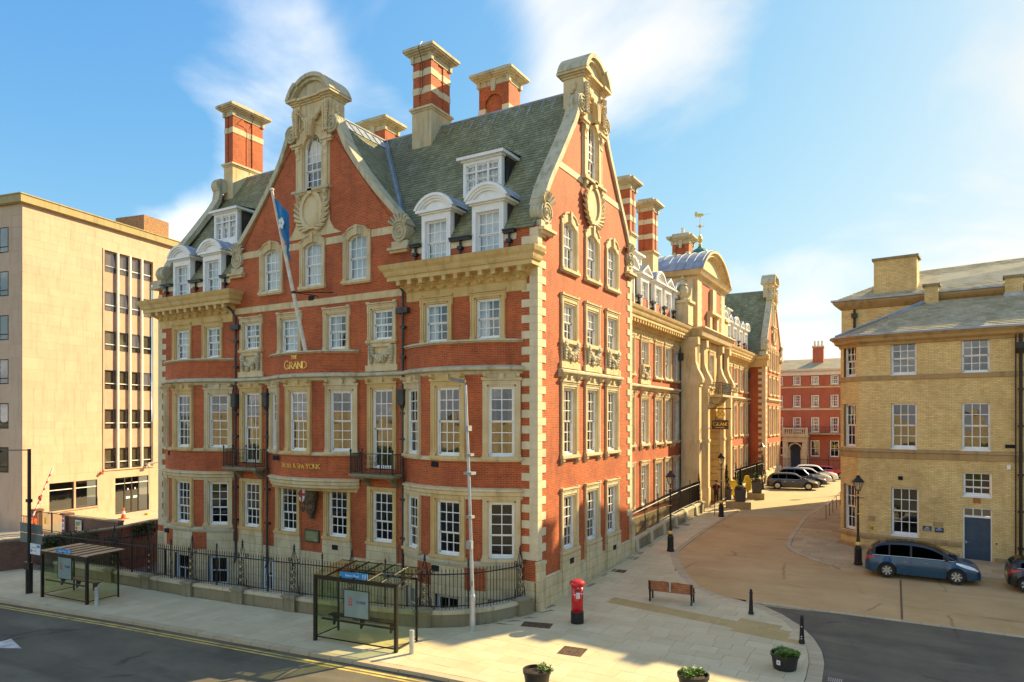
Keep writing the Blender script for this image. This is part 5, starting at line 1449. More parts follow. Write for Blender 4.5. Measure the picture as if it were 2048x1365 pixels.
# ---- long range along the side street ------------------------------------
RY = [12.85, 15.4, 18.15, 20.95, 23.15, 25.3]; RYALL = RY + [63.4 - y for y in RY[::-1]]
rh = []
for yy in RYALL: rh += [hole(yy, 1.2, 10.85, 13.05), hole(yy, 1.2, 6.36, 9.3), hole(yy, 1.2, 2.3, 4.95)]
for a, b in ((11.0, 27.4), (36.0, 52.5)): wb = MB(); wallpanel(wb, RANGE, [.2, 15.9], a, b, rh); wb.build('brick_wall', M_BRICK, hotel)
wb = MB()
# far wing
FY0, FY1 = 52.4, 62.6; FCY = 57.5; DZ = -1.0
FAR = lambda u, o, z: (o, u, z); FARZ = lambda u, o, z: (o, u, z + DZ)
fyw = [FCY - 2.55, FCY, FCY + 2.55]
fh = []
for yy in fyw: fh += [hole(yy, 1.2, 13.4, 15.6), hole(yy, 1.2, 10.7, 12.5), hole(yy, 1.2, 6.2, 9.1), hole(yy, 1.2, 2.5, 4.9)]
fh.append(hole(FCY, 1.2, 18.5, 21.3))
wallpanel(wb, FAR, [.2, 15.0] + frange(15.2, 21.8, 16), lambda z: FY0 if z <= 15.01 else FCY - HALFS(z - DZ) + .4, lambda z: FY1 if z <= 15.01 else FCY + HALFS(z - DZ) - .4, fh)
wb.face([(RX - 6, FY0, .5), (0, FY0, .5), (0, FY0, 15), (RX - 6, FY0, 15)]); wb.face([(0, FY1, .5), (-12, FY1, .5), (-12, FY1, 15), (0, FY1, 15)])
wb.build('brick_wall', M_BRICK, hotel)
for yy in RYALL:
    for (z, h, rt, rb, sur) in ((10.85, 2.2, 2, 2, dict(side=.22, top=.24, ears=False)), (6.36, 2.94, 3, 3, dict(side=.22, top=.22, ears=False, head=.26, brackets=True)), (2.3, 2.65, 3, 2, dict(side=.2, top=.24, ears=False))):
        window(hotel, RX, yy, z, pi / 2, 1.2, h, 3, rt, rb, curtain='none', room_mb=room, pool=pool, sur=sur, lim=0)
for yy in fyw:
    for (z, h, a) in ((13.4, 2.2, .2), (10.7, 1.8, 0), (6.2, 2.9, 0), (2.5, 2.4, 0)):
        window(hotel, 0, yy, z, pi / 2, 1.2, h, 3, 2, 2, arch=a, curtain='none', room_mb=room, pool=pool, sur=dict(side=.22, top=.3, ears=False), lim=0)
window(hotel, 0, FCY, 18.5, pi / 2, 1.2, 2.8, 3, 3, 2, arch=.6, room_mb=room, pool=pool, sur=dict(side=.4, top=.5), lim=0)
for yy in (18.15, 45.25): carved(lambda u, o, z: (RX + o, u, z), yy, pi / 2)
for a, b in ((11.3, 27.2), (36.2, 52.2)):
    fsweep('string_course', RANGE, STR, a, b, M_STONEG)
    fsweep('eaves_frieze', RANGE, [(0, 13.1), (.04, 13.12), (.04, 13.6), (0, 13.62)], a, b, M_STONEW)
fsweep('string_course', FAR, STR, FY0 + .8, FY1 - .8, M_STONEG)
cornice(11.2, 27.4, RANGE, proud=.75, zt=14.9, mod=.5, r0=False, r1=False); cornice(36.0, 52.4, RANGE, proud=.75, zt=14.9, mod=.7, r0=False, r1=False)
pb = MB(); wallpanel(pb, lambda u, o, z: (RX + o + .08, u, z), [.0, 1.7], 11.1, 52.4); pb.face([(RX + .08, 11.1, 1.7), (RX + .08, 52.4, 1.7), (RX - .02, 52.4, 1.8), (RX - .02, 11.1, 1.8)])
wallpanel(pb, lambda u, o, z: (o + .10, u, z), [.4, 2.3], FY0 - .1, FY1 + .1); pb.face([(.1, FY0 - .1, 2.3), (.1, FY1 + .1, 2.3), (-.02, FY1, 2.4), (-.02, FY0, 2.4)]); pb.face([(RX, FY0 - .1, .4), (.1, FY0 - .1, .4), (.1, FY0 - .1, 2.3), (RX, FY0 - .1, 2.3)])
pb.build('stone_plinth', M_ASHLAR, hotel)
quoins(0, FY0, -1, 1, 2.5, 36)
# roofs
rb = MB(); ZE, ZR, XR = 15.6, 21.2, RX - 5.8
k_ = 1.5 / 5.8; rb.face([(RX - .05 - 1.5, 11.0, ZE + k_ * (ZR - ZE)), (RX - 1.55, 52.5, ZE + k_ * (ZR - ZE)), (XR, 52.5, ZR), (XR, 11.0, ZR)]); rb.face([(XR, 11.0, ZR), (XR, 52.5, ZR), (XR - 5.8, 52.5, ZE), (XR - 5.8, 11.0, ZE)])
R2 = rb.build('roof', M_SLATE, hotel)
TS = sqrt(5.75 ** 2 + (ZR - ZE) ** 2)
def fr2(s, t, l): k = t / TS; return (RX - .05 - 5.75 * k + l * .7, s, ZE + (ZR - ZE) * k + l * .7)
slates(R2, fr2, lambda t: (11.2, 52.3), TS, e=.3, w=.45, gaps=[(y - .78, y + .78, -1, 1.7) for y in RY + [63.4 - y for y in RY]])
rb = MB(); FR_Z, FE = 22.6, 14.8
rb.face([(-.3, FY0 - .1, FE), (-12, FY0 - .1, FE), (-12, FCY, FR_Z), (-.3, FCY, FR_Z)][::-1]); rb.face([(-.3, FY1, FE), (-12, FY1, FE), (-12, FCY, FR_Z), (-.3, FCY, FR_Z)])
R3 = rb.build('roof', M_SLATE, hotel); TF = sqrt(5.1 ** 2 + (FR_Z - FE) ** 2)
def fr3(s, t, l): k = t / TF; return (s, FY0 - .12 + (FCY - FY0) * k - l * .8, FE + (FR_Z - FE) * k + l * .6)
slates(R3, fr3, lambda t: (-11, -.35), TF, e=.3, w=.42)
ridge((-11.5, FCY, FR_Z + .05), (-.5, FCY, FR_Z + .05), .35, .5, (0, 1, 0), 14)
mb = MB(); mb.box(RX - 4, .3, FY0 - .45, FY0, 13.6, 14.4); mb.box(RX - 4, .45, FY0 - .6, FY0, 14.4, 14.75); mb.build('cornice', M_STONEW, hotel)
def HALF3(z): return HALFS(z)
gable_done = None
# plain copings and head for the far gable (the same shapes, one metre lower)
gable(FCY, FARZ, lambda z: HALFS(z) - .35, pi / 2, 17.02)
# dormers on the range: pointed and curved heads in turn, wide ones above
k = 0
for yy in RY + [63.4 - y for y in RY[::-1]]:
    dormer_low(yy, RANGE, pi / 2, zb=14.92, kind='arch' if k % 2 else 'point', lim=0, ydepth=1.5); k += 1
for yy in (14.0, 17.2, 20.4, 41.6, 45, 48.3): dormer_up(yy, RANGE, pi / 2, z0=17.9, o=-1.3, w=1.9, h=1.4, dep=1.9, lim=0)
ymid = [(a + b) / 2 for a, b in zip(RYALL, RYALL[1:]) if b - a < 4]
eaves(RANGE, [(y - .35, y + .35) for y in ymid], 15.9)
chimney(-4.5, -3.15, 19.4, 20.5, 18.0, 20.8, 24.7, (21.6, 22.75))
chimney(-4.1, -2.98, 23.7, 24.8, 17.6, 20.4, 24.3, (21.3, 22.4))
chimney(-4.4, -2.95, 33.2, 34.6, 18, 20, 24.0, (22.0,), niche=(-4.1, -3.25, 21.2, 23.0), pots=1)
for yy in (25.9, 12.0, 51.6):
    mb = MB(); mb.tube([(RX + .14, yy, 13.4), (RX + .14, yy, 1.3)], .06, 7); mb.box(RX + .02, RX + .34, yy - .15, yy + .15, 12.4, 12.95); mb.build('downpipe', M_PIPE, hotel)
# ---- entrance tower ------------------------------------------------------
TX, T0, T1 = -.7, 27.3, 36.1; TCY = (T0 + T1) / 2
TW = lambda u, o, z: (TX + o, u, z)
mb = MB()
AR = 2.05; az = 8.95
hl = [(TCY - AR, TCY + AR, .2, az - AR)] + [(TCY - sqrt(max(0, AR * AR - (AR * (i + .5) / 10) ** 2)), TCY + sqrt(max(0, AR * AR - (AR * (i + .5) / 10) ** 2)), az - AR + AR * i / 10, az - AR + AR * (i + 1) / 10) for i in range(10)]
wallpanel(mb, TW, [.2, 14.9], T0, T1, hl + [hole(TCY, 1.2, 10.6, 13.2)])
mb.box(-6, TX, T0, T0 + .5, .2, 18.9); mb.box(-6, TX, T1 - .5, T1, .2, 18.9)
tower = mb.build('entrance_tower', M_STONEW, hotel)
mb = MB(); mb.box(TX - .9, TX - .3, T0 + 1.2, T1 - 1.2, 14.9, 18.9); mb.box(-5, TX - .35, T0 - .02, T0 + .4, 16.6, 18.85)
mb.box(TX - .3, TX + .02, T0 + 1.1, T1 - 1.1, 14.9, 18.85); mb.build('brick_panel', M_BRICK, tower)
mb = MB()
for (a, b) in ((T0 - .05, T0 + 1.1), (T1 - 1.1, T1 + .05)): mb.box(TX - 1.5, TX + .08, a, b, 14.9, 18.9)
for i in range(12):
    for a in (T0 + 1.1, T1 - 1.35): mb.box(TX, TX + .06, a, a + (.25 if i % 2 else .12), 15 + i * .32, 15.3 + i * .32)
mb.box(TX, TX + .3, TCY - .55, TCY + .55, 16.6, 18.5); mb.box(TX, TX + .5, TCY - 1.5, TCY + 1.5, 16.4, 16.62)
for u in (-1.3, -.95, .95, 1.3): mb.box(TX, TX + .3, TCY + u - .16, TCY + u + .16, 15, 16.4)
mb.build('stone_dressing', M_STONE, tower)
mb = MB()
mb.sweep([(0, 18.6), (.1, 18.65), (.12, 18.9), (.38, 19.0), (.5, 19.2), (.62, 19.36), (0, 19.4)], [(-6, T0), (TX, T0), (TX, T1), (-6, T1)])
mb.sweep([(0, 14.2), (.4, 14.3), (.5, 14.6), (.72, 14.85), (.7, 14.95), (0, 15.0)], [(RX, T0 - .15), (TX + .15, T0 - .15), (TX + .15, T1 + .15), (RX, T1 + .15)])
mb.build('tower_cornice', M_STONE, tower)
hw = (T1 - T0) / 2 + .45; rise = 2.15; RR = (hw * hw + rise * rise) / (2 * rise); ae = math.asin(hw / RR); n = 18
ap = lambda a, r: (TCY + r * sin(a), 19.4 + r * cos(a) - (RR - rise))
mb = MB()
for i in range(n):
    a0, a1 = -ae + 2 * ae * i / n, -ae + 2 * ae * (i + 1) / n
    for (ra, rb_, o) in ((RR, RR - .18, .62), (RR - .18, RR - .42, .42), (RR - .42, RR - .55, .2)):
        P = [ap(a0, ra), ap(a1, ra), ap(a1, rb_), ap(a0, rb_)]; P = [(a, max(b, 19.402)) for a, b in P]; mb.prism(P, lambda a, b, t: (TX + t, a, b), o, -.4)
mb.prism([(a, max(b, 19.4)) for a, b in [ap(-ae + 2 * ae * i / n, RR - .4) for i in range(n + 1)]], lambda a, b, t: (TX + t, a, b), .05, -.4)
mb.build('segmental_pediment', M_STONE, tower)
mb = MB()
for i in range(n):
    a0, a1 = -ae + 2 * ae * i / n, -ae + 2 * ae * (i + 1) / n; p, q = ap(a0, RR + .03), ap(a1, RR + .03)
    mb.face([(TX + .58, p[0], p[1]), (TX + .58, q[0], q[1]), (-6.2, q[0], q[1]), (-6.2, p[0], p[1])])
for k in range(9): mb.tube([(TX + .4 - k * .66, *ap(-ae + 2 * ae * i / n, RR + .05)) for i in range(n + 1)], .03, 4, False)
mb.build('barrel_roof', M_LEAD, tower)
M_COPPER = plain('verdigris', (.06, .22, .17), .6, .2, .3, 5)
mb = MB(); mb.lathe([(.9, 21.3), (.82, 21.6), (.55, 21.95), (.2, 22.15), (.12, 22.3)], 14, (-1.6, TCY, 0)); mb.build('copper_dome', M_COPPER, tower)
mb = MB(); mb.lathe([(.1, 22.3), (.28, 22.45), (.14, 22.6), (.3, 22.75), (.36, 22.95), (.3, 23.2), (.1, 23.4), (.05, 23.5), (.04, 24.1), (.22, 24.25), (.22, 24.35), (.05, 24.5), (.03, 25.4)], 10, (-1.6, TCY, 0))
mb.bar((-1.6 - .5, TCY - .3, 24.3), (-1.6 + .5, TCY + .3, 24.3), .04); mb.bar((-1.3, TCY - .5, 24.3), (-1.9, TCY + .5, 24.3), .04)
V0 = Vector((-1.6, TCY, 25.45)); dv = Vector((.86, .5, 0))
for a, b, h in ((-.75, -.45, .22), (-.45, .35, .26), (.3, .5, .16)): mb.obox(V0 + dv * (a + b) / 2, dv * (b - a) / 2, Vector((-.5, .86, 0)) * .03, Vector((0, 0, h / 2)))
mb.obox(V0 + dv * -.55 + Vector((0, 0, .2)), dv * .15, Vector((-.5, .86, 0)) * .03, Vector((0, 0, .1)))
for a in (-.55, -.25, .05): mb.tube([V0 + dv * a - Vector((-.02, .03, .16)), V0 + dv * a - Vector((.02, -.03, .16))], .11, 10)
mb.bar(V0 + dv * .4, V0 + dv * 1.5 + Vector((0, 0, .12)), .025)
i0 = Vector((-1.6, TCY, 22.3)); mb.v = [tuple(i0 + (Vector(q) - i0) * (.62 if q[2] > 22.3 else 1)) if False else (i0.x + (q[0] - i0.x) * .6, i0.y + (q[1] - i0.y) * .6, 22.3 + (q[2] - 22.3) * .82) for q in mb.v]
mb.build('weathervane', M_GOLD, tower)
# round window on the tower's flank
mb = MB(); n = 20; c = (-2.6, 17.85)
for i in range(n):
    a0, a1 = 2 * pi * i / n, 2 * pi * (i + 1) / n
    mb.prism([(c[0] + .85 * cos(a0), c[1] + .85 * sin(a0)), (c[0] + .85 * cos(a1), c[1] + .85 * sin(a1)), (c[0] + .6 * cos(a1), c[1] + .6 * sin(a1)), (c[0] + .6 * cos(a0), c[1] + .6 * sin(a0))], lambda a, b, t: (a, t, b), T0 - .16, T0 + .1)
rw = mb.build('round_window', M_STONE, hotel)
mb = MB(); mb.prism([(c[0] + .6 * cos(2 * pi * i / n), c[1] + .6 * sin(2 * pi * i / n)) for i in range(n)], lambda a, b, t: (a, t, b), T0 - .05, T0 - .03); mb.build('pane', M_DARK, rw)
mb = MB()
for k in (-.3, 0, .3): mb.box(c[0] + k - .03, c[0] + k + .03, T0 - .1, T0 - .05, c[1] - .55, c[1] + .55); mb.box(c[0] - .55, c[0] + .55, T0 - .101, T0 - .051, c[1] + k - .03, c[1] + k + .03)
mb.build('glazing_bars', M_WHITE, rw)
# buttresses with scrolled heads, urn on a pedestal, arched doorway, balcony
for yy in (26.45, 29.05, 34.35, 36.95):
    mb = MB(); mb.box(RX, -.15, yy - .33, yy + .33, .2, 2.6); mb.box(RX, -.25, yy - .36, yy + .36, .2, 2.2)
    mb.box(RX, -.2, yy - .3, yy + .3, 2.6, 10.6); mb.box(RX, -.12, yy - .34, yy + .34, 10.45, 10.6); mb.prism([(-.2, 10.6), (.02, 10.72), (.06, 10.95), (-.06, 11.25), (-.30, 11.7), (-.48, 12.3), (-.5, 13.5), (-.3, 13.6), (-.3, 14.15), (RX, 14.2), (RX, 10.6)], lambda a, b, t: (a, t, b), yy - .3, yy + .3)
    mb.box(RX, -.14, yy - .33, yy + .33, 6.2, 6.4)
    mb.build('buttress', M_STONE, hotel)
for yy in (25.9, 37.5):
    mb = MB(); mb.box(-1.9, -.75, yy - .75, yy + .55, 15.0, 16.6); mb.box(-2.0, -.6, yy - .85, yy + .65, 16.6, 16.8)
    mb.prism([(T0 if yy < 30 else T1, 19), (T0 if yy < 30 else T1, 16.8), (yy + (-.5 if yy < 30 else .5), 16.8), (yy + (.4 if yy < 30 else -.4), 17.3)], lambda a, b, t: (t, a, b), -1.4, -.9)
    pd = mb.build('pedestal', M_STONE, hotel); mb = MB()
    mb.lathe([(.2, 16.8), (.16, 17.0), (.42, 17.4), (.45, 17.7), (.3, 17.95), (.4, 18.0), (.25, 18.2), (.12, 18.4), (.18, 18.5), (0, 18.75)], 12, (-1.35, yy - .2, 0)); mb.build('urn', M_STONEG, pd)
mb = MB(); n = 14
for i in range(n):
    a0, a1 = pi * i / n, pi * (i + 1) / n; r0, r1 = AR + .02, AR + .55
    zc = az - AR
    mb.prism([(TCY + r0 * cos(a0), zc + r0 * sin(a0)), (TCY + r0 * cos(a1), zc + r0 * sin(a1)), (TCY + r1 * cos(a1 - .02), zc + r1 * sin(a1 - .02)), (TCY + r1 * cos(a0 + .02), zc + r1 * sin(a0 + .02))], lambda a, b, t: (TX + t, a, b), .14, -1.2)
for s in (-1, 1):
    for i in range(10): mb.box(TX - 1.2, TX + .12, TCY + s * AR, TCY + s * (AR + .5), 1.0 + i * .59, 1.55 + i * .59)
mb.build('arch_stones', M_STONEW, tower)
mb = MB(); mb.box(TX - 1.6, TX - 1.5, TCY - AR - .2, TCY + AR + .2, .8, 9); mb.box(TX - 1.5, TX - 1.35, TCY - AR, TCY + AR, 4.4, 4.7)
for k in (-1, 0, 1): mb.box(TX - 1.5, TX - 1.38, TCY + k * .95 - .06, TCY + k * .95 + .06, .9, 4.4)
mb.build('entrance_door', plain('dark_oak', (.05, .025, .012), .5), tower)
mb = MB(); mb.box(TX, .62, TCY - 1.6, TCY + 1.6, 9.75, 9.92); mb.prism([(TX, 9.75), (.5, 9.75), (.1, 9.3), (TX, 8.7)], lambda a, b, t: (a, t, b), TCY - 1.1, TCY - .8); mb.prism([(TX, 9.75), (.5, 9.75), (.1, 9.3), (TX, 8.7)], lambda a, b, t: (a, t, b), TCY + .8, TCY + 1.1)
bc = mb.build('balcony', M_STONEG, hotel); mb = MB()
mb.box(.54, .58, TCY - 1.55, TCY + 1.55, 10.85, 10.9); mb.box(TX, .58, TCY - 1.56, TCY - 1.52, 10.85, 10.9)
for i in range(22): u = TCY - 1.54 + i * .147; mb.box(.55, .575, u - .012, u + .012, 9.92, 10.86)
for i in range(8): u = TX + .1 + i * .15; mb.box(u - .012, u + .012, TCY - 1.55, TCY - 1.53, 9.92, 10.86)
scrolls(mb, lambda u, o, z: (o, u, z), TCY - 1.4, TCY + 1.4, 10.0, 10.8, .57, 6); scrolls(mb, lambda u, o, z: (u, o, z), TX + .2, .5, 10.0, 10.8, TCY - 1.55, 3); mb.build('balcony_railing', M_IRON, bc)
window(hotel, TX, TCY, 10.6, pi / 2, 1.2, 2.6, 2, 2, 2, room_mb=room, pool=pool, lim=0, sur=dict(side=.22, top=.25, ears=False))
# satellite dish behind the side gable, seen against the sky
mb = MB(); mb.lathe([(.0, -.12), (.3, -.1), (.52, 0), (.55, .02), (.5, .03), (.28, -.06), (0, -.08)], 18); mb.tube([(0, 0, -.1), (0, 0, -.5)], .05, 6)
mb.build('satellite_dish', plain('grey_green_dish', (.12, .17, .16), .5), hotel, (-.7, 8.05, 22.65), (radians(80), 0, radians(100)))
pool.build('panes', M_GLASS, hotel, kind='stuff')
# sunk area in front of the hotel
mb = MB(); mb.box(-26.2, 0, -5.6, .1, -1.95, -1.8); mb.build('area_floor', plain('area_paving', (.17, .15, .12), .9), kind='structure')
# ---- flagpole and flag ---------------------------------------------------
fp = thing('flagpole', 'long white flagpole leaning out from the curved brick parapet above the gilt lettering', 'flagpole', (-12.45, -.95, 11.3))
mb = MB(); A = Vector((0, 0, 0)); Bp = Vector((.8, -2.75, 7.03)); mb.tube([A, A.lerp(Bp, .5), Bp], [.10, .085, .06], 10); mb.ball(Bp + Vector((0, 0, .06)), .1, .1, .07, 8, 5); mb.build('pole', plain('pole_white', (.78, .74, .64), .4), fp)
mb = MB(); c_ = A.lerp(Bp, .39); mb.tube([c_ + Vector((-.1, 0, 0)), (.95, .9, 3.0)], .025, 5); mb.tube([c_, (-.1, .9, 2.9)], .025, 5); mb.lathe([(.11, -.06), (.11, .06)], 10, c_); mb.build('stay_bracket', M_IRON, fp)
mb = MB(); nU, nV = 10, 18; top = A.lerp(Bp, .955); dn = (A - Bp).normalized()
grid = []
for i in range(nU + 1):
    row = []
    for j in range(nV + 1):
        u, v = i / nU, j / nV                             # u along the fly, v down the hoist
        p = top + dn * (v * 1.65)
        fall = u * (1.35) 
        q = p + Vector((1.05 * sin(u * 1.45) * (1 - .35 * v) + .08 * sin(u * 9 + v * 3) * u, -.10 * u + .17 * sin(u * 11 + v * 2.5) * u, -1.15 * u ** 1.3 * (1.0 + .1 * v)))
        row.append(q)
    grid.append(row)
for i in range(nU):
    for j in range(nV):
        mb.cm = 0; mb.face([grid[i][j], grid[i + 1][j], grid[i + 1][j + 1], grid[i][j + 1]])
fl = mb.build('flag', plain('flag_blue', (.012, .20, .52), .7, 0, .1), None, fp.location, smooth=True)
tag(fl, 'bright blue flag with a white rose hanging limp from the leaning white pole', 'flag')
mb = MB(); cc = grid[4][9]; nn = Vector((.3, -.95, 0))
for k in range(5):
    a = 2 * pi * k / 5; mb.ball(cc + Vector((.11 * cos(a), -.09, .16 * sin(a))), .085, .03, .12, 7, 4)
mb.build('white_rose', plain('rose_white', (.78, .78, .74), .7), fl)
mb = MB()
for k in range(5): a = 2 * pi * (k + .5) / 5; mb.ball(cc + Vector((.16 * cos(a), -.08, .25 * sin(a))), .03, .03, .05, 5, 4)
mb.build('green_sepals', plain('sepal_green', (.10, .38, .06), .7), fl)
# ================================================================ yellow brick building on the right
YA = radians(-6.3); YP = Vector((10.5, 17.3))
yb = thing('yellow_brick_building', 'yellow brick building with white sash windows, slate roofs and a dark blue panelled door', 'building', (YP.x, YP.y, 0), YA)
YF = lambda u, o, z: (u, -o, z)
yroom = MB(); ypool = MB()
YW = [(2.6, 10.36, 1.72, 4, 1.2), (5.78, 10.33, 1.76, 4, 1.2), (2.62, 6.42, 2.42, 4, 1.2), (5.8, 6.42, 2.42, 4, 1.2), (2.66, 1.77, 2.55, 4, 1.28), (5.85, 4.07, 1.22, 3, 1.2), (8.95, 10.33, 1.76, 4, 1.2), (8.95, 6.42, 2.42, 4, 1.2)]
hl = [(u - w / 2 - .005, u + w / 2 + .005, z, z + h) for u, z, h, r, w in YW] + [(5.25, 6.47, .45, 3.5)]
mb = MB(); U0, U1 = .62, 14.0
wallpanel(mb, YF, [.2, 12.2], U0, U1, hl)
for u, z, h, r, w in YW:                                  # brick reveals
    a, b = u - w / 2 - .005, u + w / 2 + .005
    mb.face([(a, 0, z), (a, .14, z), (a, .14, z + h), (a, 0, z + h)]); mb.face([(b, .14, z), (b, 0, z), (b, 0, z + h), (b, .14, z + h)]); mb.face([(a, 0, z + h), (a, .14, z + h), (b, .14, z + h), (b, 0, z + h)])
for a, b in ((5.25, 5.25), (6.47, 6.47)): mb.face([(a, 0, .4), (a, .25, .4), (a, .25, 3.5), (a, 0, 3.5)])
mb.face([(5.25, 0, 3.5), (5.25, .25, 3.5), (6.47, .25, 3.5), (6.47, 0, 3.5)])
# rounded left corner with a window in the middle facet, then the flank
cpts = [(.62, 0), (.40, .06), (-.62, .98), (-.72, 1.25), (-.72, 13)]
CW = [(10.36, 1.72), (6.42, 2.42), (1.77, 2.55)]
du = Vector((cpts[2][0] - cpts[1][0], cpts[2][1] - cpts[1][1])); cl = du.length; du = du / cl
cang = atan2(-du.y, -du.x)
for i in range(4):
    a, b = cpts[i], cpts[i + 1]
    if i != 1: mb.face([(b[0], b[1], .2), (a[0], a[1], .2), (a[0], a[1], 12.2), (b[0], b[1], 12.2)])
    else:
        fnc = lambda u, o, z: (b[0] - du.x * u, b[1] - du.y * u, z)
        wallpanel(mb, fnc, [.2, 12.2], 0, cl, [(cl / 2 - .5, cl / 2 + .5, z, z + h) for z, h in CW])
        ccx, ccy = (a[0] + b[0]) / 2, (a[1] + b[1]) / 2
mb.face([(14, 0, .2), (14, 13, .2), (14, 13, 12.2), (14, 0, 12.2)])
mb.build('brick_wall', M_YBRICK, yb)
for u, z, h, r, w in YW:
    window(yb, u, .08, z, 0, w, h, 3, r // 2 + r % 2, r // 2, curtain='none' if z > 3 else 'none', room_mb=yroom, pool=ypool, fw=.05)
    sb = MB(); sb.box(u - w / 2 - .02, u + w / 2 + .02, -.03, .14, z - .07, z); sb.build('window_sill', M_WHITE, yb)
for z, h in CW:
    window(yb, ccx - du.y * .08 * 0 + .05, ccy + .06, z, cang, 1.0, h, 3, 2, 2, curtain='none', room_mb=yroom, pool=ypool, fw=.05)
ypath = [(-.72, 12.9)] + cpts[3:0:-1] + [(.62, 0), (14, 0)]
ypath = [(-.72, 12.9), (-.72, 1.25), (-.62, .98), (.40, .06), (.62, 0), (14, 0)]
def ysweep(name, prof, path, mat):
    m = MB(); m.sweep(prof, path); return m.build(name, mat, yb)
M_YSTONE = stained('tan_stone', (.46, .315, .135), (.14, .09, .04), (.40, .24, .08), dirt=.75)
ysweep('string_course', [(0, 10.08), (.07, 10.1), (.07, 10.3), (.02, 10.34), (0, 10.34)], ypath, M_YSTONE)
ysweep('string_course', [(0, 5.85), (.05, 5.87), (.06, 6.16), (.12, 6.2), (.12, 6.3), (0, 6.38)], ypath, M_YSTONE)
ysweep('plinth_band', [(0, 1.42), (.10, 1.46), (.12, 1.62), (.04, 1.7), (0, 1.72)], [(-.72, 12.9), (-.72, 1.25), (-.62, .98), (.40, .06), (.62, 0), (5.2, 0)], M_YSTONE)
ysweep('plinth', [(0, .2), (.12, .2), (.12, 1.0), (0, 1.08)], [(-.72, 12.9), (-.72, 1.25), (-.62, .98), (.40, .06), (.62, 0), (5.1, 0)], M_YSTONE)
ysweep('plinth', [(0, .2), (.10, .2), (.10, 1.0), (0, 1.05)], [(6.6, 0), (14, 0)], M_YSTONE)
ysweep('eaves_cornice', [(0, 11.98), (.06, 12.0), (.1, 12.12), (.3, 12.22), (.34, 12.36), (.46, 12.46), (.46, 12.52), (0, 12.58)], ypath, M_YSTONE)
m = MB(); m.sweep([(.42, 12.5), (.56, 12.52), (.57, 12.62), (.42, 12.66)], ypath); m.build('gutter', M_LEAD, yb)
# lower roof rising to the taller block behind
lr = MB()
E_ = [(-.98, 1.0), (.45, -.28), (.66, -.38), (14.3, -.38)]
YT = 5.2
ridge_pts = [(3.2, 4.2), (14.3, 4.2)]
lr.face([(.66, -.38, 12.6), (14.3, -.38, 12.6), (14.3, 4.2, 14.75), (3.3, 4.2, 14.75)]); lr.face([(.45, -.28, 12.6), (.66, -.38, 12.6), (3.3, 4.2, 14.75)]); lr.face([(-.98, 1.0, 12.6), (.45, -.28, 12.6), (3.3, 4.2, 14.75)])
lr.face([(-1.2, 1.3, 12.6), (-.98, 1.0, 12.6), (3.3, 4.2, 14.75), (1.5, 5.2, 14.2)]); lr.face([(-1.2, 9, 12.6), (-1.2, 1.3, 12.6), (1.5, 5.2, 14.2), (1.5, 9, 14.2)])
LR = lr.build('roof', M_SLATE2, yb)
TL = sqrt(4.58 ** 2 + 2.15 ** 2)
def fl1(s, t, l): k = t / TL; return (s, -.38 + 4.58 * k - l * .42, 12.62 + 2.15 * k + l * .9)
slates(LR, fl1, lambda t: (.6 + 2.7 * t / TL, 14.2), TL, e=.24, w=.4, mat=M_SLATE2)
def fl2(s, t, l):
    k = t / TL; a = Vector((-.98, 1.0, 12.62)).lerp(Vector((3.3, 4.2, 14.77)), k); b = Vector((.62, -.36, 12.62)).lerp(Vector((3.3, 4.2, 14.77)), k)
    p = a.lerp(b, s); return (p.x - l * .3, p.y - l * .3, p.z + l)
m = MB(); n = 19
for j in range(n):
    k0, k1 = j / n, (j + 1.05) / n
    w = 2.2 * (1 - k0); c = max(1, int(w / .4))
    for i in range(c):
        a, b = i / c + .01, (i + 1) / c - .01
        m.add([fl2(a, k0 * TL, .025), fl2(b, k0 * TL, .025), fl2(b, min(1, k1) * TL, .004), fl2(a, min(1, k1) * TL, .004), fl2(a, k0 * TL, 0), fl2(b, k0 * TL, 0)], [(0, 1, 2, 3), (4, 5, 1, 0)])
m.build('slates', M_SLATE2, LR, kind='stuff')
m = MB(); m.tube([(-.95, 1.0, 12.72), (3.3, 4.2, 14.85)], .07, 6); m.face([(1.3, 2.75, 13.85), (3.3, 4.2, 14.82), (3.35, 4.0, 14.78), (2.3, 2.5, 13.85)]); m.build('hip_lead', M_LEAD, LR)
# taller block
m = MB(); TB = 4.6
m.face([(-1.3, TB, 11), (14, TB, 11), (14, TB, 15.1), (-1.3, TB, 15.1)]); m.face([(-1.3, TB + 25.5, 0), (-1.3, TB, 0), (-1.3, TB, 15.1), (-1.3, TB + 25.5, 15.1)]); m.face([(14, TB + 25.5, 0), (-1.3, TB + 25.5, 0), (-1.3, TB + 25.5, 15.1), (14, TB + 25.5, 15.1)])
m.build('upper_wall', M_YBRICK, yb)
m = MB(); m.sweep([(0, 14.7), (.08, 14.75), (.3, 14.95), (.42, 15.1), (.42, 15.2), (0, 15.25)], [(-1.3, TB + 25.5), (-1.3, TB), (14, TB)]); m.build('eaves_cornice', M_YSTONE, yb)
m = MB(); m.sweep([(.38, 15.2), (.52, 15.22), (.52, 15.32), (.38, 15.34)], [(-1.3, TB + 25.5), (-1.3, TB), (14, TB)]); m.build('gutter', M_LEAD, yb)
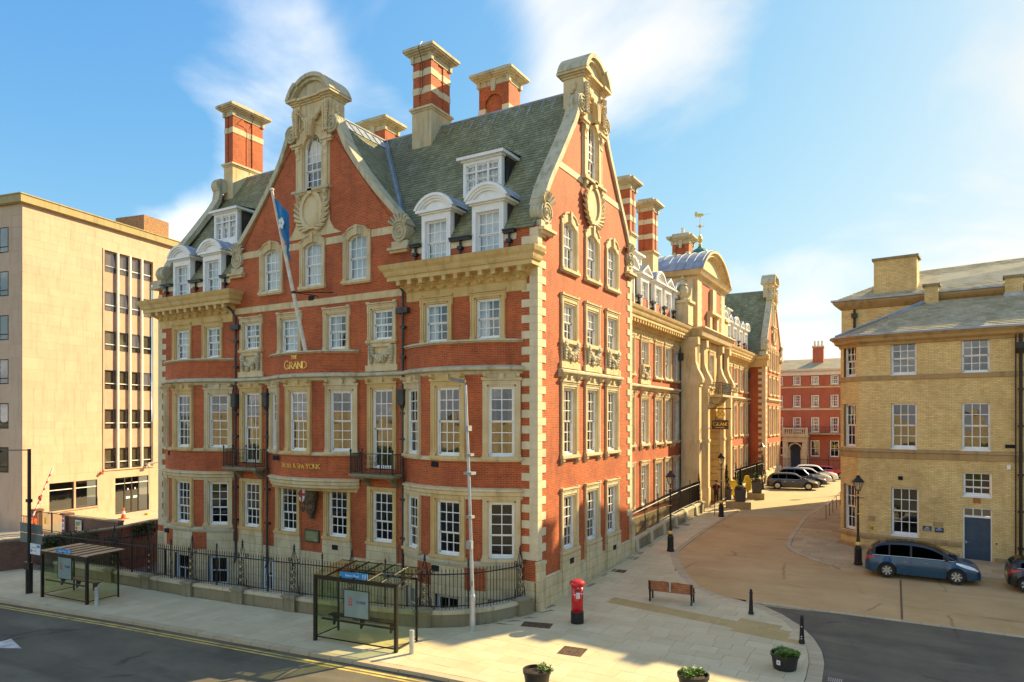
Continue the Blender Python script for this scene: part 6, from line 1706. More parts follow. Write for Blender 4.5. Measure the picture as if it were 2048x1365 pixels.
m = MB(); m.face([(-1.65, TB - .4, 15.28), (14.3, TB - .4, 15.28), (14.3, TB + 4.2, 17.7), (2.0, TB + 4.2, 17.4)]); m.face([(-1.65, TB + 25.9, 15.28), (-1.65, TB - .4, 15.28), (2.0, TB + 4.2, 17.4), (2.0, TB + 21.5, 17.4)]); m.face([(14.3, TB + 25.9, 15.28), (-1.65, TB + 25.9, 15.28), (2.0, TB + 21.5, 17.4), (14.3, TB + 21.5, 17.7)]); m.face([(2.0, TB + 4.2, 17.4), (14.3, TB + 4.2, 17.7), (14.3, TB + 21.5, 17.7), (2.0, TB + 21.5, 17.4)])
UR = m.build('roof', M_SLATE2, yb)
TU = sqrt(4.6 ** 2 + 2.4 ** 2)
slates(UR, lambda s, t, l: (s, TB - .4 + 4.6 * t / TU - l * .4, 15.3 + (2.12 + .025 * max(0, s - 2)) * t / TU + l * .9), lambda t: (-1.6 + 3.6 * t / TU, 14.2), TU, e=.24, w=.42, mat=M_SLATE2)
def ychim(x0, x1, y0, y1, z0, z1, cap='slab'):
    m = MB(); m.box(x0, x1, y0, y1, z0, z1 - .14); c = m.build('chimney', M_YBRICK, yb)
    m = MB(); e = .10 if cap == 'slab' else .14
    m.box(x0 - e, x1 + e, y0 - e, y1 + e, z1 - .14, z1); m.build('chimney_cap', M_MOSSY, c)
    m = MB(); m.box(x0 - .05, x1 + .05, y0 - .06, y1 + .05, z0 - .1, z0 + .22); m.build('lead_apron', M_LEAD, c)
ychim(.45, 2.72, TB + .3, TB + 1.6, 15.4, 17.75)
ychim(3.2, 3.88, 3.9, 4.5, 14.4, 15.72); ychim(6.95, 7.75, 3.9, 4.5, 14.6, 15.75)
# door, transom, plaques, boxes, pipes
M_BLUE = plain('slate_blue_paint', (.035, .065, .10), .42, 0, .1)
m = MB(); m.box(5.25, 5.31, .10, .3, .5, 3.5); m.box(6.41, 6.47, .10, .3, .5, 3.5); m.box(5.25, 6.47, .10, .3, 3.42, 3.5); m.box(5.25, 6.47, .08, .3, 2.98, 3.07)
for k in (1, 2): m.box(5.31 + k * .367 - .02, 5.31 + k * .367 + .02, .12, .2, 3.07, 3.42)
fr_ = m.build('door_frame', M_WHITE, yb)
gm = MB(); gm.face([(-.18, 0, -.17), (.18, 0, -.17), (.18, 0, .17), (-.18, 0, .17)]); gm = gm.mesh('pane', M_GLASS)
for k in range(3): link('pane', gm, fr_, (5.495 + k * .367, .17, 3.245))
m = MB(); m.box(5.31, 6.41, .17, .24, .58, 2.98); dr = m.build('door', M_BLUE, yb)
for (a, b, c, d) in ((5.42, 5.80, 2.48, 2.82), (5.92, 6.30, 2.48, 2.82), (5.42, 5.80, 1.55, 2.32), (5.92, 6.30, 1.55, 2.32), (5.42, 5.80, .78, 1.38), (5.92, 6.30, .78, 1.38)):
    m = MB(); m.box(a, b, .155, .18, c, d); m.box(a + .04, b - .04, .145, .17, c + .04, d - .04); m.build('door_panel', M_BLUE, dr)
m = MB(); m.box(5.345, 5.385, .13, .17, 1.62, 1.78); m.tube([(5.365, .12, 1.7), (5.48, .11, 1.7)], .014, 6); m.build('handle', plain('steel_handle', (.6, .6, .58), .3, .8), dr)
M_NAVY = plain('navy_plaque', (.03, .055, .115), .5)
def ybox(name, u0, u1, z0, z1, o, mat, label=None):
    m = MB(); m.box(u0, u1, -o, .01, z0, z1); r = m.build(name, mat, yb)
    if label: r['label'] = label
    return r
M_LET = plain('white_lettering', (.62, .62, .6), .6)
for u0, rows in ((3.48, 3), (4.02, 2)):
    pq = ybox('wall_plaque', u0, u0 + .40, 2.12 - (u0 > 3.6) * .03, 2.37 - (u0 > 3.6) * .03, .03, M_NAVY)
    m = MB(); m.box(u0 + .13, u0 + .27, -.035, -.028, 2.29, 2.325)
    for i in range(rows): m.box(u0 + .05, u0 + .35 - .06 * (i % 2), -.035, -.028, 2.235 - i * .04, 2.25 - i * .04)
    m.build('plaque_lettering', M_LET, pq)
ybox('stone_tablet', 3.95, 4.4, 2.4, 2.62, .04, M_YSTONE); ybox('blocked_vent', .92, 1.26, 2.42, 2.68, .03, M_YSTONE); ybox('air_vent', 2.35, 2.57, 4.72, 4.92, .03, M_DARK)
ybox('cable_tray', 7.0, 7.4, 6.55, 6.72, .06, M_DARK)
ybox('rust_panel', 5.68, 6.0, 3.72, 3.98, .03, plain('rust_panel_paint', (.42, .15, .03), .6, 0, .3, 8)); ybox('alarm_box', 7.07, 7.22, 5.5, 5.7, .10, M_WHITE); ybox('door_buzzer', 6.62, 6.68, 1.72, 1.8, .03, M_DARK)
m = MB(); m.box(-.09, .09, -.012, .0, -.13, .13); hy = m.build('hydrant_plate', plain('hydrant_yellow', (.72, .44, .03), .5), yb, (1.08, -.01, 2.02))
m = MB(); m.box(-.06, -.035, -.02, -.011, -.08, .09); m.box(.035, .06, -.02, -.011, -.08, .09); m.box(-.035, .035, -.02, -.011, -.015, .015); m.build('letter_h', M_DARK, hy)
for u, r in ((7.42, .03), (7.62, .075)):
    m = MB(); m.tube([(u, -.13, 12.2), (u, -.13, .9)], r, 8)
    if r > .05:
        m.box(u - .2, u + .2, -.34, -.03, 11.45, 11.75); m.lathe([(.17, 11.2), (.2, 11.45)], 4, (u, -.18, 0))
        for z in (1.6, 3.4, 5.2, 7.6, 9.4): m.box(u - .12, u + .12, -.24, -.02, z, z + .1)
    m.build('downpipe', M_IRON, yb)
m = MB(); m.tube([(-.55, TB - .12, 14.7), (-.55, TB - .12, 12.2)], .07, 8); m.box(-.7, -.4, TB - .3, TB, 14.2, 14.45); m.build('downpipe', M_IRON, yb)
ypool.build('panes', M_GLASS, yb, kind='stuff') if ypool.f else None

# ================================================================ red terrace at the end of the street
TY = 78.0
tr = thing('brick_terrace', 'red brick Georgian terrace with an arched stone porch closing the end of the street', 'terrace', (0, TY, 0))
m = MB(); TXW = [-5.0, -2.55, -.2, 2.15, 4.6, 7.0, 9.4, 11.8, -7.4]
trooms = MB(); tpool = MB(); hl = []
for x in TXW:
    hl += [hole(x, 1.0, 12.75, 13.95), hole(x, 1.0, 9.65, 11.3), hole(x, 1.05, 6.15, 8.2)]
    if abs(x + .2) > .5: hl.append(hole(x, 1.15, 2.75, 5.0))
wallpanel(m, YF, [-.5, 14.3], -14, 16, hl); m.build('brick_wall', M_BRICK2, tr)
for x in TXW:
    for z, h, w in ((12.75, 1.2, 1.0), (9.65, 1.65, 1.0), (6.15, 2.05, 1.05)):
        window(tr, x, 0, z, 0, w, h, 3, 2, 2, room_mb=trooms, pool=tpool, lim=0, fw=.07, curtain='halfnet')
        m = MB(); m.box(x - w / 2 - .1, x + w / 2 + .1, -.06, .1, z - .12, z); m.build('window_sill', M_STONE, tr)
    if abs(x + .2) > .5: window(tr, x, 0, 2.75, 0, 1.15, 2.25, 2, 1, 1, room_mb=trooms, pool=tpool, lim=0, fw=.07)
for z0, z1 in ((12.3, 12.5), (9.2, 9.45)):
    m = MB(); m.box(-14, 16, -.07, 0, z0, z1); m.build('string_course', M_STONE, tr)
m = MB(); m.sweep([(0, 14.1), (.1, 14.2), (.12, 14.5), (.5, 14.65), (.6, 14.85), (.6, 14.95), (0, 15.0)], [(-14, 0), (16, 0)]); m.box(-14, 16, -.15, .1, 14.05, 14.2); m.build('cornice', M_CREAM, tr)
m = MB(); m.face([(-14, -.3, 14.95), (16, -.3, 14.95), (16, 4, 16.6), (-14, 4, 16.6)]); m.face([(-14, 4, 16.6), (16, 4, 16.6), (16, 8, 14.9), (-14, 8, 14.9)]); m.build('roof', M_SLATE2, tr)
for x, w in ((-3.3, 1.5), (2.3, 1.4), (8.5, 1.5)):
    m = MB(); m.box(x - w / 2, x + w / 2, 2.2, 3.2, 15, 18.1); c = m.build('chimney', M_BRICK2, tr)
    m = MB(); m.box(x - w / 2 - .1, x + w / 2 + .1, 2.1, 3.3, 18.1, 18.3); m.build('chimney_cap', M_STONE, c)
    for k in range(3): m = MB(); m.lathe([(.16, 18.3), (.13, 19.0), (.16, 19.05)], 8, (x - w / 3 + k * w / 3, 2.7, 0)); m.build('chimney_pot', M_CREAM, c)
m = MB(); m.box(-14, 16, -.9, 0, 5.85, 5.98); bl = m.build('balcony', M_STONEG, tr); m = MB(); m.box(-14, 16, -.86, -.82, 6.85, 6.9)
for i in range(150): x = -14 + i * .2; m.box(x - .014, x + .014, -.85, -.83, 5.98, 6.86)
m.build('balcony_railing', M_IRON, bl)
pc = MB(); px = -.25
for s in (-1, 1): pc.box(px + s * 1.25 - .3, px + s * 1.25 + .3, -1.5, .1, .6, 4.75); pc.box(px + s * .8 - .12, px + s * .8 + .12, -1.2, .1, .6, 3.7)
for s in (-1, 1):
    for i in range(8): pc.box(px + s * 1.25 - .33, px + s * 1.25 + .33, -1.53, 0, 1 + i * .46, 1.36 + i * .46)
for i in range(10):
    a0, a1 = pi * i / 10, pi * (i + 1) / 10
    pc.prism([(px + .78 * cos(a0), 3.7 + .78 * sin(a0)), (px + .78 * cos(a1), 3.7 + .78 * sin(a1)), (px + .97 * cos(a1), 3.7 + 1.0 * sin(a1)), (px + .97 * cos(a0), 3.7 + 1.0 * sin(a0))], lambda a, b, t: (a, t, b), -1.25, 0)
pc.box(px - 1.6, px + 1.6, -1.6, 0, 4.75, 5.5); pc.box(px - 1.75, px + 1.75, -1.8, 0, 5.5, 5.75); pc.box(px - 1.6, px + 1.6, -1.6, -1.4, 6.55, 6.75); pc.box(px - 1.6, px + 1.6, -1.6, -1.4, 5.75, 5.9)
for i in range(11): pc.lathe([(.05, 5.9), (.11, 6.1), (.05, 6.3), (.07, 6.55)], 6, (px - 1.4 + i * .28, -1.5, 0))
for s in (-1, 1): pc.box(px + s * 1.5 - .16, px + s * 1.5 + .16, -1.65, -1.35, 5.75, 6.8)
pc.build('stone_porch', M_STONE, tr)
m = MB(); m.box(px - .78, px + .78, -.25, -.1, .9, 3.7); m.prism([(px + .78 * cos(pi * i / 12), 3.7 + .78 * sin(pi * i / 12)) for i in range(13)], lambda a, b, t: (a, t, b), -.25, -.1)
for k in (-.38, .38): m.box(px + k - .26, px + k + .26, -.28, -.24, 1.2, 3.3)
m.build('front_door', M_BLUE, tr)
m = MB()
for i in range(4): m.box(px - 1.0, px + 1.0, -1.9 - i * .0, -.3 - i * .35 + .0, .4 + (3 - i) * .15, .55 + (3 - i) * .15)
m.build('steps', M_STONEG, tr)
tpool.build('panes', M_GLASS, tr, kind='stuff')

# ================================================================ beige office block on the left
D_ = 56.0
LP = Vector((CAMP.x + D_ * CAMF[0] - 799 / 1365 * D_ * CAMR[0], CAMP.y + D_ * CAMF[1] - 799 / 1365 * D_ * CAMR[1]))
LA = radians(10.8)
of = thing('office_block', 'beige stone-clad office block with tall strips of dark windows between pale mullions', 'office block', (LP.x, LP.y, 0), LA)
# local frame: facade on the plane x=0 facing +x, u along +y
K_ = D_ / 55.0
OF = lambda u, o, z: (o, u, z)
def zf(px_v): return 8 + (838 - px_v) / 1365.0 * D_    # height at the facade line through u=0
UL, UR_ = -7.35, 26.0; ZT = 24.1
ST = [(zf(582 + 78.1 * k) if k < 4 else zf(895), 0) for k in range(5)]
win_top = [zf(507), zf(585), zf(663), zf(741), zf(819), zf(897)]; win_bot = [zf(546), zf(623), zf(701), zf(779), zf(858), zf(936)]
BU = [(-.75 + i * 1.2 * .985, -.75 + (i + 1) * 1.2 * .985) for i in range(4)]
b0_, b1_ = -.78, 3.98
m = MB()
hl = [(b0_, b1_, win_bot[5] - .1, win_top[0] + .12), (6.2, 11.0, win_bot[5] - .1, win_top[0] + .12), (-5.35, -1.35, 1.05, 3.15), (.25, 3.6, .1, 3.1)]
mbase = MB(); wallpanel(mbase, OF, [-2.0, ZT - .55], UL, UR_, hl)
mbase.face([(0, UL, -2), (0, UL, ZT), (-16, UL, ZT), (-16, UL, -2)][::-1]); mbase.face([(0, UL, ZT), (0, UR_, ZT), (-16, UR_, ZT), (-16, UL, ZT)])
mbase.build('wall', M_PANEL, of)
# cladding panels: separate stones of several sizes
quads_ = []
z = -2.0; row = 0
rng_ = random.Random(3)
while z < ZT - .56:
    h = rng_.choice((.55, .7, .85)); z1 = min(z + h, ZT - .56); u = UL
    while u < 12.5:
        w = rng_.choice((.8, 1.0, 1.3, 1.6)); u1 = min(u + w, 12.5); segs = [(u, u1)]
        for (a, b, c, d) in hl:
            if z1 > c and z < d:
                ns = []
                for (p, q) in segs:
                    if q <= a or p >= b: ns.append((p, q))
                    else:
                        if p < a: ns.append((p, a))
                        if q > b: ns.append((b, q))
                segs = ns
        for p, q in segs:
            if q - p > .08: quads_.append((p, q, z, z1))
        u = u1
    z = z1
rng_.shuffle(quads_)
vis = [q for q in quads_ if q[0] < 4.8 and q[3] > 0]; rest = [q for q in quads_ if not (q[0] < 4.8 and q[3] > 0)]
vis.sort(key=lambda q: -(q[1] - q[0]) * (q[3] - q[2]))
rs = MB()
for i, (p, q, a, b) in enumerate(vis + rest):
    t = rng_.uniform(.010, .014)
    if i < 300:
        mm = MB(); mm.box(-.01, t, p + .0035, q - .0035, a + .0035, b - .0035); mm.build('cladding_panel', M_PANEL, of)
    else: rs.box(-.01, t, p + .0035, q - .0035, a + .0035, b - .0035)
# front (shaded) face left of the corner
FFX = lambda u, o, z: (u, UL - o, z)
for z in frange(-2, ZT - .56, 30)[:-1]:
    dz = (ZT - 1.44) / 30
    for a, b in ((-1.25, -.02),): rs.box(a, b, UL - .015, UL + .01, z + .005, z + (ZT + 1.44) / 30 - .005)
rs.build('cladding_panels', M_PANEL, of, kind='stuff')
m = MB()
m.box(-16, .32, UL - .32, UR_, ZT - .56, ZT - .02); m.box(-16, .22, UL - .22, UR_, ZT - .62, ZT - .56); m.box(-16, .38, UL - .38, UR_, ZT - .02, ZT + .06)
m.build('parapet', M_MOSSY if False else stained('mossy_coping', (.46, .36, .17), (.16, .13, .05), (.34, .27, .08), dirt=.7), of)
M_BRONZE = plain('bronze_frame', (.055, .042, .032), .45, .3); M_OGL = glassmat('office_glass', (.42, .46, .46), .03, .03, .10)
oroom = MB()
opane = {}
def owin(name, u0, u1, z0, z1, o, split=.28, tilt=0.0, par=of):
    m = MB(); fw = .05
    B = lambda a, b, c, d: m.box(o - .05, o + .04, a, b, c, d)
    B(u0, u0 + fw, z0, z1); B(u1 - fw, u1, z0, z1); B(u0 + fw, u1 - fw, z0, z0 + fw); B(u0 + fw, u1 - fw, z1 - fw, z1); zs = z0 + (z1 - z0) * split
    f = m.build(name, M_BRONZE, par); m = MB(); m.box(o - .04, o + .05, u0 + fw, u1 - fw, zs - .03, zs + .03); m.build('transom', M_WHITE if split else M_BRONZE, f)
    for c, d in ((z0 + fw, zs - .03), (zs + .03, z1 - fw)):
        k = (round(u1 - u0, 3), round(d - c, 3))
        if k not in opane: q = MB(); hw = (u1 - u0) / 2 - fw; hh = (d - c); q.face([(0, -hw, -hh), (0, hw, -hh), (0, hw, 0), (0, -hw, 0)]); opane[k] = q.mesh('pane', M_OGL)
        link('pane', opane[k], f, (o, (u0 + u1) / 2, d), (0, -tilt if c > zs else 0, 0))
    return f
for i, (a, b) in enumerate(BU):
    for k in range(6):
        owin('window', a + .13, b - .03, win_bot[k], win_top[k], -.14, .3, tilt=(.12 if (i * 7 + k * 3) % 5 == 0 else 0))
        if k < 5: m = MB(); m.box(-.2, -.12, a + .13, b - .03, win_top[k + 1], win_bot[k]); m.build('spandrel_panel', M_PANELP, of)
    if i: m = MB(); m.box(-.12, .10, a - .03, a + .13, win_bot[5] - .1, win_top[0] + .12); m.build('mullion', M_CREAM, of)
for a in (6.2, 7.4, 8.6, 9.8):
    for k in range(6): owin('window', a + .1, a + 1.15, win_bot[k], win_top[k], -.14, .3)
m = MB(); m.box(-.3, -.2, 6.2, 11, win_bot[5], win_top[0]); m.box(-.3, -.21, b0_, b1_, win_bot[5] - .1, win_top[0] + .1); m.build('window_recess', M_PANELP, of)
m = MB(); m.box(-.02, .06, b0_ - .12, b0_, win_bot[5] - .1, win_top[0] + .22); m.box(-.02, .06, b1_, b1_ + .12, win_bot[5] - .1, win_top[0] + .22); m.box(-.02, .06, b0_, b1_, win_top[0] + .12, win_top[0] + .22); m.box(-.02, .10, b0_ - .1, b1_ + .1, win_bot[5] - .2, win_bot[5] - .1); m.build('window_surround', M_PANEL, of)
# shaded front: a strip of windows between white fins
m = MB(); m.box(-16, -1.25, UL + .02, UL + .1, -2, ZT - .6); m.build('front_wall', M_PANELP, of)
for k in range(6):
    m = MB(); zt_, zb_ = win_top[k] + .35, win_bot[k] + .1
    for j in range(3):
        a = -2.55 - j * 1.35
        m = MB(); m.box(a, a + 1.15, UL - .0, UL + .03, zb_, zt_); f = m.build('window', M_BRONZE, of)
        q = MB(); q.face([(a + .07, UL - .012, zb_ + .45), (a + 1.08, UL - .012, zb_ + .45), (a + 1.08, UL - .012, zt_ - .07), (a + .07, UL - .012, zt_ - .07)]); q.build('pane', M_OGL, f)
        q = MB(); q.face([(a + .07, UL - .012, zb_ + .07), (a + 1.08, UL - .012, zb_ + .07), (a + 1.08, UL - .012, zb_ + .38), (a + .07, UL - .012, zb_ + .38)]); q.build('pane', M_OGL, f)
for j in range(3):
    m = MB(); a = -2.68 - j * 1.35; m.box(a - .09, a + .09, UL - .25, UL, win_bot[5] - .3, win_top[0] + .5); m.build('mullion', M_CREAM, of)
# ground floor windows and doors
for a, b in ((-5.35, -3.4), (-3.25, -1.35)):
    owin('window', a, b, 1.05, 3.15, -.1, .74)
m = MB(); m.box(-.12, .04, -3.4, -3.25, 1.0, 3.15); m.box(-.05, .08, -5.4, -1.3, .95, 1.05); m.build('window_frame', M_PANELP, of)
for a, b in ((.25, 1.2), (1.2, 1.9), (1.9, 2.6), (2.6, 3.6)): owin('entrance_door' if 1 < a < 2.5 else 'window', a, b, .12, 3.1, -.1, .83)
for u in (1.55, 2.25):
    m = MB(); m.box(-.09, -.08, u - .2, u + .2, 1.28, 1.48); m.build('door_sticker', plain('pale_cyan_sticker', (.5, .72, .72), .5), of)
    m = MB(); m.box(-.09, -.08, u - .06, u + .06, 2.0, 2.16); m.build('door_notice', M_LET, of)
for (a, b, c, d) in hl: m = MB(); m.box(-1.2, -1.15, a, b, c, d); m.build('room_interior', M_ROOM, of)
m = MB(); m.box(-4.2, -.9, 3.9, 6.6, ZT, ZT + 1.85); m.build('rooftop_brick_stack', plain('tan_brick', (.36, .19, .085), .85, 0, .3, 9), of)
m = MB(); m.box(0, .3, 3.2, 3.3, 4.05, 4.12); m.tube([(.3, 3.25, 4.1), (.75, 3.9, 4.25)], .10, 8); m.ball((.32, 3.25, 3.95), .16); m.build('security_camera', M_CREAM, of)
m = MB(); m.tube([(0, -1.1, 3.62), (.22, -1.1, 3.62)], .12, 10); m.build('alarm_bell', plain('alarm_red', (.5, .05, .04), .4), of)
# raised forecourt, garden walls, gate
M_DECK = paving('forecourt_slab', (.56, .48, .34), (.5, .43, .3), (.36, .3, .2))
m = MB(); m.box(-90, -30.6, .1, 60, -2.4, .08); m.box(-90, -31.5, -6.5, .1, -2.4, -.1); dk = m.build('forecourt', M_DECK, kind='structure')
m = MB(); m.box(-30.6, -26, -5.2, 30, -2.3, -1.6); m.build('side_passage', plain('passage_floor', (.12, .1, .08), .9), kind='structure')
# ================================================================ walls and railings
def wall_run(t, pts, h_fn, thick, mat, cap, z0=-1.8):
    for (a, b) in zip(pts, pts[1:]):
        a3, b3 = Vector((a[0], a[1], 0)), Vector((b[0], b[1], 0)); d = (b3 - a3).normalized(); n = Vector((-d.y, d.x, 0))
        m = MB(); ha, hb = h_fn(*a), h_fn(*b)
        def bx(o0, o1, za0, zb0, za1, zb1):
            P = [a3 + n * o0, b3 + n * o0, b3 + n * o1, a3 + n * o1]
            lo = [(P[0].x, P[0].y, za0), (P[1].x, P[1].y, zb0), (P[2].x, P[2].y, zb0), (P[3].x, P[3].y, za0)]; hi = [(P[0].x, P[0].y, za1), (P[1].x, P[1].y, zb1), (P[2].x, P[2].y, zb1), (P[3].x, P[3].y, za1)]
            m.add([tuple(Vector(v) - Vector(t.location)) for v in lo + hi], [(0, 3, 2, 1), (4, 5, 6, 7), (0, 1, 5, 4), (1, 2, 6, 5), (2, 3, 7, 6), (3, 0, 4, 7)])
        bx(-thick / 2, thick / 2, z0, z0, ha, hb); m.build('wall_face', mat, t)
        if cap: m = MB(); bx(-thick / 2 - .05, thick / 2 + .05, ha, hb, ha + .1, hb + .1); m.build('coping', cap, t)
gw = thing('garden_wall', 'dark brick garden wall with a mossy coping and ivy left of the hotel', 'wall', (-29.6, -2, 0))
wall_run(gw, [(-60, -7.6), (-30.4, -6.7), (-29.7, -4.2), (-29.35, -.4), (-30.6, 3.0)], lambda x, y: 1.15, .4, M_DBRICK, M_MOSSY)
gp_ = thing('forecourt_wall', 'short dark brick wall carrying warning signs beside the forecourt gate', 'wall', (-33.5, .1, 0))
wall_run(gp_, [(-36.1, .1), (-30.4, .3)], lambda x, y: 1.35, .35, M_DBRICK, M_MOSSY, -.3)
for x in (-36.2, -40.2):
    m = MB(); m.box(x - .25 + 33.5, x + .25 + 33.5, -.35, .15, -.3, 1.45); m.box(x - .32 + 33.5, x + .32 + 33.5, -.42, .22, 1.45, 1.6); m.build('gate_pier', M_DBRICK, gp_)
gt_ = thing('iron_gate', 'plain black iron double gate across the entrance to the forecourt', 'gate', (-38.2, .0, 0))
m = MB(); m.box(-1.7, 1.7, -.02, .02, 1.42, 1.46); m.box(-1.7, 1.7, -.02, .02, .18, .22); m.box(-.03, .03, -.03, .03, .05, 1.5); m.build('gate_frame', M_IRON, gt_)
bm_ = MB(); bm_.box(-.01, .01, -.01, .01, .1, 1.44); bme = bm_.mesh('gate_bar', M_IRON)
for i in range(27): link('gate_bar', bme, gt_, (-1.66 + i * .1277, 0, 0))
lf = thing('timber_railing', 'brown slatted railing at the far left edge of the forecourt', 'railing', (-43.5, -.2, 0))
m = MB(); m.box(-4, 3.0, -.03, .03, 1.0, 1.08); m.build('rail', M_PANELP, lf); bm_ = MB(); bm_.box(-.05, .05, -.015, .015, .05, 1.02); bme = bm_.mesh('slat', M_PANELP)
for i in range(34): link('slat', bme, lf, (-3.9 + i * .206, 0, 0))
def sign(name, label, cat, loc, w, h, mat, parts, rz=0.0, th=.02, group=None):
    """flat board facing local -y; parts: (x0, x1, z0, z1, material)"""
    t = thing(name, label, cat, loc, rz, group); m = MB(); m.box(-w / 2, w / 2, 0, th, -h / 2, h / 2); m.build('board', mat, t)
    by = {}
    for (a, b, c, d, mt) in parts: by.setdefault(mt.name, (mt, MB()))[1].box(a, b, -.006, .0, c, d)
    for k, (mt, q) in by.items(): q.build('print', mt, t)
    return t
P_RED = plain('print_red', (.62, .03, .03), .5); P_BLUE = plain('print_blue', (.03, .10, .45), .5); P_YEL = plain('print_yellow', (.75, .55, .04), .5); P_GRN = plain('print_green', (.05, .35, .12), .5); P_GREY = plain('print_grey', (.3, .3, .3), .6); P_WHT = plain('sign_white', (.74, .74, .72), .5)
sign('warning_sign', 'narrow white sign with a red panel on the gate pier', 'sign', (-36.2, -.28, 1.0), .34, 1.0, P_WHT, [(-.13, .13, .02, .2, P_RED), (-.1, .1, .3, .42, P_RED), (-.1, .1, -.35, -.1, P_GREY)])
sign('site_safety_board', 'white safety board with rows of red, yellow, green and blue squares on the brick wall', 'sign', (-34.6, -.12, .65), .72, 1.15, P_WHT, [(-.3, .3, .38, .5, P_GREY)] + [(-.31 + .21 * i, -.13 + .21 * i, .2 - .25 * j, .4 - .25 * j, [P_GRN, P_GRN, P_YEL, P_RED, P_YEL, P_YEL, P_RED, P_BLUE, P_YEL, P_BLUE, P_BLUE, P_YEL][j * 3 + i]) for j in range(4) for i in range(3)])
sign('gate_notice', 'small yellow notice fixed to the bars of the iron gate', 'sign', (-39.0, -.05, .85), .3, .45, P_YEL, [])
cn = thing('traffic_cone', 'orange and white traffic cone on the forecourt by the office doors', 'traffic cone', (-40.4, 6.3, .08))
m = MB(); m.box(-.28, .28, -.28, .28, 0, .05); m.lathe([(.2, .05), (.13, .38)], 12); m.lathe([(.09, .62), (.04, .9)], 12); m.build('cone_body', plain('cone_orange', (.75, .13, .03), .5), cn)
m = MB(); m.lathe([(.131, .38), (.09, .62)], 12); m.build('reflective_band', P_WHT, cn)
for i, (x, y) in enumerate(((-41.3, 5.4), (-41.0, 8.6))):
    b_ = MB(); b_.box(-.22, .22, -.08, .08, 0, .14); o = b_.build('kerb_block', P_YEL, None, (x, y, .08)); tag(o, ['yellow parking block just left of the traffic cone', 'yellow parking block right of the traffic cone by the doors'][i], 'parking block')
ba = thing('barrier_arm', 'raised red and white barrier arm beside the office block corner', 'barrier', (-39.6, -.55, -.1))
m = MB(); m.box(-.2, .2, -.2, .2, 0, 1.1); m.build('housing', plain('barrier_orange', (.6, .12, .04), .5), ba)
m = MB(); A = Vector((0, -.1, 1.0)); Bq = Vector((1.35, .65, 4.7)); m.bar(A, Bq, .09, .06); arm = m.build('arm', P_WHT, ba); m = MB()
for k in range(7): a = A.lerp(Bq, .05 + k * .13); b = A.lerp(Bq, .10 + k * .13); m.bar(a, b, .095, .065)
m.lathe([(.0, 0), (.2, .01), (.2, .05), (0, .06)], 14); m.xform(len(m.v) - 56, Matrix.Translation(A.lerp(Bq, .42)) @ Matrix.Rotation(pi / 2, 4, 'X')); m.build('red_bands', P_RED, arm)
# ivy on the garden wall: leaf-sized faces through the depth of the clumps
M_IVY = plain('ivy_leaf', (.055, .085, .018), .6, 0, .5, 3)
def leaves(label, cat, name, blobs, n, size, mat, twig=None):
    m = MB()
    for i in range(n):
        c, r = random.choice(blobs); v = Vector((random.gauss(0, 1), random.gauss(0, 1), random.gauss(0, 1))).normalized() * random.random() ** .4
        p = Vector(c) + Vector((v.x * r[0], v.y * r[1], v.z * r[2])); u = Vector((random.gauss(0, 1), random.gauss(0, 1), random.gauss(0, .7))).normalized(); w = u.cross(Vector((random.random(), random.random(), .3))).normalized(); s = size * random.uniform(.6, 1.3)
        m.face([p - u * s, p + w * s * .6, p + u * s, p - w * s * .6])
    o = m.build(name, mat)
    return tag(o, label, cat)
leaves('ivy spilling over the garden wall behind the left bus shelter', 'ivy', 'ivy', [((-29.5, -4.4 + .5 * i, .95), (.35, .5, .4)) for i in range(6)] + [((-29.2, -3.6, .5), (.2, .5, .5))], 1500, .09, M_IVY)
leaves('ivy at the corner of the garden wall beside the hotel', 'ivy', 'ivy', [((-29.6, .6 + .4 * i, .8), (.3, .4, .5)) for i in range(4)], 1000, .09, M_IVY)

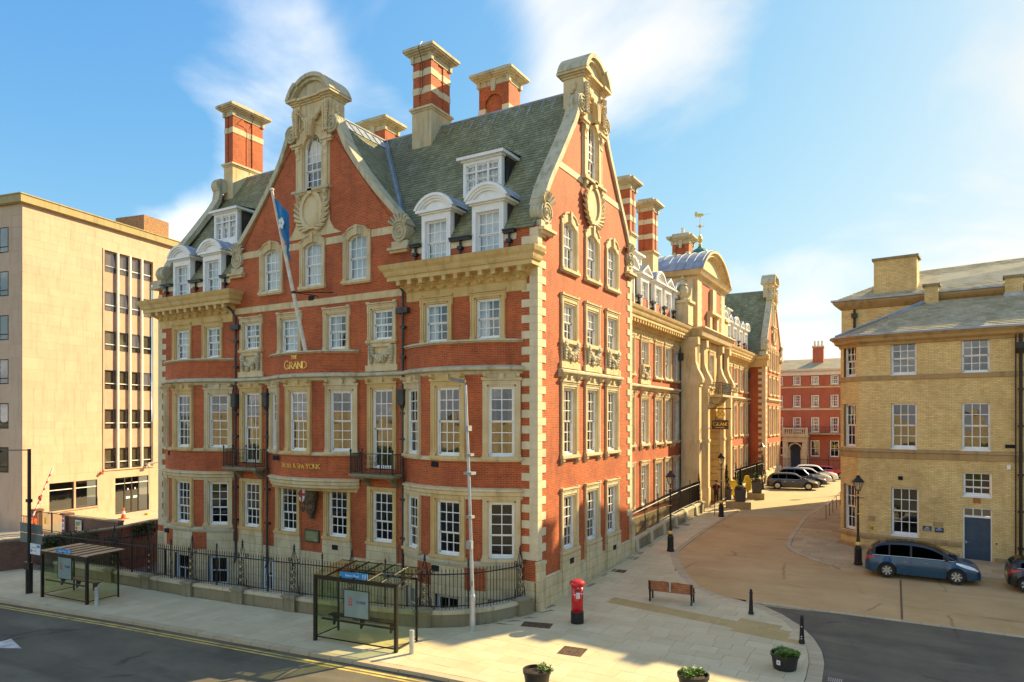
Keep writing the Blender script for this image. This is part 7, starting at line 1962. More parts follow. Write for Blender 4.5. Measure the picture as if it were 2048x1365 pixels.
# iron railing on a low stone wall in front of the hotel
def fence(name, label, pts, wall_h, rail_h, pier_at, post_at, cat='railing', wall_t=.42, bars=True, spacing=.155, zoff=0.0, ornate=True, capmat=None, gfn=g, barlim=300, step=.12):
    t = thing(name, label, cat, (pts[0][0], pts[0][1], 0)); O = Vector(t.location)
    P = [Vector((p[0], p[1])) for p in pts]; cum = [0]
    for a, b in zip(P, P[1:]): cum.append(cum[-1] + (b - a).length)
    def at(s):
        s = max(0, min(cum[-1], s))
        for i in range(len(P) - 1):
            if s <= cum[i + 1] or i == len(P) - 2:
                k = (s - cum[i]) / max(1e-6, cum[i + 1] - cum[i]); return P[i].lerp(P[i + 1], k), (P[i + 1] - P[i]).normalized()
    n = max(2, int(cum[-1] / .5)); S_ = [cum[-1] * i / n for i in range(n + 1)]
    def top(s): p, d = at(s); return gfn(p.x, p.y) + zoff + wall_h
    if wall_h > 0:
        for (o0, o1, z0, z1, mt, nm) in ((-wall_t / 2, wall_t / 2, -2.0, -.14, M_MOSSY, 'wall_base'), (-wall_t / 2 - .05, wall_t / 2 + .05, -.14, 0, capmat or M_STONEG, 'coping')):
            m = MB(); ring = []
            for s in S_:
                p, d = at(s); nn = Vector((-d.y, d.x)); z = top(s)
                ring.append([(p.x + nn.x * o0 - O.x, p.y + nn.y * o0 - O.y, z + z0), (p.x + nn.x * o1 - O.x, p.y + nn.y * o1 - O.y, z + z0), (p.x + nn.x * o1 - O.x, p.y + nn.y * o1 - O.y, z + z1), (p.x + nn.x * o0 - O.x, p.y + nn.y * o0 - O.y, z + z1)])
            for a, b in zip(ring, ring[1:]):
                for j in range(4): m.face([a[j], b[j], b[(j + 1) % 4], a[(j + 1) % 4]])
            m.face(ring[0]); m.face(ring[-1][::-1]); m.build(nm, mt, t)
        for s in pier_at:
            p, d = at(s); m = MB(); i0 = 0; z = top(s)
            m.box(-.32, .32, -.34, .34, -2.0, -.05); m.box(-.38, .38, -.40, .40, -.05, .04); m.add([(-.36, -.38, .04), (.36, -.38, .04), (.36, .38, .04), (-.36, .38, .04), (-.2, -.2, .12), (.2, -.2, .12), (.2, .2, .12), (-.2, .2, .12)], [(4, 5, 6, 7), (0, 1, 5, 4), (1, 2, 6, 5), (2, 3, 7, 6), (3, 0, 4, 7)])
            m.build('stone_pier', M_MOSSY, t, (p.x - O.x, p.y - O.y, z), atan2(d.y, d.x))
    for hz, r in ((.12, .02), (rail_h - .16, .026)):
        m = MB(); m.tube([(at(s)[0].x - O.x, at(s)[0].y - O.y, top(s) + hz) for s in S_], r, 4); m.build('rail', M_IRON, t)
    b = MB(); b.lathe([(.016, 0), (.016, rail_h - .06), (.026, rail_h - .05), (.02, rail_h), (.001, rail_h + .1)], 4); bme = b.mesh('railing_bar', M_IRON)
    nb = int(cum[-1] / spacing); rs = MB(); cnt = 0
    for i in range(nb):
        s = (i + .5) * cum[-1] / nb; p, d = at(s)
        if cnt < barlim: link('railing_bar', bme, t, (p.x - O.x, p.y - O.y, top(s))); cnt += 1
    sm = MB(); sm.lathe([(.03, 0), (.03, rail_h + .15), (.05, rail_h + .18), (.03, rail_h + .22), (.045, rail_h + .3), (.002, rail_h + .42)], 6)
    for k in range(3): sm.tube([(.06 * cos(a) + (.02 if k % 2 else -.02), 0, .35 + k * .4 + .09 * sin(a)) for a in [i * pi / 5 for i in range(11)]], .012, 4)
    sme = sm.mesh('standard', M_IRON)
    for s in post_at: p, d = at(s); link('standard', sme, t, (p.x - O.x, p.y - O.y, top(s)), atan2(d.y, d.x))
    if ornate:
        om = MB(); H_ = rail_h
        for sx in (-1, 1):
            for sy in (-1, 1): om.tube([(sx * .2, sy * .06, 0), (sx * .16, sy * .06, .5), (sx * .15, sy * .06, H_ - .2), (sx * .05, sy * .03, H_ + .3), (0, 0, H_ + .42)], .017, 4)
        om.lathe([(.02, H_ + .36), (.06, H_ + .42), (.035, H_ + .48), (.05, H_ + .54), (.002, H_ + .70)], 7)
        for k in range(4):
            for s in (-1, 1):
                c = (s * .08, .25 + k * (H_ - .3) / 4); om.tube([(c[0] + .075 * (1 - q / 14) * cos(s * q * .7), -.06, c[1] + .11 * (1 - q / 14) * sin(s * q * .7)) for q in range(12)], .014, 4)
            om.ball((0, -.04, .38 + k * (H_ - .3) / 4), .05, .04, .05, 6, 4)
        for s in (-1, 1): om.tube([(s * (.2 + .1 * (1 - q / 14) * (1 - cos(q * .6))), 0, H_ - .05 + .12 * (1 - q / 14) * sin(q * .6)) for q in range(13)], .02, 4); om.tube([(s * .15, 0, .5), (s * .26, 0, .42), (s * .28, 0, .1), (s * .3, 0, 0)], .016, 4)
        ome = om.mesh('ornate_standard', M_IRON)
        gm_ = MB()
        for k in range(3): gm_.ball((0, -.085, .38 + k * (H_ - .3) / 4), .03, .02, .045, 6, 4)
        gme = gm_.mesh('gilt_flower', M_GOLD)
        for s in pier_at:
            p, d = at(s); o = link('ornate_standard', ome, t, (p.x - O.x, p.y - O.y, top(s)), atan2(d.y, d.x)); link('gilt_flower', gme, o)
    return t, at, cum[-1]
FW = [(-27.0, -5.1), (-22, -4.97), (-15.6, -4.9), (-9.4, -4.5), (-5.0, -4.2), (-3.6, -3.95), (-2.45, -3.5), (-1.6, -2.9), (-1.0, -2.1), (-.6, -1.2), (-.42, -.62)]
def s_of(x): 
    s = 0
    for a, b in zip(FW, FW[1:]):
        L = sqrt((b[0] - a[0]) ** 2 + (b[1] - a[1]) ** 2)
        if x <= b[0]: return s + L * (x - a[0]) / (b[0] - a[0])
        s += L
    return s
PX_ = [-21.9, -18.85, -15.65, -12.4, -9.35, -6.25, -3.0, -.44]
fence('front_railing', 'black iron railing with gilt finials on a mossy low stone wall along the hotel front', FW, .62, 1.52, [s_of(x) for x in PX_], [s_of((a + b) / 2) for a, b in zip(PX_, PX_[1:-1])] + [s_of(-1.55)], spacing=.15)
fence('return_railing', 'black iron railing running back to the left corner of the hotel', [(-26.6, -5.0), (-26.15, -.3)], 0, 1.55, [.3, 2.6], [4.5], spacing=.15, zoff=-.35, gfn=lambda x, y: 0)
fence('side_railing', 'black iron railing on a stone wall before the sunlit hotel range', [(-.12, 11.35), (-.12, 26.0)], .72, 1.5, [14.4], [2.4, 4.8, 7.2, 9.6, 12], spacing=.125)
for k in range(6):
    m = MB(); y = 11.6 + k * 2.5; m.prism([(-.2, 0), (.35, 0), (.3, .62), (.18, .78), (-.2, .8)], lambda a, b, t: (-.12 + a, y + t, g(0, y) + b), -.22, .22); o = m.build('wall_buttress', M_STONEG, bpy.data.objects['side_railing']); o.location = -Vector(o.parent.location)
fence('far_railing', 'black iron railing in front of the hotel range beyond the entrance', [(-.12, 37.9), (-.12, 52.0)], .8, 1.5, [.4, 13.7], [2.6, 5, 7.4, 9.8, 12], spacing=.13)
fence('terrace_railing', 'black iron railing in front of the red terrace', [(-4.5, 71.0), (12, 71.0)], .25, 1.5, [], [1, 6.5, 9, 12, 15], spacing=.17, ornate=False)
fence('entrance_railing', 'short black railing turning back to the hotel beyond the entrance', [(-1.6, 37.9), (-.2, 37.9)], .8, 1.5, [], [], spacing=.17, ornate=False)
# ================================================================ street furniture
M_SHELT = plain('shelter_frame', (.035, .028, .018), .45, .4, .2, 5)
M_SGLASS = glassmat('shelter_glass', (.86, .90, .77), .03, .01, .05, .95)
M_SIGNB = plain('bus_sign_blue', (.01, .24, .55), .5, 0, .05)
def text_mesh(txt, size, mat, depth=.004):
    cu = bpy.data.curves.new('text', 'FONT'); cu.body = txt; cu.size = size; cu.extrude = depth; cu.align_x = 'CENTER'; cu.align_y = 'CENTER'; cu.resolution_u = 3
    o = bpy.data.objects.new('text', cu); COL.objects.link(o)
    dg = bpy.context.evaluated_depsgraph_get(); me = bpy.data.meshes.new_from_object(o.evaluated_get(dg)); bpy.data.objects.remove(o); bpy.data.curves.remove(cu)
    me.materials.clear(); me.materials.append(mat); me.name = 'lettering'
    return me
def lettering(txt, size, mat, parent, loc, rz=0.0, name='lettering'):
    return link(name, text_mesh(txt, size, mat), parent, loc, (pi / 2, 0, rz))
M_PANEL_G = plain('grey_green_panel', (.22, .29, .26), .5, 0, .1, 2)
def shelter(label, FL, FR, depth, hf, hb, opaque):
    FL = Vector(FL); FR = Vector(FR); d = FR - FL; L = d.length; rz = atan2(d.y, d.x); z = g(*FL)
    t = thing('bus_shelter', label, 'bus shelter', (FL.x, FL.y, z), rz, 'bus shelters on the pavement')
    dz = g(*FR) - z
    for (x, y, r, zt) in ((0, 0, .055, hf), (L, 0, .055, hf), (.0, depth, .03, hf + .05), (L, depth, .03, hf + .05)):
        m = MB(); m.box(x - r, x + r, y - r, y + r, -.05 + dz * x / L, zt); m.build('post', M_SHELT, t)
    m = MB(); m.box(-.05, L + .05, -.05, .05, hf - .02, hf + .12); m.build('front_beam', M_SHELT, t)
    for q in ((-.05, L + .05, depth - .03, depth + .03, hf - .02, hf + .06), (0, L, -.02, .02, .14, .18), (-.015, .015, 0, depth, .14, .18), (L - .015, L + .015, 0, depth, .14, .18)): m = MB(); m.box(*q); m.build('rail', M_SHELT, t)
    m = MB(); m.box(.06, L - .06, -.006, .006, .2, hf - .02); m.build('front_pane', M_SGLASS, t)
    for x in (0, L): m = MB(); m.box(x - .006, x + .006, .06, depth, .2, hf - .02); m.build('end_pane', M_SGLASS, t)
    n = 6; y1 = depth + .35; z1 = hb
    for i in range(n):
        a, b = L * i / n - (.1 if i == 0 else 0), L * (i + 1) / n + (.15 if i == n - 1 else 0)
        m = MB(); P = [(a, -.08, hf + .12), (b, -.08, hf + .12), (b, y1, z1), (a, y1, z1)]
        m.add(P + [(x, y, q + .02) for x, y, q in P], [(0, 3, 2, 1), (4, 5, 6, 7), (0, 1, 5, 4), (1, 2, 6, 5), (2, 3, 7, 6), (3, 0, 4, 7)]); m.build('roof_panel', M_ROOFP if opaque else M_SGLASS, t)
        m = MB(); m.bar((b, -.08, hf + .15), (b, y1, z1 + .03), .04); m.build('roof_rib', M_SHELT, t)
    m = MB(); m.bar((-.1, y1, z1), (L + .15, y1, z1), .03); m.bar((L, 0, hf - .1), (L + .0, depth + .2, hf - .02), .025); m.build('roof_edge', M_SHELT, t)
    m = MB(); m.box(.1, L - .45, depth * .45, depth * .45 + .3, .78, .82); m.build('perch_seat', M_SHELT, t)
    m = MB(); m.box(.3, L - .05, -.03, .03, .82, .88); m.build('lean_rail', M_SHELT, t)
    for k in (.1, .45, .82): m = MB(); m.prism([(0, .8), (.3, .8), (.05, .45), (0, .45)], lambda a, b, q: (q, depth * .45 + a, b), L * k - .03, L * k + .03); m.build('seat_bracket', M_SHELT, t)
    m = MB(); m.box(L * .38, L * .68, -.04, -.02, 1.05, 2.0); pn = m.build('notice_panel', M_PANEL_G, t)
    m = MB(); e = .025
    for (a, b, c, d2) in ((L * .38 - e, L * .68 + e, 1.05 - e, 1.05), (L * .38 - e, L * .68 + e, 2.0, 2.0 + e), (L * .38 - e, L * .38, 1.05, 2.0), (L * .68, L * .68 + e, 1.05, 2.0)): m.box(a, b, -.05, -.01, c, d2)
    m.build('frame', M_SHELT, pn)
    m = MB(); cx, cz = L * .455, 1.6
    for k in range(3): m.box(cx - .05 + .015 * k, cx + .05 - .015 * k, -.046, -.040, cz - .14 + k * .1, cz - .08 + k * .1)
    for s in (-1, 1): m.box(cx + s * .055, cx + s * .075, -.046, -.04, cz - .15, cz + .15)
    m.build('emblem', plain('emblem_red', (.45, .06, .05), .6), pn)
    lettering('YORK', .15, plain('logo_navy', (.07, .07, .20), .6), pn, (L * .59, -.046, 1.6))
    m = MB(); m.box(L * .33, L * .66, -.02, .01, hf + .12, hf + .34); sg = m.build('route_sign', M_SIGNB, t)
    lettering('Station Road', .115, P_WHT, sg, (L * .475, -.026, hf + .23))
    m = MB(); m.box(L * .60, L * .645, -.024, -.02, hf + .155, hf + .305); st = m.build('stop_letter', P_WHT, sg)
    m = MB(); m.box(L * .606, L * .639, -.027, -.0245, hf + .165, hf + .295); m.build('stop_ground', M_SIGNB, st); lettering('C8' if not opaque else 'C9', .09, P_WHT, sg, (L * .6225, -.03, hf + .23))
    return t
M_ROOFP = plain('tan_roof_panel', (.46, .31, .15), .6, 0, .15, 2)
shelter('nearer bus shelter with a clear glass roof beside the pale lamp column', (-5.42, -7.06), (-1.93, -6.72), 1.3, 2.28, 2.62, False)
shelter('farther bus shelter with a tan ribbed roof beside the dark lamp post', (-21.7, -8.42), (-18.35, -8.2), 1.45, 2.05, 2.2, True)
M_STEEL = plain('galvanised_steel', (.50, .52, .52), .45, .5, .12, 3)
# tall lamp column at the corner
lc = thing('lamp_column', 'tall pale grey street lamp column before the right-hand bay', 'street lamp', (-.95, -3.44, g(-.95, -3.44)))
m = MB(); m.lathe([(.105, -.1), (.105, 1.3), (.10, 1.32), (.06, 1.42)], 12); m.tube([(0, 0, 1.35), (-.16, .02, 5.4), (-.35, .05, 9.3)], [.07, .06, .05], 10); m.build('column', M_STEEL, lc)
m = MB(); m.bar((-.35, .05, 9.38), (-.7, -.1, 9.5), .08, .06); m.obox((-.62, -.07, 9.48), (.25, .12, -.06), (-.08, .16, 0), (.02, .01, .06)); m.build('lantern', plain('lantern_grey', (.2, .2, .19), .5), lc)
m = MB(); m.box(-.27, -.12, -.13, .13, 7.55, 7.75); m.box(-.3, .05, -.16, .16, 5.9, 6.0); m.box(-.22, -.0, -.13, .11, 6.6, 6.7); m.box(-.2, .03, -.14, .0, 3.1, 3.4); m.box(-.22, .02, -.12, .12, 4.25, 4.35); m.box(-.02, .1, -.13, -.1, 1.72, 1.92); m.build('fittings', plain('fitting_grey', (.3, .31, .3), .6), lc)
# dark lamp post with sign boards at the left
lp = thing('dark_lamp_post', 'dark slim lamp post with a single arm left of the farther bus shelter', 'street lamp', (-23.1, -8.33, g(-23.1, -8.33)))
m = MB(); m.lathe([(.15, -.1), (.15, 1.25), (.10, 1.3), (.085, 1.4), (.075, 6.9)], 10); m.build('column', M_IRON, lp); m = MB(); m.bar((0, 0, 6.85), (-3.4, .1, 6.75), .05); m.obox((-3.5, .1, 6.72), (.35, 0, 0), (0, .12, 0), (0, 0, .05)); m.build('arm', M_IRON, lp)
m = MB(); m.box(-.14, .1, -.1, .1, 4.35, 4.5); m.build('bracket_box', M_IRON, lp)
bd = thing('sign_backs', 'two grey-green sign backs fixed to the dark lamp post', 'road sign', (-23.25, -8.18, 0))
for k in range(2): m = MB(); m.box(-1.05, 1.0, 0, .03, 2.0 + k * .48, 2.46 + k * .48); m.build('board', plain('sign_back_grey', (.13, .16, .14), .5), bd)
fs = sign('stop_flag', 'white bus stop flag with blue panels below the grey sign backs', 'bus stop sign', (-22.3, -8.45, 1.85), .9, .5, P_WHT, [(.18, .42, .08, .2, M_SIGNB), (-.4, -.3, -.16, -.02, M_SIGNB), (-.3, .1, .05, .08, P_GREY), (-.3, .1, -.1, -.07, P_GREY)])
m = MB(); m.box(-.28, .26, -.08, .08, 1.15, 1.5); o = m.build('timetable_case', M_IRON, None, (-23.05, -8.4, g(-23, -8.4))); tag(o, 'dark timetable case on the lower part of the dark lamp post', 'timetable')
m = MB()
# stub bollards beside the shelters
for (x, y, lab) in ((-1.38, -6.55, 'short grey metal bollard at the right end of the nearer bus shelter'), (-17.75, -8.1, 'short grey metal bollard at the right end of the farther bus shelter')):
    m = MB(); m.lathe([(.085, -.05), (.085, .78), (.078, .8), (.0, .8)], 12); o = m.build('post_body', M_STEEL, None, (x, y, g(x, y))); o.name = 'stub_bollard'; tag(o, lab, 'bollard', 'short grey bollards by the shelters')
# red pillar box
M_RED = plain('post_red', (.60, .012, .014), .22, 0, .06, 2, coat=.5); M_BLACKP = plain('gloss_black', (.012, .012, .012), .3)
pbx = thing('pillar_box', 'red cylindrical pillar box with a black base on the sunlit pavement corner', 'post box', (2.09, -.62, g(2.09, -.62)), radians(32))
m = MB(); m.lathe([(.255, -.02), (.255, .44), (.245, .46)], 28); m.build('base', M_BLACKP, pbx, smooth=False)
m = MB(); m.lathe([(.235, .44), (.232, 1.44)], 28); m.build('body', M_RED, pbx, smooth=True); m = MB(); m.lathe([(.232, 1.40), (.25, 1.46), (.27, 1.5), (.305, 1.52), (.31, 1.56), (.29, 1.60), (.22, 1.655), (.1, 1.69), (.01, 1.70)], 28); m.build('cap', M_RED, pbx)
m = MB(); m.box(-.13, .13, -.245, -.2, 1.30, 1.35); m.build('slot', M_BLACKP, pbx); m = MB(); m.box(-.16, .16, -.262, -.2, 1.35, 1.375); m.build('slot_hood', M_RED, pbx)
m = MB(); m.box(-.07, .07, -.25, -.2, 1.0, 1.22); nf = m.build('notice_frame', P_WHT, pbx); m = MB()
for i in range(5): m.box(-.05, .05 - .02 * (i % 2), -.253, -.249, 1.03 + i * .035, 1.04 + i * .035)
m.build('notice_lines', P_GREY, nf)
m = MB(); m.box(-.145, -.10, -.235, -.18, 1.12, 1.17); m.box(.11, .15, -.225, -.17, 1.16, 1.2); m.box(.19, .21, -.15, -.09, 1.13, 1.18); m.box(-.02, .02, -.242, -.2, 1.39, 1.42); m.build('stickers', P_WHT, pbx)
m = MB(); m.tube([(.09, -.226, .5), (.09, -.226, 1.28)], .006, 4); m.tube([(.14, -.192, .8), (.14, -.192, .95)], .012, 5); m.build('door_edge', M_RED, pbx)
# bench seen from behind
bn = thing('bench', 'wooden slatted bench with black cast iron ends seen from behind', 'bench', (4.55, 3.62, g(4.55, 3.62)), radians(4))
M_WOOD = plain('bench_wood', (.38, .13, .04), .5, 0, .3, 6)
for s in (-1, 1):
    m = MB(); x = s * .88
    m.prism([(-.28, 0), (-.14, 0), (-.10, .06), (-.14, .38), (-.20, .86), (-.28, .88), (-.26, .45), (-.22, .2)], lambda a, b, t: (t, a, b), x - .03, x + .03)
    m.prism([(.24, 0), (.36, 0), (.31, .08), (.29, .6), (.24, .66), (-.2, .66), (-.2, .61), (.22, .60), (.24, .44), (-.18, .40), (-.18, .36), (.24, .38)], lambda a, b, t: (t, a, b), x - .03, x + .03); m.build('iron_end', M_IRON, bn)
for i in range(4):
    m = MB(); zt = .50 + i * .098; y = -.175 - (zt - .4) * .12; wob = .03 if i == 3 else 0
    m.box(-.95, 0, y - .035, y - .005, zt, zt + .085); m.box(0.002, .95, y - .035, y - .005, zt, zt + .085); 
    if wob: m.prism([(-.5, zt + .086), (-.3, zt + .115), (0, zt + .09), (.3, zt + .115), (.5, zt + .086)], lambda a, b, t: (a, t, b), y - .035, y - .005)
    m.build('back_slat', M_WOOD, bn)
for i in range(5): m = MB(); y = -.12 + i * .09; m.box(-.95, .95, y, y + .07, .415, .445); m.build('seat_slat', M_WOOD, bn)
m = MB(); m.box(-.03, .03, -.29, -.2, .48, .9); m.build('stay', M_STEEL, bn)
# cast bollards on the plaza edge
for (x, y, lab) in ((7.86, 3.37, 'black tapered bollard at the plaza edge nearer the bench'), (10.05, .9, 'black tapered bollard with white stickers behind the right planter')):
    t = thing('bollard', lab, 'bollard', (x, y, g(x, y)), 0, 'black bollards on the plaza edge'); m = MB()
    m.lathe([(.105, -.02), (.105, .12), (.085, .16), (.06, .82), (.075, .84), (.075, .88), (.055, .92), (.06, .97), (.03, 1.03), (.0, 1.04)], 10); m.build('post', M_IRON, t)
    m = MB(); m.lathe([(.14, -.01), (.14, .02), (.10, .03)], 10); m.build('foot', M_KERB, t)
    if x > 9:
        for z in (.2, .28, .62): m = MB(); m.box(-.02, .02, -.09, -.06, z, z + .03); m.build('sticker', P_WHT, t)
# round planters
M_POT = plain('dark_plastic', (.022, .02, .018), .5, 0, .15, 6); M_SOIL = plain('soil', (.05, .025, .012), .95, 0, .5, 12, .8, 30); M_LEAF = plain('fresh_leaf', (.13, .24, .025), .55, 0, .5, 6)
def planter(x, y, r, h, label, bushes, rz):
    z = g(x, y); t = thing('planter', label, 'planter', (x, y, z), rz, 'round black planters on the plaza')
    m = MB(); m.lathe([(r * .80, -.01), (r * .84, .04), (r * .97, h - .1), (r * 1.03, h - .1), (r * 1.04, h), (r * .95, h), (r * .92, h - .08)], 32, cap=False); m.face([(r * .8 * cos(a), r * .8 * sin(a), 0) for a in [2 * pi * i / 32 for i in range(32)]]); m.build('pot', M_POT, t)
    m = MB(); m.lathe([(r * .935, h - .09), (r * .5, h - .05), (r * .02, h - .04)], 18); m.build('soil', M_SOIL, t, kind='stuff')
    for (bx, by, br, n) in bushes:
        m = MB()
        for i in range(n):
            a = random.uniform(0, 2 * pi); rr = br * sqrt(random.random()); p = Vector((bx + rr * cos(a), by + rr * sin(a), h - .04 + random.uniform(0, .18) * (1.2 - rr / br)))
            u = Vector((cos(a + random.uniform(-1, 1)), sin(a + random.uniform(-1, 1)), random.uniform(.0, .9))).normalized(); w = u.cross(Vector((random.uniform(-.4, .4), random.uniform(-.4, .4), 1))).normalized(); s = random.uniform(.03, .06)
            m.face([p, p + u * s + w * s * .5, p + u * s * 1.9 + Vector((0, 0, -.01)), p + u * s - w * s * .5])
        m.build('plant', M_LEAF, t)
    return t
planter(3.67, -6.95, .41, .50, 'black planter with bare soil and two small plants, leftmost in the foreground', [(.12, .2, .12, 90), (.33, .0, .13, 110)], .3)
planter(7.8, -4.9, .45, .48, 'black planter with green leafy plants cut by the bottom edge of the photo', [(-.1, .15, .22, 330), (.22, .1, .2, 260), (-.25, -.1, .15, 150)], .9)
p3_ = planter(9.87, -1.72, .42, .50, 'black planter full of bright green plants with a white label, beside the right bollard', [(-.1, .15, .24, 380), (.2, .05, .22, 330), (0, -.2, .24, 300), (.28, -.15, .15, 150)], .0)
m = MB(); m.box(-.06, .06, -.012, .0, -.07, .07); lb_ = m.build('label', P_WHT, p3_, (-.13, -.385, .28), radians(-18)); m = MB(); m.box(-.03, .025, -.016, -.011, -.03, .03); m.build('label_mark', P_GREY, lb_)
# heritage lamp posts
M_LGLASS = glassmat('lantern_glass', (.85, .86, .8), .05, 0, .15)
def heritage():
    t = thing('heritage_lamp', 'x', 'street lamp', (0, 0, 0)); m = MB()
    m.lathe([(.21, 0), (.21, .1), (.18, .14), (.17, .75), (.19, .8), (.14, .85), (.12, 1.0), (.085, 1.25), (.07, 1.4), (.06, 1.45), (.05, 2.5), (.065, 2.55), (.045, 2.6), (.04, 3.45), (.07, 3.5), (.05, 3.55), (.035, 3.72)], 10); m.build('column', M_IRON, t)
    m = MB(); m.lathe([(.125, .98), (.13, 1.05), (.1, 1.15)], 10); m.lathe([(.068, 2.54), (.068, 2.58)], 10); m.lathe([(.075, 3.48), (.075, 3.53)], 10); m.lathe([(.03, 4.5), (.03, 4.58), (.01, 4.68)], 7); m.build('gilt_rings', M_GOLD, t)
    m = MB(); m.tube([(-.3, 0, 3.35), (.3, 0, 3.35)], .018, 5); m.ball((-.3, 0, 3.35), .03); m.ball((.3, 0, 3.35), .03); m.build('ladder_bar', M_IRON, t)
    m = MB(); m.lathe([(.12, 3.74), (.25, 4.15)], 6, cap=False); m.build('lantern_pane', M_LGLASS, t)
    m = MB()
    for i in range(6): a = 2 * pi * i / 6; m.bar((.12 * cos(a), .12 * sin(a), 3.74), (.25 * cos(a), .25 * sin(a), 4.15), .018)
    m.lathe([(.04, 3.7), (.13, 3.72), (.13, 3.75), (.04, 3.76)], 6); m.lathe([(.30, 4.14), (.30, 4.17), (.16, 4.34), (.10, 4.38), (.11, 4.44), (.04, 4.5)], 6); m.build('lantern_frame', M_IRON, t)
    m = MB(); m.lathe([(.02, 3.76), (.05, 3.85), (.02, 4.0)], 6); m.build('mantle', P_WHT, t)
    return t
hl0 = heritage()
LMP = [((1.84, 12.33), 'black and gilt lantern post on the pavement nearest the hotel side wall'), ((1.86, 24.2), 'black and gilt lantern post before the hotel entrance steps'), ((.95, 45.0), 'black and gilt lantern post behind the parked dark estate car'), ((11.12, 13.4), 'black and gilt lantern post at the corner of the yellow brick building'), ((-1.2, 66), 'black lantern post beyond the far end of the hotel'), ((8.3, 44.0), 'lantern post half hidden behind the yellow building corner')]
for i, ((x, y), lab) in enumerate(LMP):
    if i == 0: hl0.location = (x, y, g(x, y)); hl0['label'] = lab; hl0['group'] = 'heritage lantern posts'
    else: dup(hl0, (x, y, g(x, y)), random.uniform(0, 1), lab, 'heritage lantern posts')
# ================================================================ cars
M_TYRE = plain('tyre', (.015, .015, .015), .85); M_CGLASS = glassmat('car_glass', (.10, .12, .12), .02, .0, .0, .8, 1.3); M_ALLOY = plain('alloy', (.62, .62, .60), .3, .8, .05); M_TRIM = plain('black_trim', (.012, .012, .012), .5); M_HEAD = plain('headlamp', (.72, .74, .74), .15, .2, .05, 2, coat=1.0); M_TAIL = plain('tail_lamp', (.40, .006, .008), .3, 0, .1, 2, coat=.3); M_CHROME = plain('chrome', (.75, .74, .7), .15, 1.0, .03); M_PLATE = plain('number_plate', (.7, .55, .06), .5)
def cpaint(name, c): return plain(name, c, .32, .1, .04, 1.5, coat=.45)
def smooth_lerp(pts):
    def f(x):
        if x <= pts[0][0]: return pts[0][1]
        for i in range(len(pts) - 1):
            (a, b), (c, d) = pts[i], pts[i + 1]
            if x <= c:
                t = (x - a) / (c - a); m0 = (d - pts[i - 1][1]) / (c - pts[i - 1][0]) if i > 0 else (d - b) / (c - a); m1 = (pts[i + 2][1] - b) / (pts[i + 2][0] - a) if i + 2 < len(pts) else (d - b) / (c - a)
                h = c - a; return (2 * t ** 3 - 3 * t * t + 1) * b + (t ** 3 - 2 * t * t + t) * h * m0 + (-2 * t ** 3 + 3 * t * t) * d + (t ** 3 - t * t) * h * m1
        return pts[-1][1]
    return f
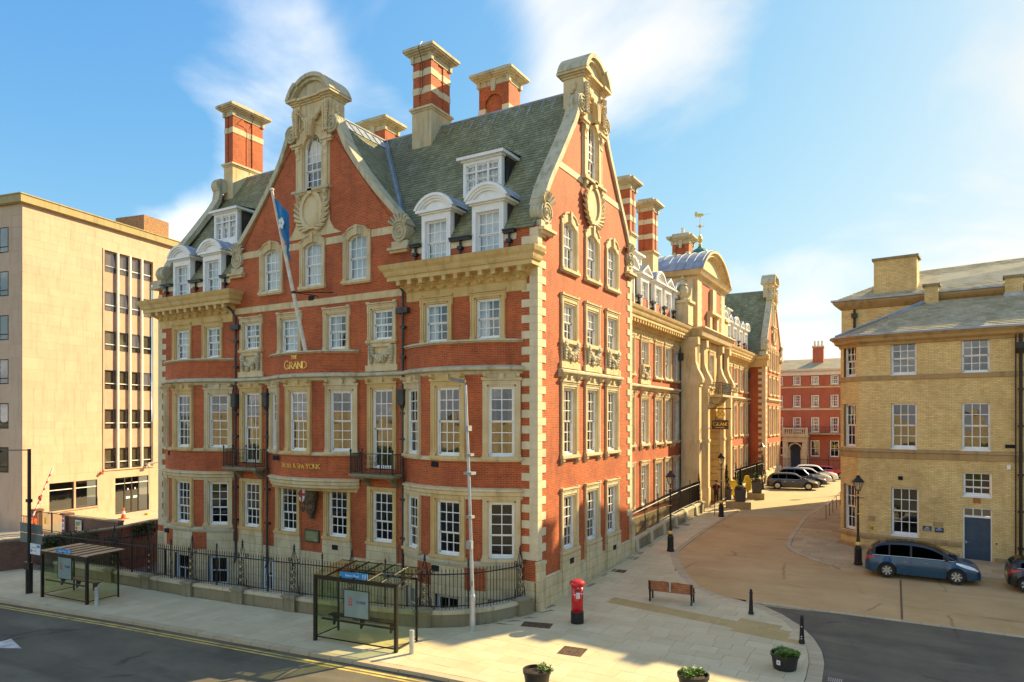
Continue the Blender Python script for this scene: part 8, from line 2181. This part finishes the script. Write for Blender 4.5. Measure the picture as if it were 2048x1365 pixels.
def car(label, loc, rz, paint, L=4.59, Wd=1.83, Hh=1.66, wb=2.73, fo=.93, wr=.33, belt=((-2.2, .98), (-1.2, .98), (0, .93), (1.1, .90), (1.25, .93)), roof=None, hood=None, spokes=7, group=None, rails=False, glassroof=False, cabin=None):
    """x forward; body lofted from its side profile, real wheel arches, glass set in the cabin"""
    t = thing('parked_car', label, 'car', loc, rz, group); x0, x1 = -L / 2, L / 2; xf = x1 - fo; xr_ = xf - wb
    roof = roof or [(x0 + .05, 1.02), (x0 + .25, 1.30), (x0 + .62, Hh - .10), (x0 + 1.35, Hh), (x0 + 2.1, Hh - .01), (x0 + 2.75, Hh - .13), (x0 + 3.45, 1.18), (x0 + 3.75, 1.02)]
    hood = hood or [(x0, .72), (x0 + .05, .95), (x0 + .2, 1.0), (x1 - 1.0, 1.0), (x1 - .5, .90), (x1 - .2, .78), (x1 - .05, .62), (x1, .5)]
    rf, hf = smooth_lerp(roof), smooth_lerp(hood); hwf = smooth_lerp([(x0, Wd * .38), (x0 + .12, Wd * .46), (x0 + .5, Wd * .495), (0, Wd * .5), (x1 - .8, Wd * .49), (x1 - .3, Wd * .44), (x1 - .08, Wd * .36), (x1, Wd * .28)])
    ra = wr + .07
    def bot(x):
        for w in (xf, xr_):
            if abs(x - w) < ra: return max(.2, wr + sqrt(ra * ra - (x - w) ** 2))
        return .2 + (.08 * max(0, (abs(x) - L / 2 + .5) / .5))
    xs = sorted(set([x0 + L * i / 56 for i in range(57)] + [w + ra * cos(pi * i / 12) for w in (xf, xr_) for i in range(13)]))
    cab0, cab1 = roof[0][0], roof[-1][0]
    def sec(x):
        hw = hwf(x); zb = bot(x); zs = hf(x); zs = max(zs, zb + .05)
        pts = [(hw * .97, zb), (hw * 1.0, max(zb + .01, min(.52, zs - .1))), (hw * .985, max(zb + .02, min(.72, zs - .06))), (hw * .93, zs - .03), (hw * .80, zs), (0, zs + .03)]
        return pts
    m = MB(); S2 = [sec(x) for x in xs]
    for s in (-1, 1):
        for i in range(len(xs) - 1):
            for j in range(5):
                a, b, c, d = S2[i][j], S2[i][j + 1], S2[i + 1][j + 1], S2[i + 1][j]
                q = [(xs[i], s * a[0], a[1]), (xs[i], s * b[0], b[1]), (xs[i + 1], s * c[0], c[1]), (xs[i + 1], s * d[0], d[1])]
                m.face(q if s < 0 else q[::-1])
    for i in (0, -1):
        P = S2[i]; m.face([(xs[i], p[0], p[1]) for p in P] + [(xs[i], -p[0], p[1]) for p in P[::-1]])
    body = MB.build(m, 'body', paint, t, smooth=False)
    weld(body.data)
    m = MB(); m.box(x0 + .25, x1 - .25, -Wd * .42, Wd * .42, .22, .5)
    for w in (xf, xr_): m.box(w - ra - .02, w + ra + .02, -Wd * .44, Wd * .44, .28, .8)
    m.build('underbody', M_TRIM, t)
    # cabin
    cx = sorted(set([cab0 + (cab1 - cab0) * i / 30 for i in range(31)])); base = lambda x: hf(x) - .01
    chw = lambda x: hwf(x) * .92
    def csec(x):
        zr = rf(x); zb = base(x); h = max(.012, zr - zb); hw = chw(x); tum = .20 * min(1, h / .6)
        rr = min(.10, h * .4)
        return [(hw, zb), (hw - tum * .75 * .45, zb + h * .5), (hw - tum * .8, zb + h - rr), (hw - tum - .09 * min(1, h / .4), zb + h - rr * .25), (0, zb + h + .02 * min(1, h / .4))]
    m = MB(); C2 = [csec(x) for x in cx]
    for s in (-1, 1):
        for i in range(len(cx) - 1):
            for j in range(4):
                a, b, c, d = C2[i][j], C2[i][j + 1], C2[i + 1][j + 1], C2[i + 1][j]
                q = [(cx[i], s * a[0], a[1]), (cx[i], s * b[0], b[1]), (cx[i + 1], s * c[0], c[1]), (cx[i + 1], s * d[0], d[1])]; m.face(q if s < 0 else q[::-1])
    cb = m.build('cabin', cabin or paint, t); weld(cb.data)
    # side glass: panels that follow the cabin side 6 mm proud
    def side_panel(name, a, b, lo, hi, mat, n=8, off=.006):
        for s in (-1, 1):
            m = MB(); pr = None
            for i in range(n + 1):
                x = a + (b - a) * i / n; P = csec(x); z0, z2 = P[0][1], P[2][1]
                def yat(z):
                    for (ya, za), (yb_, zb_) in zip(P[:3], P[1:3]):
                        if z <= zb_: return ya + (yb_ - ya) * (z - za) / max(1e-5, zb_ - za)
                    return P[2][0]
                zl = z0 + max(.0, lo(x) if callable(lo) else lo); zh = z2 - hi
                zh = max(zh, zl + .002); zm = min(max(P[1][1], zl + .001), zh - .001)
                r = [(x, s * (yat(z) + off), z) for z in (zl, zm, zh)]
                if pr:
                    for k in range(2): q = [pr[k], pr[k + 1], r[k + 1], r[k]]; m.face(q if s < 0 else q[::-1])
                pr = r
            m.build(name, mat, t)
    xa = roof[2][0] - .12; xb = roof[-2][0] + .12; xm = (xa * .55 + xb * .45); xq = xa + .52
    side_panel('window_line', xa - .22, xb + .08, .0, .012, M_TRIM, 14, .004)
    side_panel('side_window', xq + .03, xm - .03, .03, .03, M_CGLASS); side_panel('side_window', xm + .06, xb - .42, .03, .03, M_CGLASS); side_panel('side_window', xa - .06, xq - .03, .04, .04, M_CGLASS); side_panel('side_window', xb - .34, xb - .02, .03, .02, M_CGLASS)
    side_panel('chrome_strip', xa - .2, xb + .05, -.0, 0, M_CHROME, 14, .0) if False else None
    for s in (-1, 1):
        m = MB(); m.tube([(x, s * (csec(x)[0][0] + .008), csec(x)[0][1] + .012) for x in [xa - .2 + (xb + .25 - xa) * i / 10 for i in range(11)]], .011, 4); m.build('chrome_strip', M_CHROME, t)
    # windscreen and rear window
    def screen(name, a, b, off):
        m = MB(); n = 6; pr = None
        for i in range(n + 1):
            x = a + (b - a) * i / n; P = csec(x); zt = P[4][1]; hw = P[3][0] * .96
            r = [(x + off[0], y * hw, zt - (abs(y) ** 3) * (zt - P[3][1]) + off[1]) for y in (-1, -.6, 0, .6, 1)]
            if pr:
                for k in range(4): m.face([pr[k], r[k], r[k + 1], pr[k + 1]])
            pr = r
        m.build(name, M_CGLASS, t)
    screen('windscreen', roof[-3][0] + .12, roof[-1][0] - .08, (.008, .012)); screen('rear_window', roof[0][0] + .06, roof[2][0] - .02, (-.008, .010))
    # wheels
    for w in (xf, xr_):
        for s in (-1, 1):
            yw = s * (Wd / 2 - .10); m = MB(); i0 = 0
            m.lathe([(wr * .66, -.10), (wr * .95, -.105), (wr, -.07), (wr, .07), (wr * .95, .105), (wr * .66, .10)], 24, cap=False); m.xform(0, Matrix.Rotation(pi / 2, 4, 'X')); wh = m.build('wheel', M_TYRE, t, (w, yw, wr)); 
            m = MB(); m.lathe([(wr * .68, .0), (wr * .67, .085), (wr * .62, .095), (wr * .60, .07)], 24, cap=False); m.lathe([(.0, .05), (.05, .085), (.055, .05)], 10, cap=False)
            for k in range(spokes):
                a = 2 * pi * k / spokes; m.prism([(.04 * cos(a + 1.2), .04 * sin(a + 1.2)), (.04 * cos(a - 1.2), .04 * sin(a - 1.2)), (wr * .63 * cos(a - .17), wr * .63 * sin(a - .17)), (wr * .63 * cos(a + .17), wr * .63 * sin(a + .17))], lambda p, q, tt: (p, q, tt), .05, .085)
            m.xform(0, Matrix.Rotation(pi / 2 * (1 if s < 0 else -1), 4, 'X')); m.build('rim', M_ALLOY, wh); m = MB(); m.lathe([(wr * .64, .03), (.01, .03)], 20, cap=False); m.xform(0, Matrix.Rotation(pi / 2 * (1 if s < 0 else -1), 4, 'X')); m.build('brake_disc', M_TRIM, wh)
    def ys(x, z):
        P = sec(x)
        for (ya, za), (yb_, zb_) in zip(P, P[1:]):
            if z <= zb_: return ya + (yb_ - ya) * min(1, max(0, (z - za) / max(1e-5, zb_ - za)))
        return P[-1][0]
    if glassroof: screen('roof_glass', roof[2][0] + .25, roof[-3][0] + .16, (0, .010))
    for s in (-1, 1):
        m = MB(); pr = None
        for i in range(7):
            x = x1 - .95 + .83 * i / 6; zt_ = hf(x) - .035; h_ = .03 + .11 * sin(pi * min(1, .12 + i / 6 * .75)); r = [(x + .006, s * (ys(x, zt_ - h_ * k) + .014), zt_ - h_ * k) for k in (0, .5, 1)]
            if pr:
                for k in range(2): m.face([pr[k], pr[k + 1], r[k + 1], r[k]])
            pr = r
        m.build('headlight', M_HEAD, t); m = MB(); pr = None
        for i in range(6):
            x = x0 + .02 + .42 * i / 5; zt_ = min(hf(x) - .02, .985); h_ = .20 - .11 * i / 5; r = [(x - .008, s * (ys(x, zt_ - h_ * k) + .016), zt_ - h_ * k) for k in (0, .5, 1)]
            if pr:
                for k in range(2): m.face([pr[k], pr[k + 1], r[k + 1], r[k]])
            pr = r
        m.build('tail_light', M_TAIL, t)
    for s in (-1, 1):
        m = MB(); xm_ = xb - .28; yy = csec(xm_)[0][0]; m.ball((xm_, s * (yy + .12), csec(xm_)[0][1] + .09), .10, .09, .08, 10, 6); m.bar((xm_, s * (yy - .02), csec(xm_)[0][1] + .03), (xm_, s * (yy + .1), csec(xm_)[0][1] + .06), .03); m.build('door_mirror', M_TRIM, t)
        for xh in (xq + .62, xm + .62): m = MB(); yy = hwf(xh); m.box(xh - .10, xh + .10, s * (yy * .955), s * (yy * .955 + .035), .80, .825); m.build('door_handle', M_CHROME, t)
        m = MB(); m.bar((xr_ + .55, s * (hwf(0) + .004), .50), (xf - .5, s * (hwf(0) + .004), .50), .02, .035); m.build('side_moulding', paint, t)
        for xd in (xq + .02, xm + .01, xb - .38):
            m = MB(); pts = [(xd, s * (sec(xd)[k][0] + .002), sec(xd)[k][1]) for k in (3, 2, 1, 0)]; m.tube(pts, .006, 4); m.build('door_seam', M_TRIM, t)
    m = MB(); m.box(x1 - .10, x1 + .01, -.42, .42, .30, .42); m.box(x1 - .25, x1 - .02, -.6, .6, .22, .27); m.build('grille', M_TRIM, t); m = MB(); m.box(x1 - .06, x1 + .018, -.45, .45, .44, .47); m.build('chrome_bar', M_CHROME, t)
    m = MB(); m.box(x0 - .012, x0 + .02, -.26, .26, .58, .69); m.build('number_plate', M_PLATE, t)
    if rails:
        for s in (-1, 1): m = MB(); m.tube([(x, s * (csec(x)[3][0] - .03), csec(x)[3][1] + .05) for x in [roof[2][0] + .1 + (roof[4][0] - roof[2][0]) * i / 6 for i in range(7)]], .016, 5); m.build('roof_rail', M_CHROME, t)
    return t
def weld(me):
    import bmesh
    b = bmesh.new(); b.from_mesh(me); bmesh.ops.remove_doubles(b, verts=b.verts, dist=.0008); bmesh.ops.recalc_face_normals(b, faces=b.faces)
    for f in b.faces: f.smooth = True
    for e in b.edges:
        if len(e.link_faces) == 2 and e.calc_face_angle(0) > .75: e.smooth = False
    b.to_mesh(me); b.free()
# yaw so that +x (the front) points right along the kerb
car('blue people carrier with silver spoked wheels parked beside the yellow building', (13.82, 12.35, g(13.8, 12.3) - .045), radians(-1.0), cpaint('metallic_blue', (.008, .058, .115)), glassroof=True, cabin=cpaint('dark_cabin', (.010, .018, .03)))
car('black car cut off by the right edge of the photo', (19.2, 12.1, g(19, 12) - .045), radians(0), cpaint('car_black', (.014, .014, .018)), L=4.3, Hh=1.5)
DARK = cpaint('charcoal_paint', (.045, .042, .035)); 
SUVR = lambda x0, H: [(x0 + .05, 1.02), (x0 + .3, 1.32), (x0 + .7, H - .08), (x0 + 1.5, H), (x0 + 2.3, H - .01), (x0 + 2.75, H - .10), (x0 + 3.25, 1.25), (x0 + 3.6, 1.06)]
GRP = 'cars parked in a row across the yard'
RZ_ = radians(8)
car('charcoal estate car with bronze wheels, nearest of the row in the yard', (3.42, 47.2, 1.06), RZ_, DARK, L=4.75, Hh=1.62, wb=2.8, wr=.37, roof=SUVR(-2.375, 1.62), spokes=10, group=GRP)
car('dark blue estate with a pale roof, second of the row in the yard', (3.7, 51.3, 1.06), RZ_, cpaint('navy_paint', (.02, .035, .07)), L=4.95, Hh=1.83, wb=2.9, wr=.37, roof=SUVR(-2.475, 1.83), rails=True, spokes=10, group=GRP)
car('silver hatchback, third of the row in the yard', (3.95, 55.0, 1.06), RZ_, cpaint('silver_paint', (.55, .55, .52)), L=4.7, Hh=1.65, wb=2.7, roof=SUVR(-2.35, 1.65), group=GRP)
car('white estate car behind the silver one in the yard', (4.2, 58.6, 1.06), RZ_, cpaint('white_car_paint', (.75, .74, .7)), L=4.8, Hh=1.75, wb=2.8, roof=SUVR(-2.4, 1.75), group=GRP)
car('red coupe, farthest of the row in the yard', (5.1, 63.2, 1.06), RZ_, cpaint('red_car_paint', (.55, .02, .02)), L=4.6, Hh=1.42, wb=2.75, roof=[(-2.2, .98), (-1.7, 1.2), (-1.1, 1.38), (-.4, 1.42), (.1, 1.40), (.4, 1.33), (1.0, 1.06), (1.3, .98)], group=GRP)
# ================================================================ things at the hotel entrance
M_BOXP = plain('lead_planter', (.06, .06, .062), .5, .2, .15, 4); M_CON = plain('conifer_leaf', (.03, .06, .014), .7, 0, .5, 8)
def conifer(x, y, label, block=True, zadd=0.0, k=1.0):
    z = g(x, y); t = thing('potted_conifer', label, 'potted tree', (x, y, z + zadd), radians(15), 'clipped conifers in square planters')
    m = MB(); m.add([(-.36, -.36, 0), (.36, -.36, 0), (.36, .36, 0), (-.36, .36, 0), (-.42, -.42, .95), (.42, -.42, .95), (.42, .42, .95), (-.42, .42, .95)], [(0, 3, 2, 1), (4, 5, 6, 7), (0, 1, 5, 4), (1, 2, 6, 5), (2, 3, 7, 6), (3, 0, 4, 7)]); m.build('square_pot', M_BOXP, t)
    m = MB()
    for i in range(90): a = random.uniform(0, 2 * pi); r = .4 * sqrt(random.random()); m.ball((r * cos(a), r * sin(a), .97 + random.uniform(0, .12)), .06, .06, .05, 5, 3, .2)
    m.build('heather', plain('heather', (.12, .05, .04), .9, 0, .4, 12), t)
    m = MB(); m.tube([(0, 0, .95), (0, 0, 2.2 * k)], [.04, .015], 6); m.build('trunk', M_WOOD, t)
    m = MB()
    for i in range(900):
        h = random.random(); zc = 1.08 + h * 1.5 * k; r = (.33 * (1 - h) + .03) * (.78 + .28 * sin(h * 22)) * random.uniform(.55, 1.05); a = random.uniform(0, 2 * pi); p = Vector((r * cos(a), r * sin(a), zc)); u = Vector((cos(a), sin(a), random.uniform(-.2, .8))).normalized(); w = u.cross(Vector((0, 0, 1))).normalized(); s = random.uniform(.03, .06); m.face([p - w * s, p + u * s, p + w * s, p - u * s * .4 - Vector((0, 0, s))])
    m.build('foliage', M_CON, t); return t
M_BLK = stained('step_block', (.40, .31, .17), (.18, .13, .06), (.34, .24, .1))
for (x, y, lab, lab2, w) in ((2.05, 29.6, 'clipped conifer in a lead-grey pot on the nearer stone block', 'wide stone block carrying the nearer potted conifer', 1.05), (2.0, 36.6, 'clipped conifer in a lead-grey pot on the farther stone block', 'stone block carrying the farther potted conifer', .8)):
    m = MB(); m.box(-w, w * .75, -.5, .5, -.1, .5); o = m.build('stone_block', M_BLK, None, (x, y, g(x, y)), radians(12)); tag(o, lab2, 'stone block', 'stone blocks at the entrance steps'); conifer(x, y, lab, zadd=.5)
conifer(-.1, 34.6, 'tall clipped conifer in a black pot right of the hotel doorway', k=1.3); conifer(-.75, 29.95, 'clipped conifer in a black pot left of the hotel doorway', k=.6)
for (x, y, lab) in ((1.2, 31.6, 'yellow hooded sign post nearer the street at the hotel entrance'), (1.2, 36.9, 'yellow hooded sign post by the farther conifer')):
    t = thing('yellow_sign_post', lab, 'sign post', (x, y, g(x, y)), .5, 'yellow sign posts at the entrance'); m = MB(); m.lathe([(.1, 0), (.07, .8)], 8); m.build('post', plain('post_maroon', (.2, .04, .02), .5), t)
    m = MB(); m.prism([(-.28, .75), (.22, .65), (.28, 1.5), (.05, 1.95), (-.22, 1.9), (-.36, 1.45), (-.15, 1.3)], lambda a, b, q: (a, q, b), -.1, .1); m.build('yellow_hood', P_YEL, t)
def handrail(label, pts, h=.95, posts=4, mid=False):
    t = thing('handrail', label, 'handrail', (pts[0][0], pts[0][1], g(*pts[0])), 0, 'metal handrails'); O = Vector(t.location); P = [Vector((x, y, g(x, y))) - O for x, y in pts]
    m = MB(); m.tube([p + Vector((0, 0, h)) for p in P], .028, 6)
    if mid: m.tube([p + Vector((0, 0, h * .5)) for p in P], .02, 6)
    m.build('rail', M_STEEL if mid else M_CHROME, t)
    for i in range(posts):
        s = i / (posts - 1) * (len(P) - 1); k = min(int(s), len(P) - 2); p = P[k].lerp(P[k + 1], s - k); m = MB(); m.tube([p, p + Vector((0, 0, h))], .022, 6); m.build('post', M_IRON, t)
handrail('metal handrail on the pavement left of the yellow building', [(8.42, 26.4), (8.55, 31), (8.62, 38.5)], 1.0, 6)
handrail('low handrail at the entrance steps by the nearer block', [(1.3, 24.6), (1.25, 28.4)], .85, 3, True); handrail('low handrail at the entrance steps by the yellow posts', [(1.3, 33), (1.3, 35.4)], .85, 2, True)
# hanging sign
hs = thing('hanging_sign', 'hanging hotel sign with a gilt crossed-keys disc over a dark board', 'sign', (-.2, 29.06, 8.8))
m = MB(); m.tube([(.0, 0, 0), (1.62, 0, 0)], .035, 6); m.tube([(0, 0, -1.6), (.9, 0, -.2), (1.4, 0, 0)], .02, 5); m.tube([(0, 0, .5), (.6, 0, .3), (1.0, 0, 0)], .02, 5)
for u in (.5, 1.3): m.tube([(u, 0, 0), (u, 0, -1.0)], .012, 4)
m.tube([(.45, 0, -.9), (1.35, 0, -.9)], .012, 4); m.ball((1.65, 0, 0), .06); m.build('bracket', M_IRON, hs)
m = MB()
for i in range(5): m.box(.62 + i * .11, .69 + i * .11, -.02, .02, .02, .16 + .04 * (i % 2))
m.build('gilt_crest', M_GOLD, hs)
m = MB(); m.prism([(.34 * cos(2 * pi * i / 24), .34 * sin(2 * pi * i / 24)) for i in range(24)], lambda a, b, q: (.88 + a, q, -.42 + b), -.03, .03); dsc = m.build('disc', plain('sign_gold', (.62, .42, .10), .4, .3), hs)
m = MB()
for s in (-1, 1):
    m.bar((.88 - s * .16, -.036, -.58), (.88 + s * .14, -.036, -.28), .03, .012); m.tube([(.88 + s * .17 + .06 * cos(a), -.036, -.24 + .06 * sin(a)) for a in [i * pi / 4 for i in range(9)]], .012, 4); m.box(.88 - s * .16 - .05, .88 - s * .16 + .05, -.042, -.03, -.58, -.55)
m.build('crossed_keys', M_DARK, dsc)
m = MB(); m.box(.22, 1.5, -.03, .03, -1.62, -.92); bd_ = m.build('board', plain('sign_brown', (.045, .028, .02), .4), hs)
lx = .33
for ch, h_ in (('G', .28), ('R', .24), ('A', .24), ('N', .24), ('D', .24)):
    link('letter', letter_mesh(ch, h_, .04, M_GOLD, .012), bd_, (lx, -.033, -1.34)); lx += GW[ch] * h_ + .045
m = MB(); m.bar((.84, -.036, -1.06), (.90, -.036, -1.01), .02, .01); m.box(.5, 1.2, -.036, -.03, -1.50, -1.47); m.build('small_lettering', M_GOLD, bd_)
# doorman
def person(label, loc, rz):
    t = thing('person', label, 'person', loc, rz)
    J = {'pel': (0, 0, .95), 'ch': (0, .01, 1.25), 'nk': (0, 0, 1.48), 'hd': (0, -.01, 1.60), 'tp': (0, -.01, 1.74)}
    V_ = []; E_ = []; Rr = []
    def a(p, r, par=None):
        V_.append(p); Rr.append(r)
        if par is not None: E_.append((par, len(V_) - 1))
        return len(V_) - 1
    pel = a((0, 0, .96), .155); ch = a((0, 0, 1.28), .165, pel); sh = a((0, 0, 1.44), .10, ch); nk = a((0, 0, 1.51), .055, sh); hd = a((0, -.015, 1.62), .092, nk); a((0, -.01, 1.72), .07, hd)
    for s in (-1, 1):
        k = a((s * .10, -.02 * s, .52), .065, a((s * .10, 0, .84), .09, pel)); f = a((s * .105, .02, .08), .045, k); a((s * .11, -.13, .035), .04, f)
        e = a((s * .26, .03, 1.16), .048, a((s * .20, 0, 1.41), .065, sh)); w = a((s * .25, -.06, .92), .036, e); a((s * .25, -.09, .82), .04, w)
    me = bpy.data.meshes.new('body'); me.from_pydata(V_, E_, []); o = link('body', me, t); md = o.modifiers.new('skin', 'SKIN'); me.skin_vertices[0].data[0].use_root = True
    for i, r in enumerate(Rr): me.skin_vertices[0].data[i].radius = (r, r * .82)
    sb = o.modifiers.new('sub', 'SUBSURF'); sb.levels = sb.render_levels = 1; me.materials.append(plain('skin', (.55, .32, .22), .6))
    m = MB(); m.lathe([(.165, .55), (.19, .9), (.185, 1.1), (.20, 1.3), (.185, 1.42), (.09, 1.5)], 14, cap=False)
    for s in (-1, 1): m.tube([(s * .19, 0, 1.41), (s * .262, .03, 1.16), (s * .252, -.055, .93)], [.085, .068, .055], 8); m.tube([(s * .1, 0, .8), (s * .1, -.02 * s, .5), (s * .105, .02, .08)], [.1, .08, .065], 8); m.box(s * .11 - .045, s * .11 + .045, -.17, .06, 0, .09)
    m.v = [(x, y * .8, z) for x, y, z in m.v]; m.build('black_suit', plain('black_cloth', (.018, .017, .018), .85), t)
    m = MB(); m.prism([(-.07, 1.48), (.07, 1.48), (.06, 1.0), (-.06, 1.0)], lambda p, q, u: (p, u, q), -.175, -.14); m.build('red_waistcoat', plain('maroon_cloth', (.25, .02, .025), .8), t)
    m = MB(); m.lathe([(.103, 1.66), (.10, 1.72), (.085, 1.78), (.02, 1.79)], 12, (0, -.012, 0)); m.lathe([(.15, 1.655), (.15, 1.675)], 12, (0, -.02, 0)); m.build('bowler_hat', M_BLACKP, t)
    m = MB(); m.ball((-.033, -.10, 1.63), .012); m.ball((.033, -.10, 1.63), .012); m.build('eyes', M_DARK, t); m = MB(); m.ball((0, -.115, 1.60), .015, .02, .022, 6, 4); m.build('nose', bpy.data.materials['skin'], t)
    return t
person('person in a black suit and red waistcoat standing at the hotel doorway', (-.5, 32.7, g(0, 32.7)), radians(25))
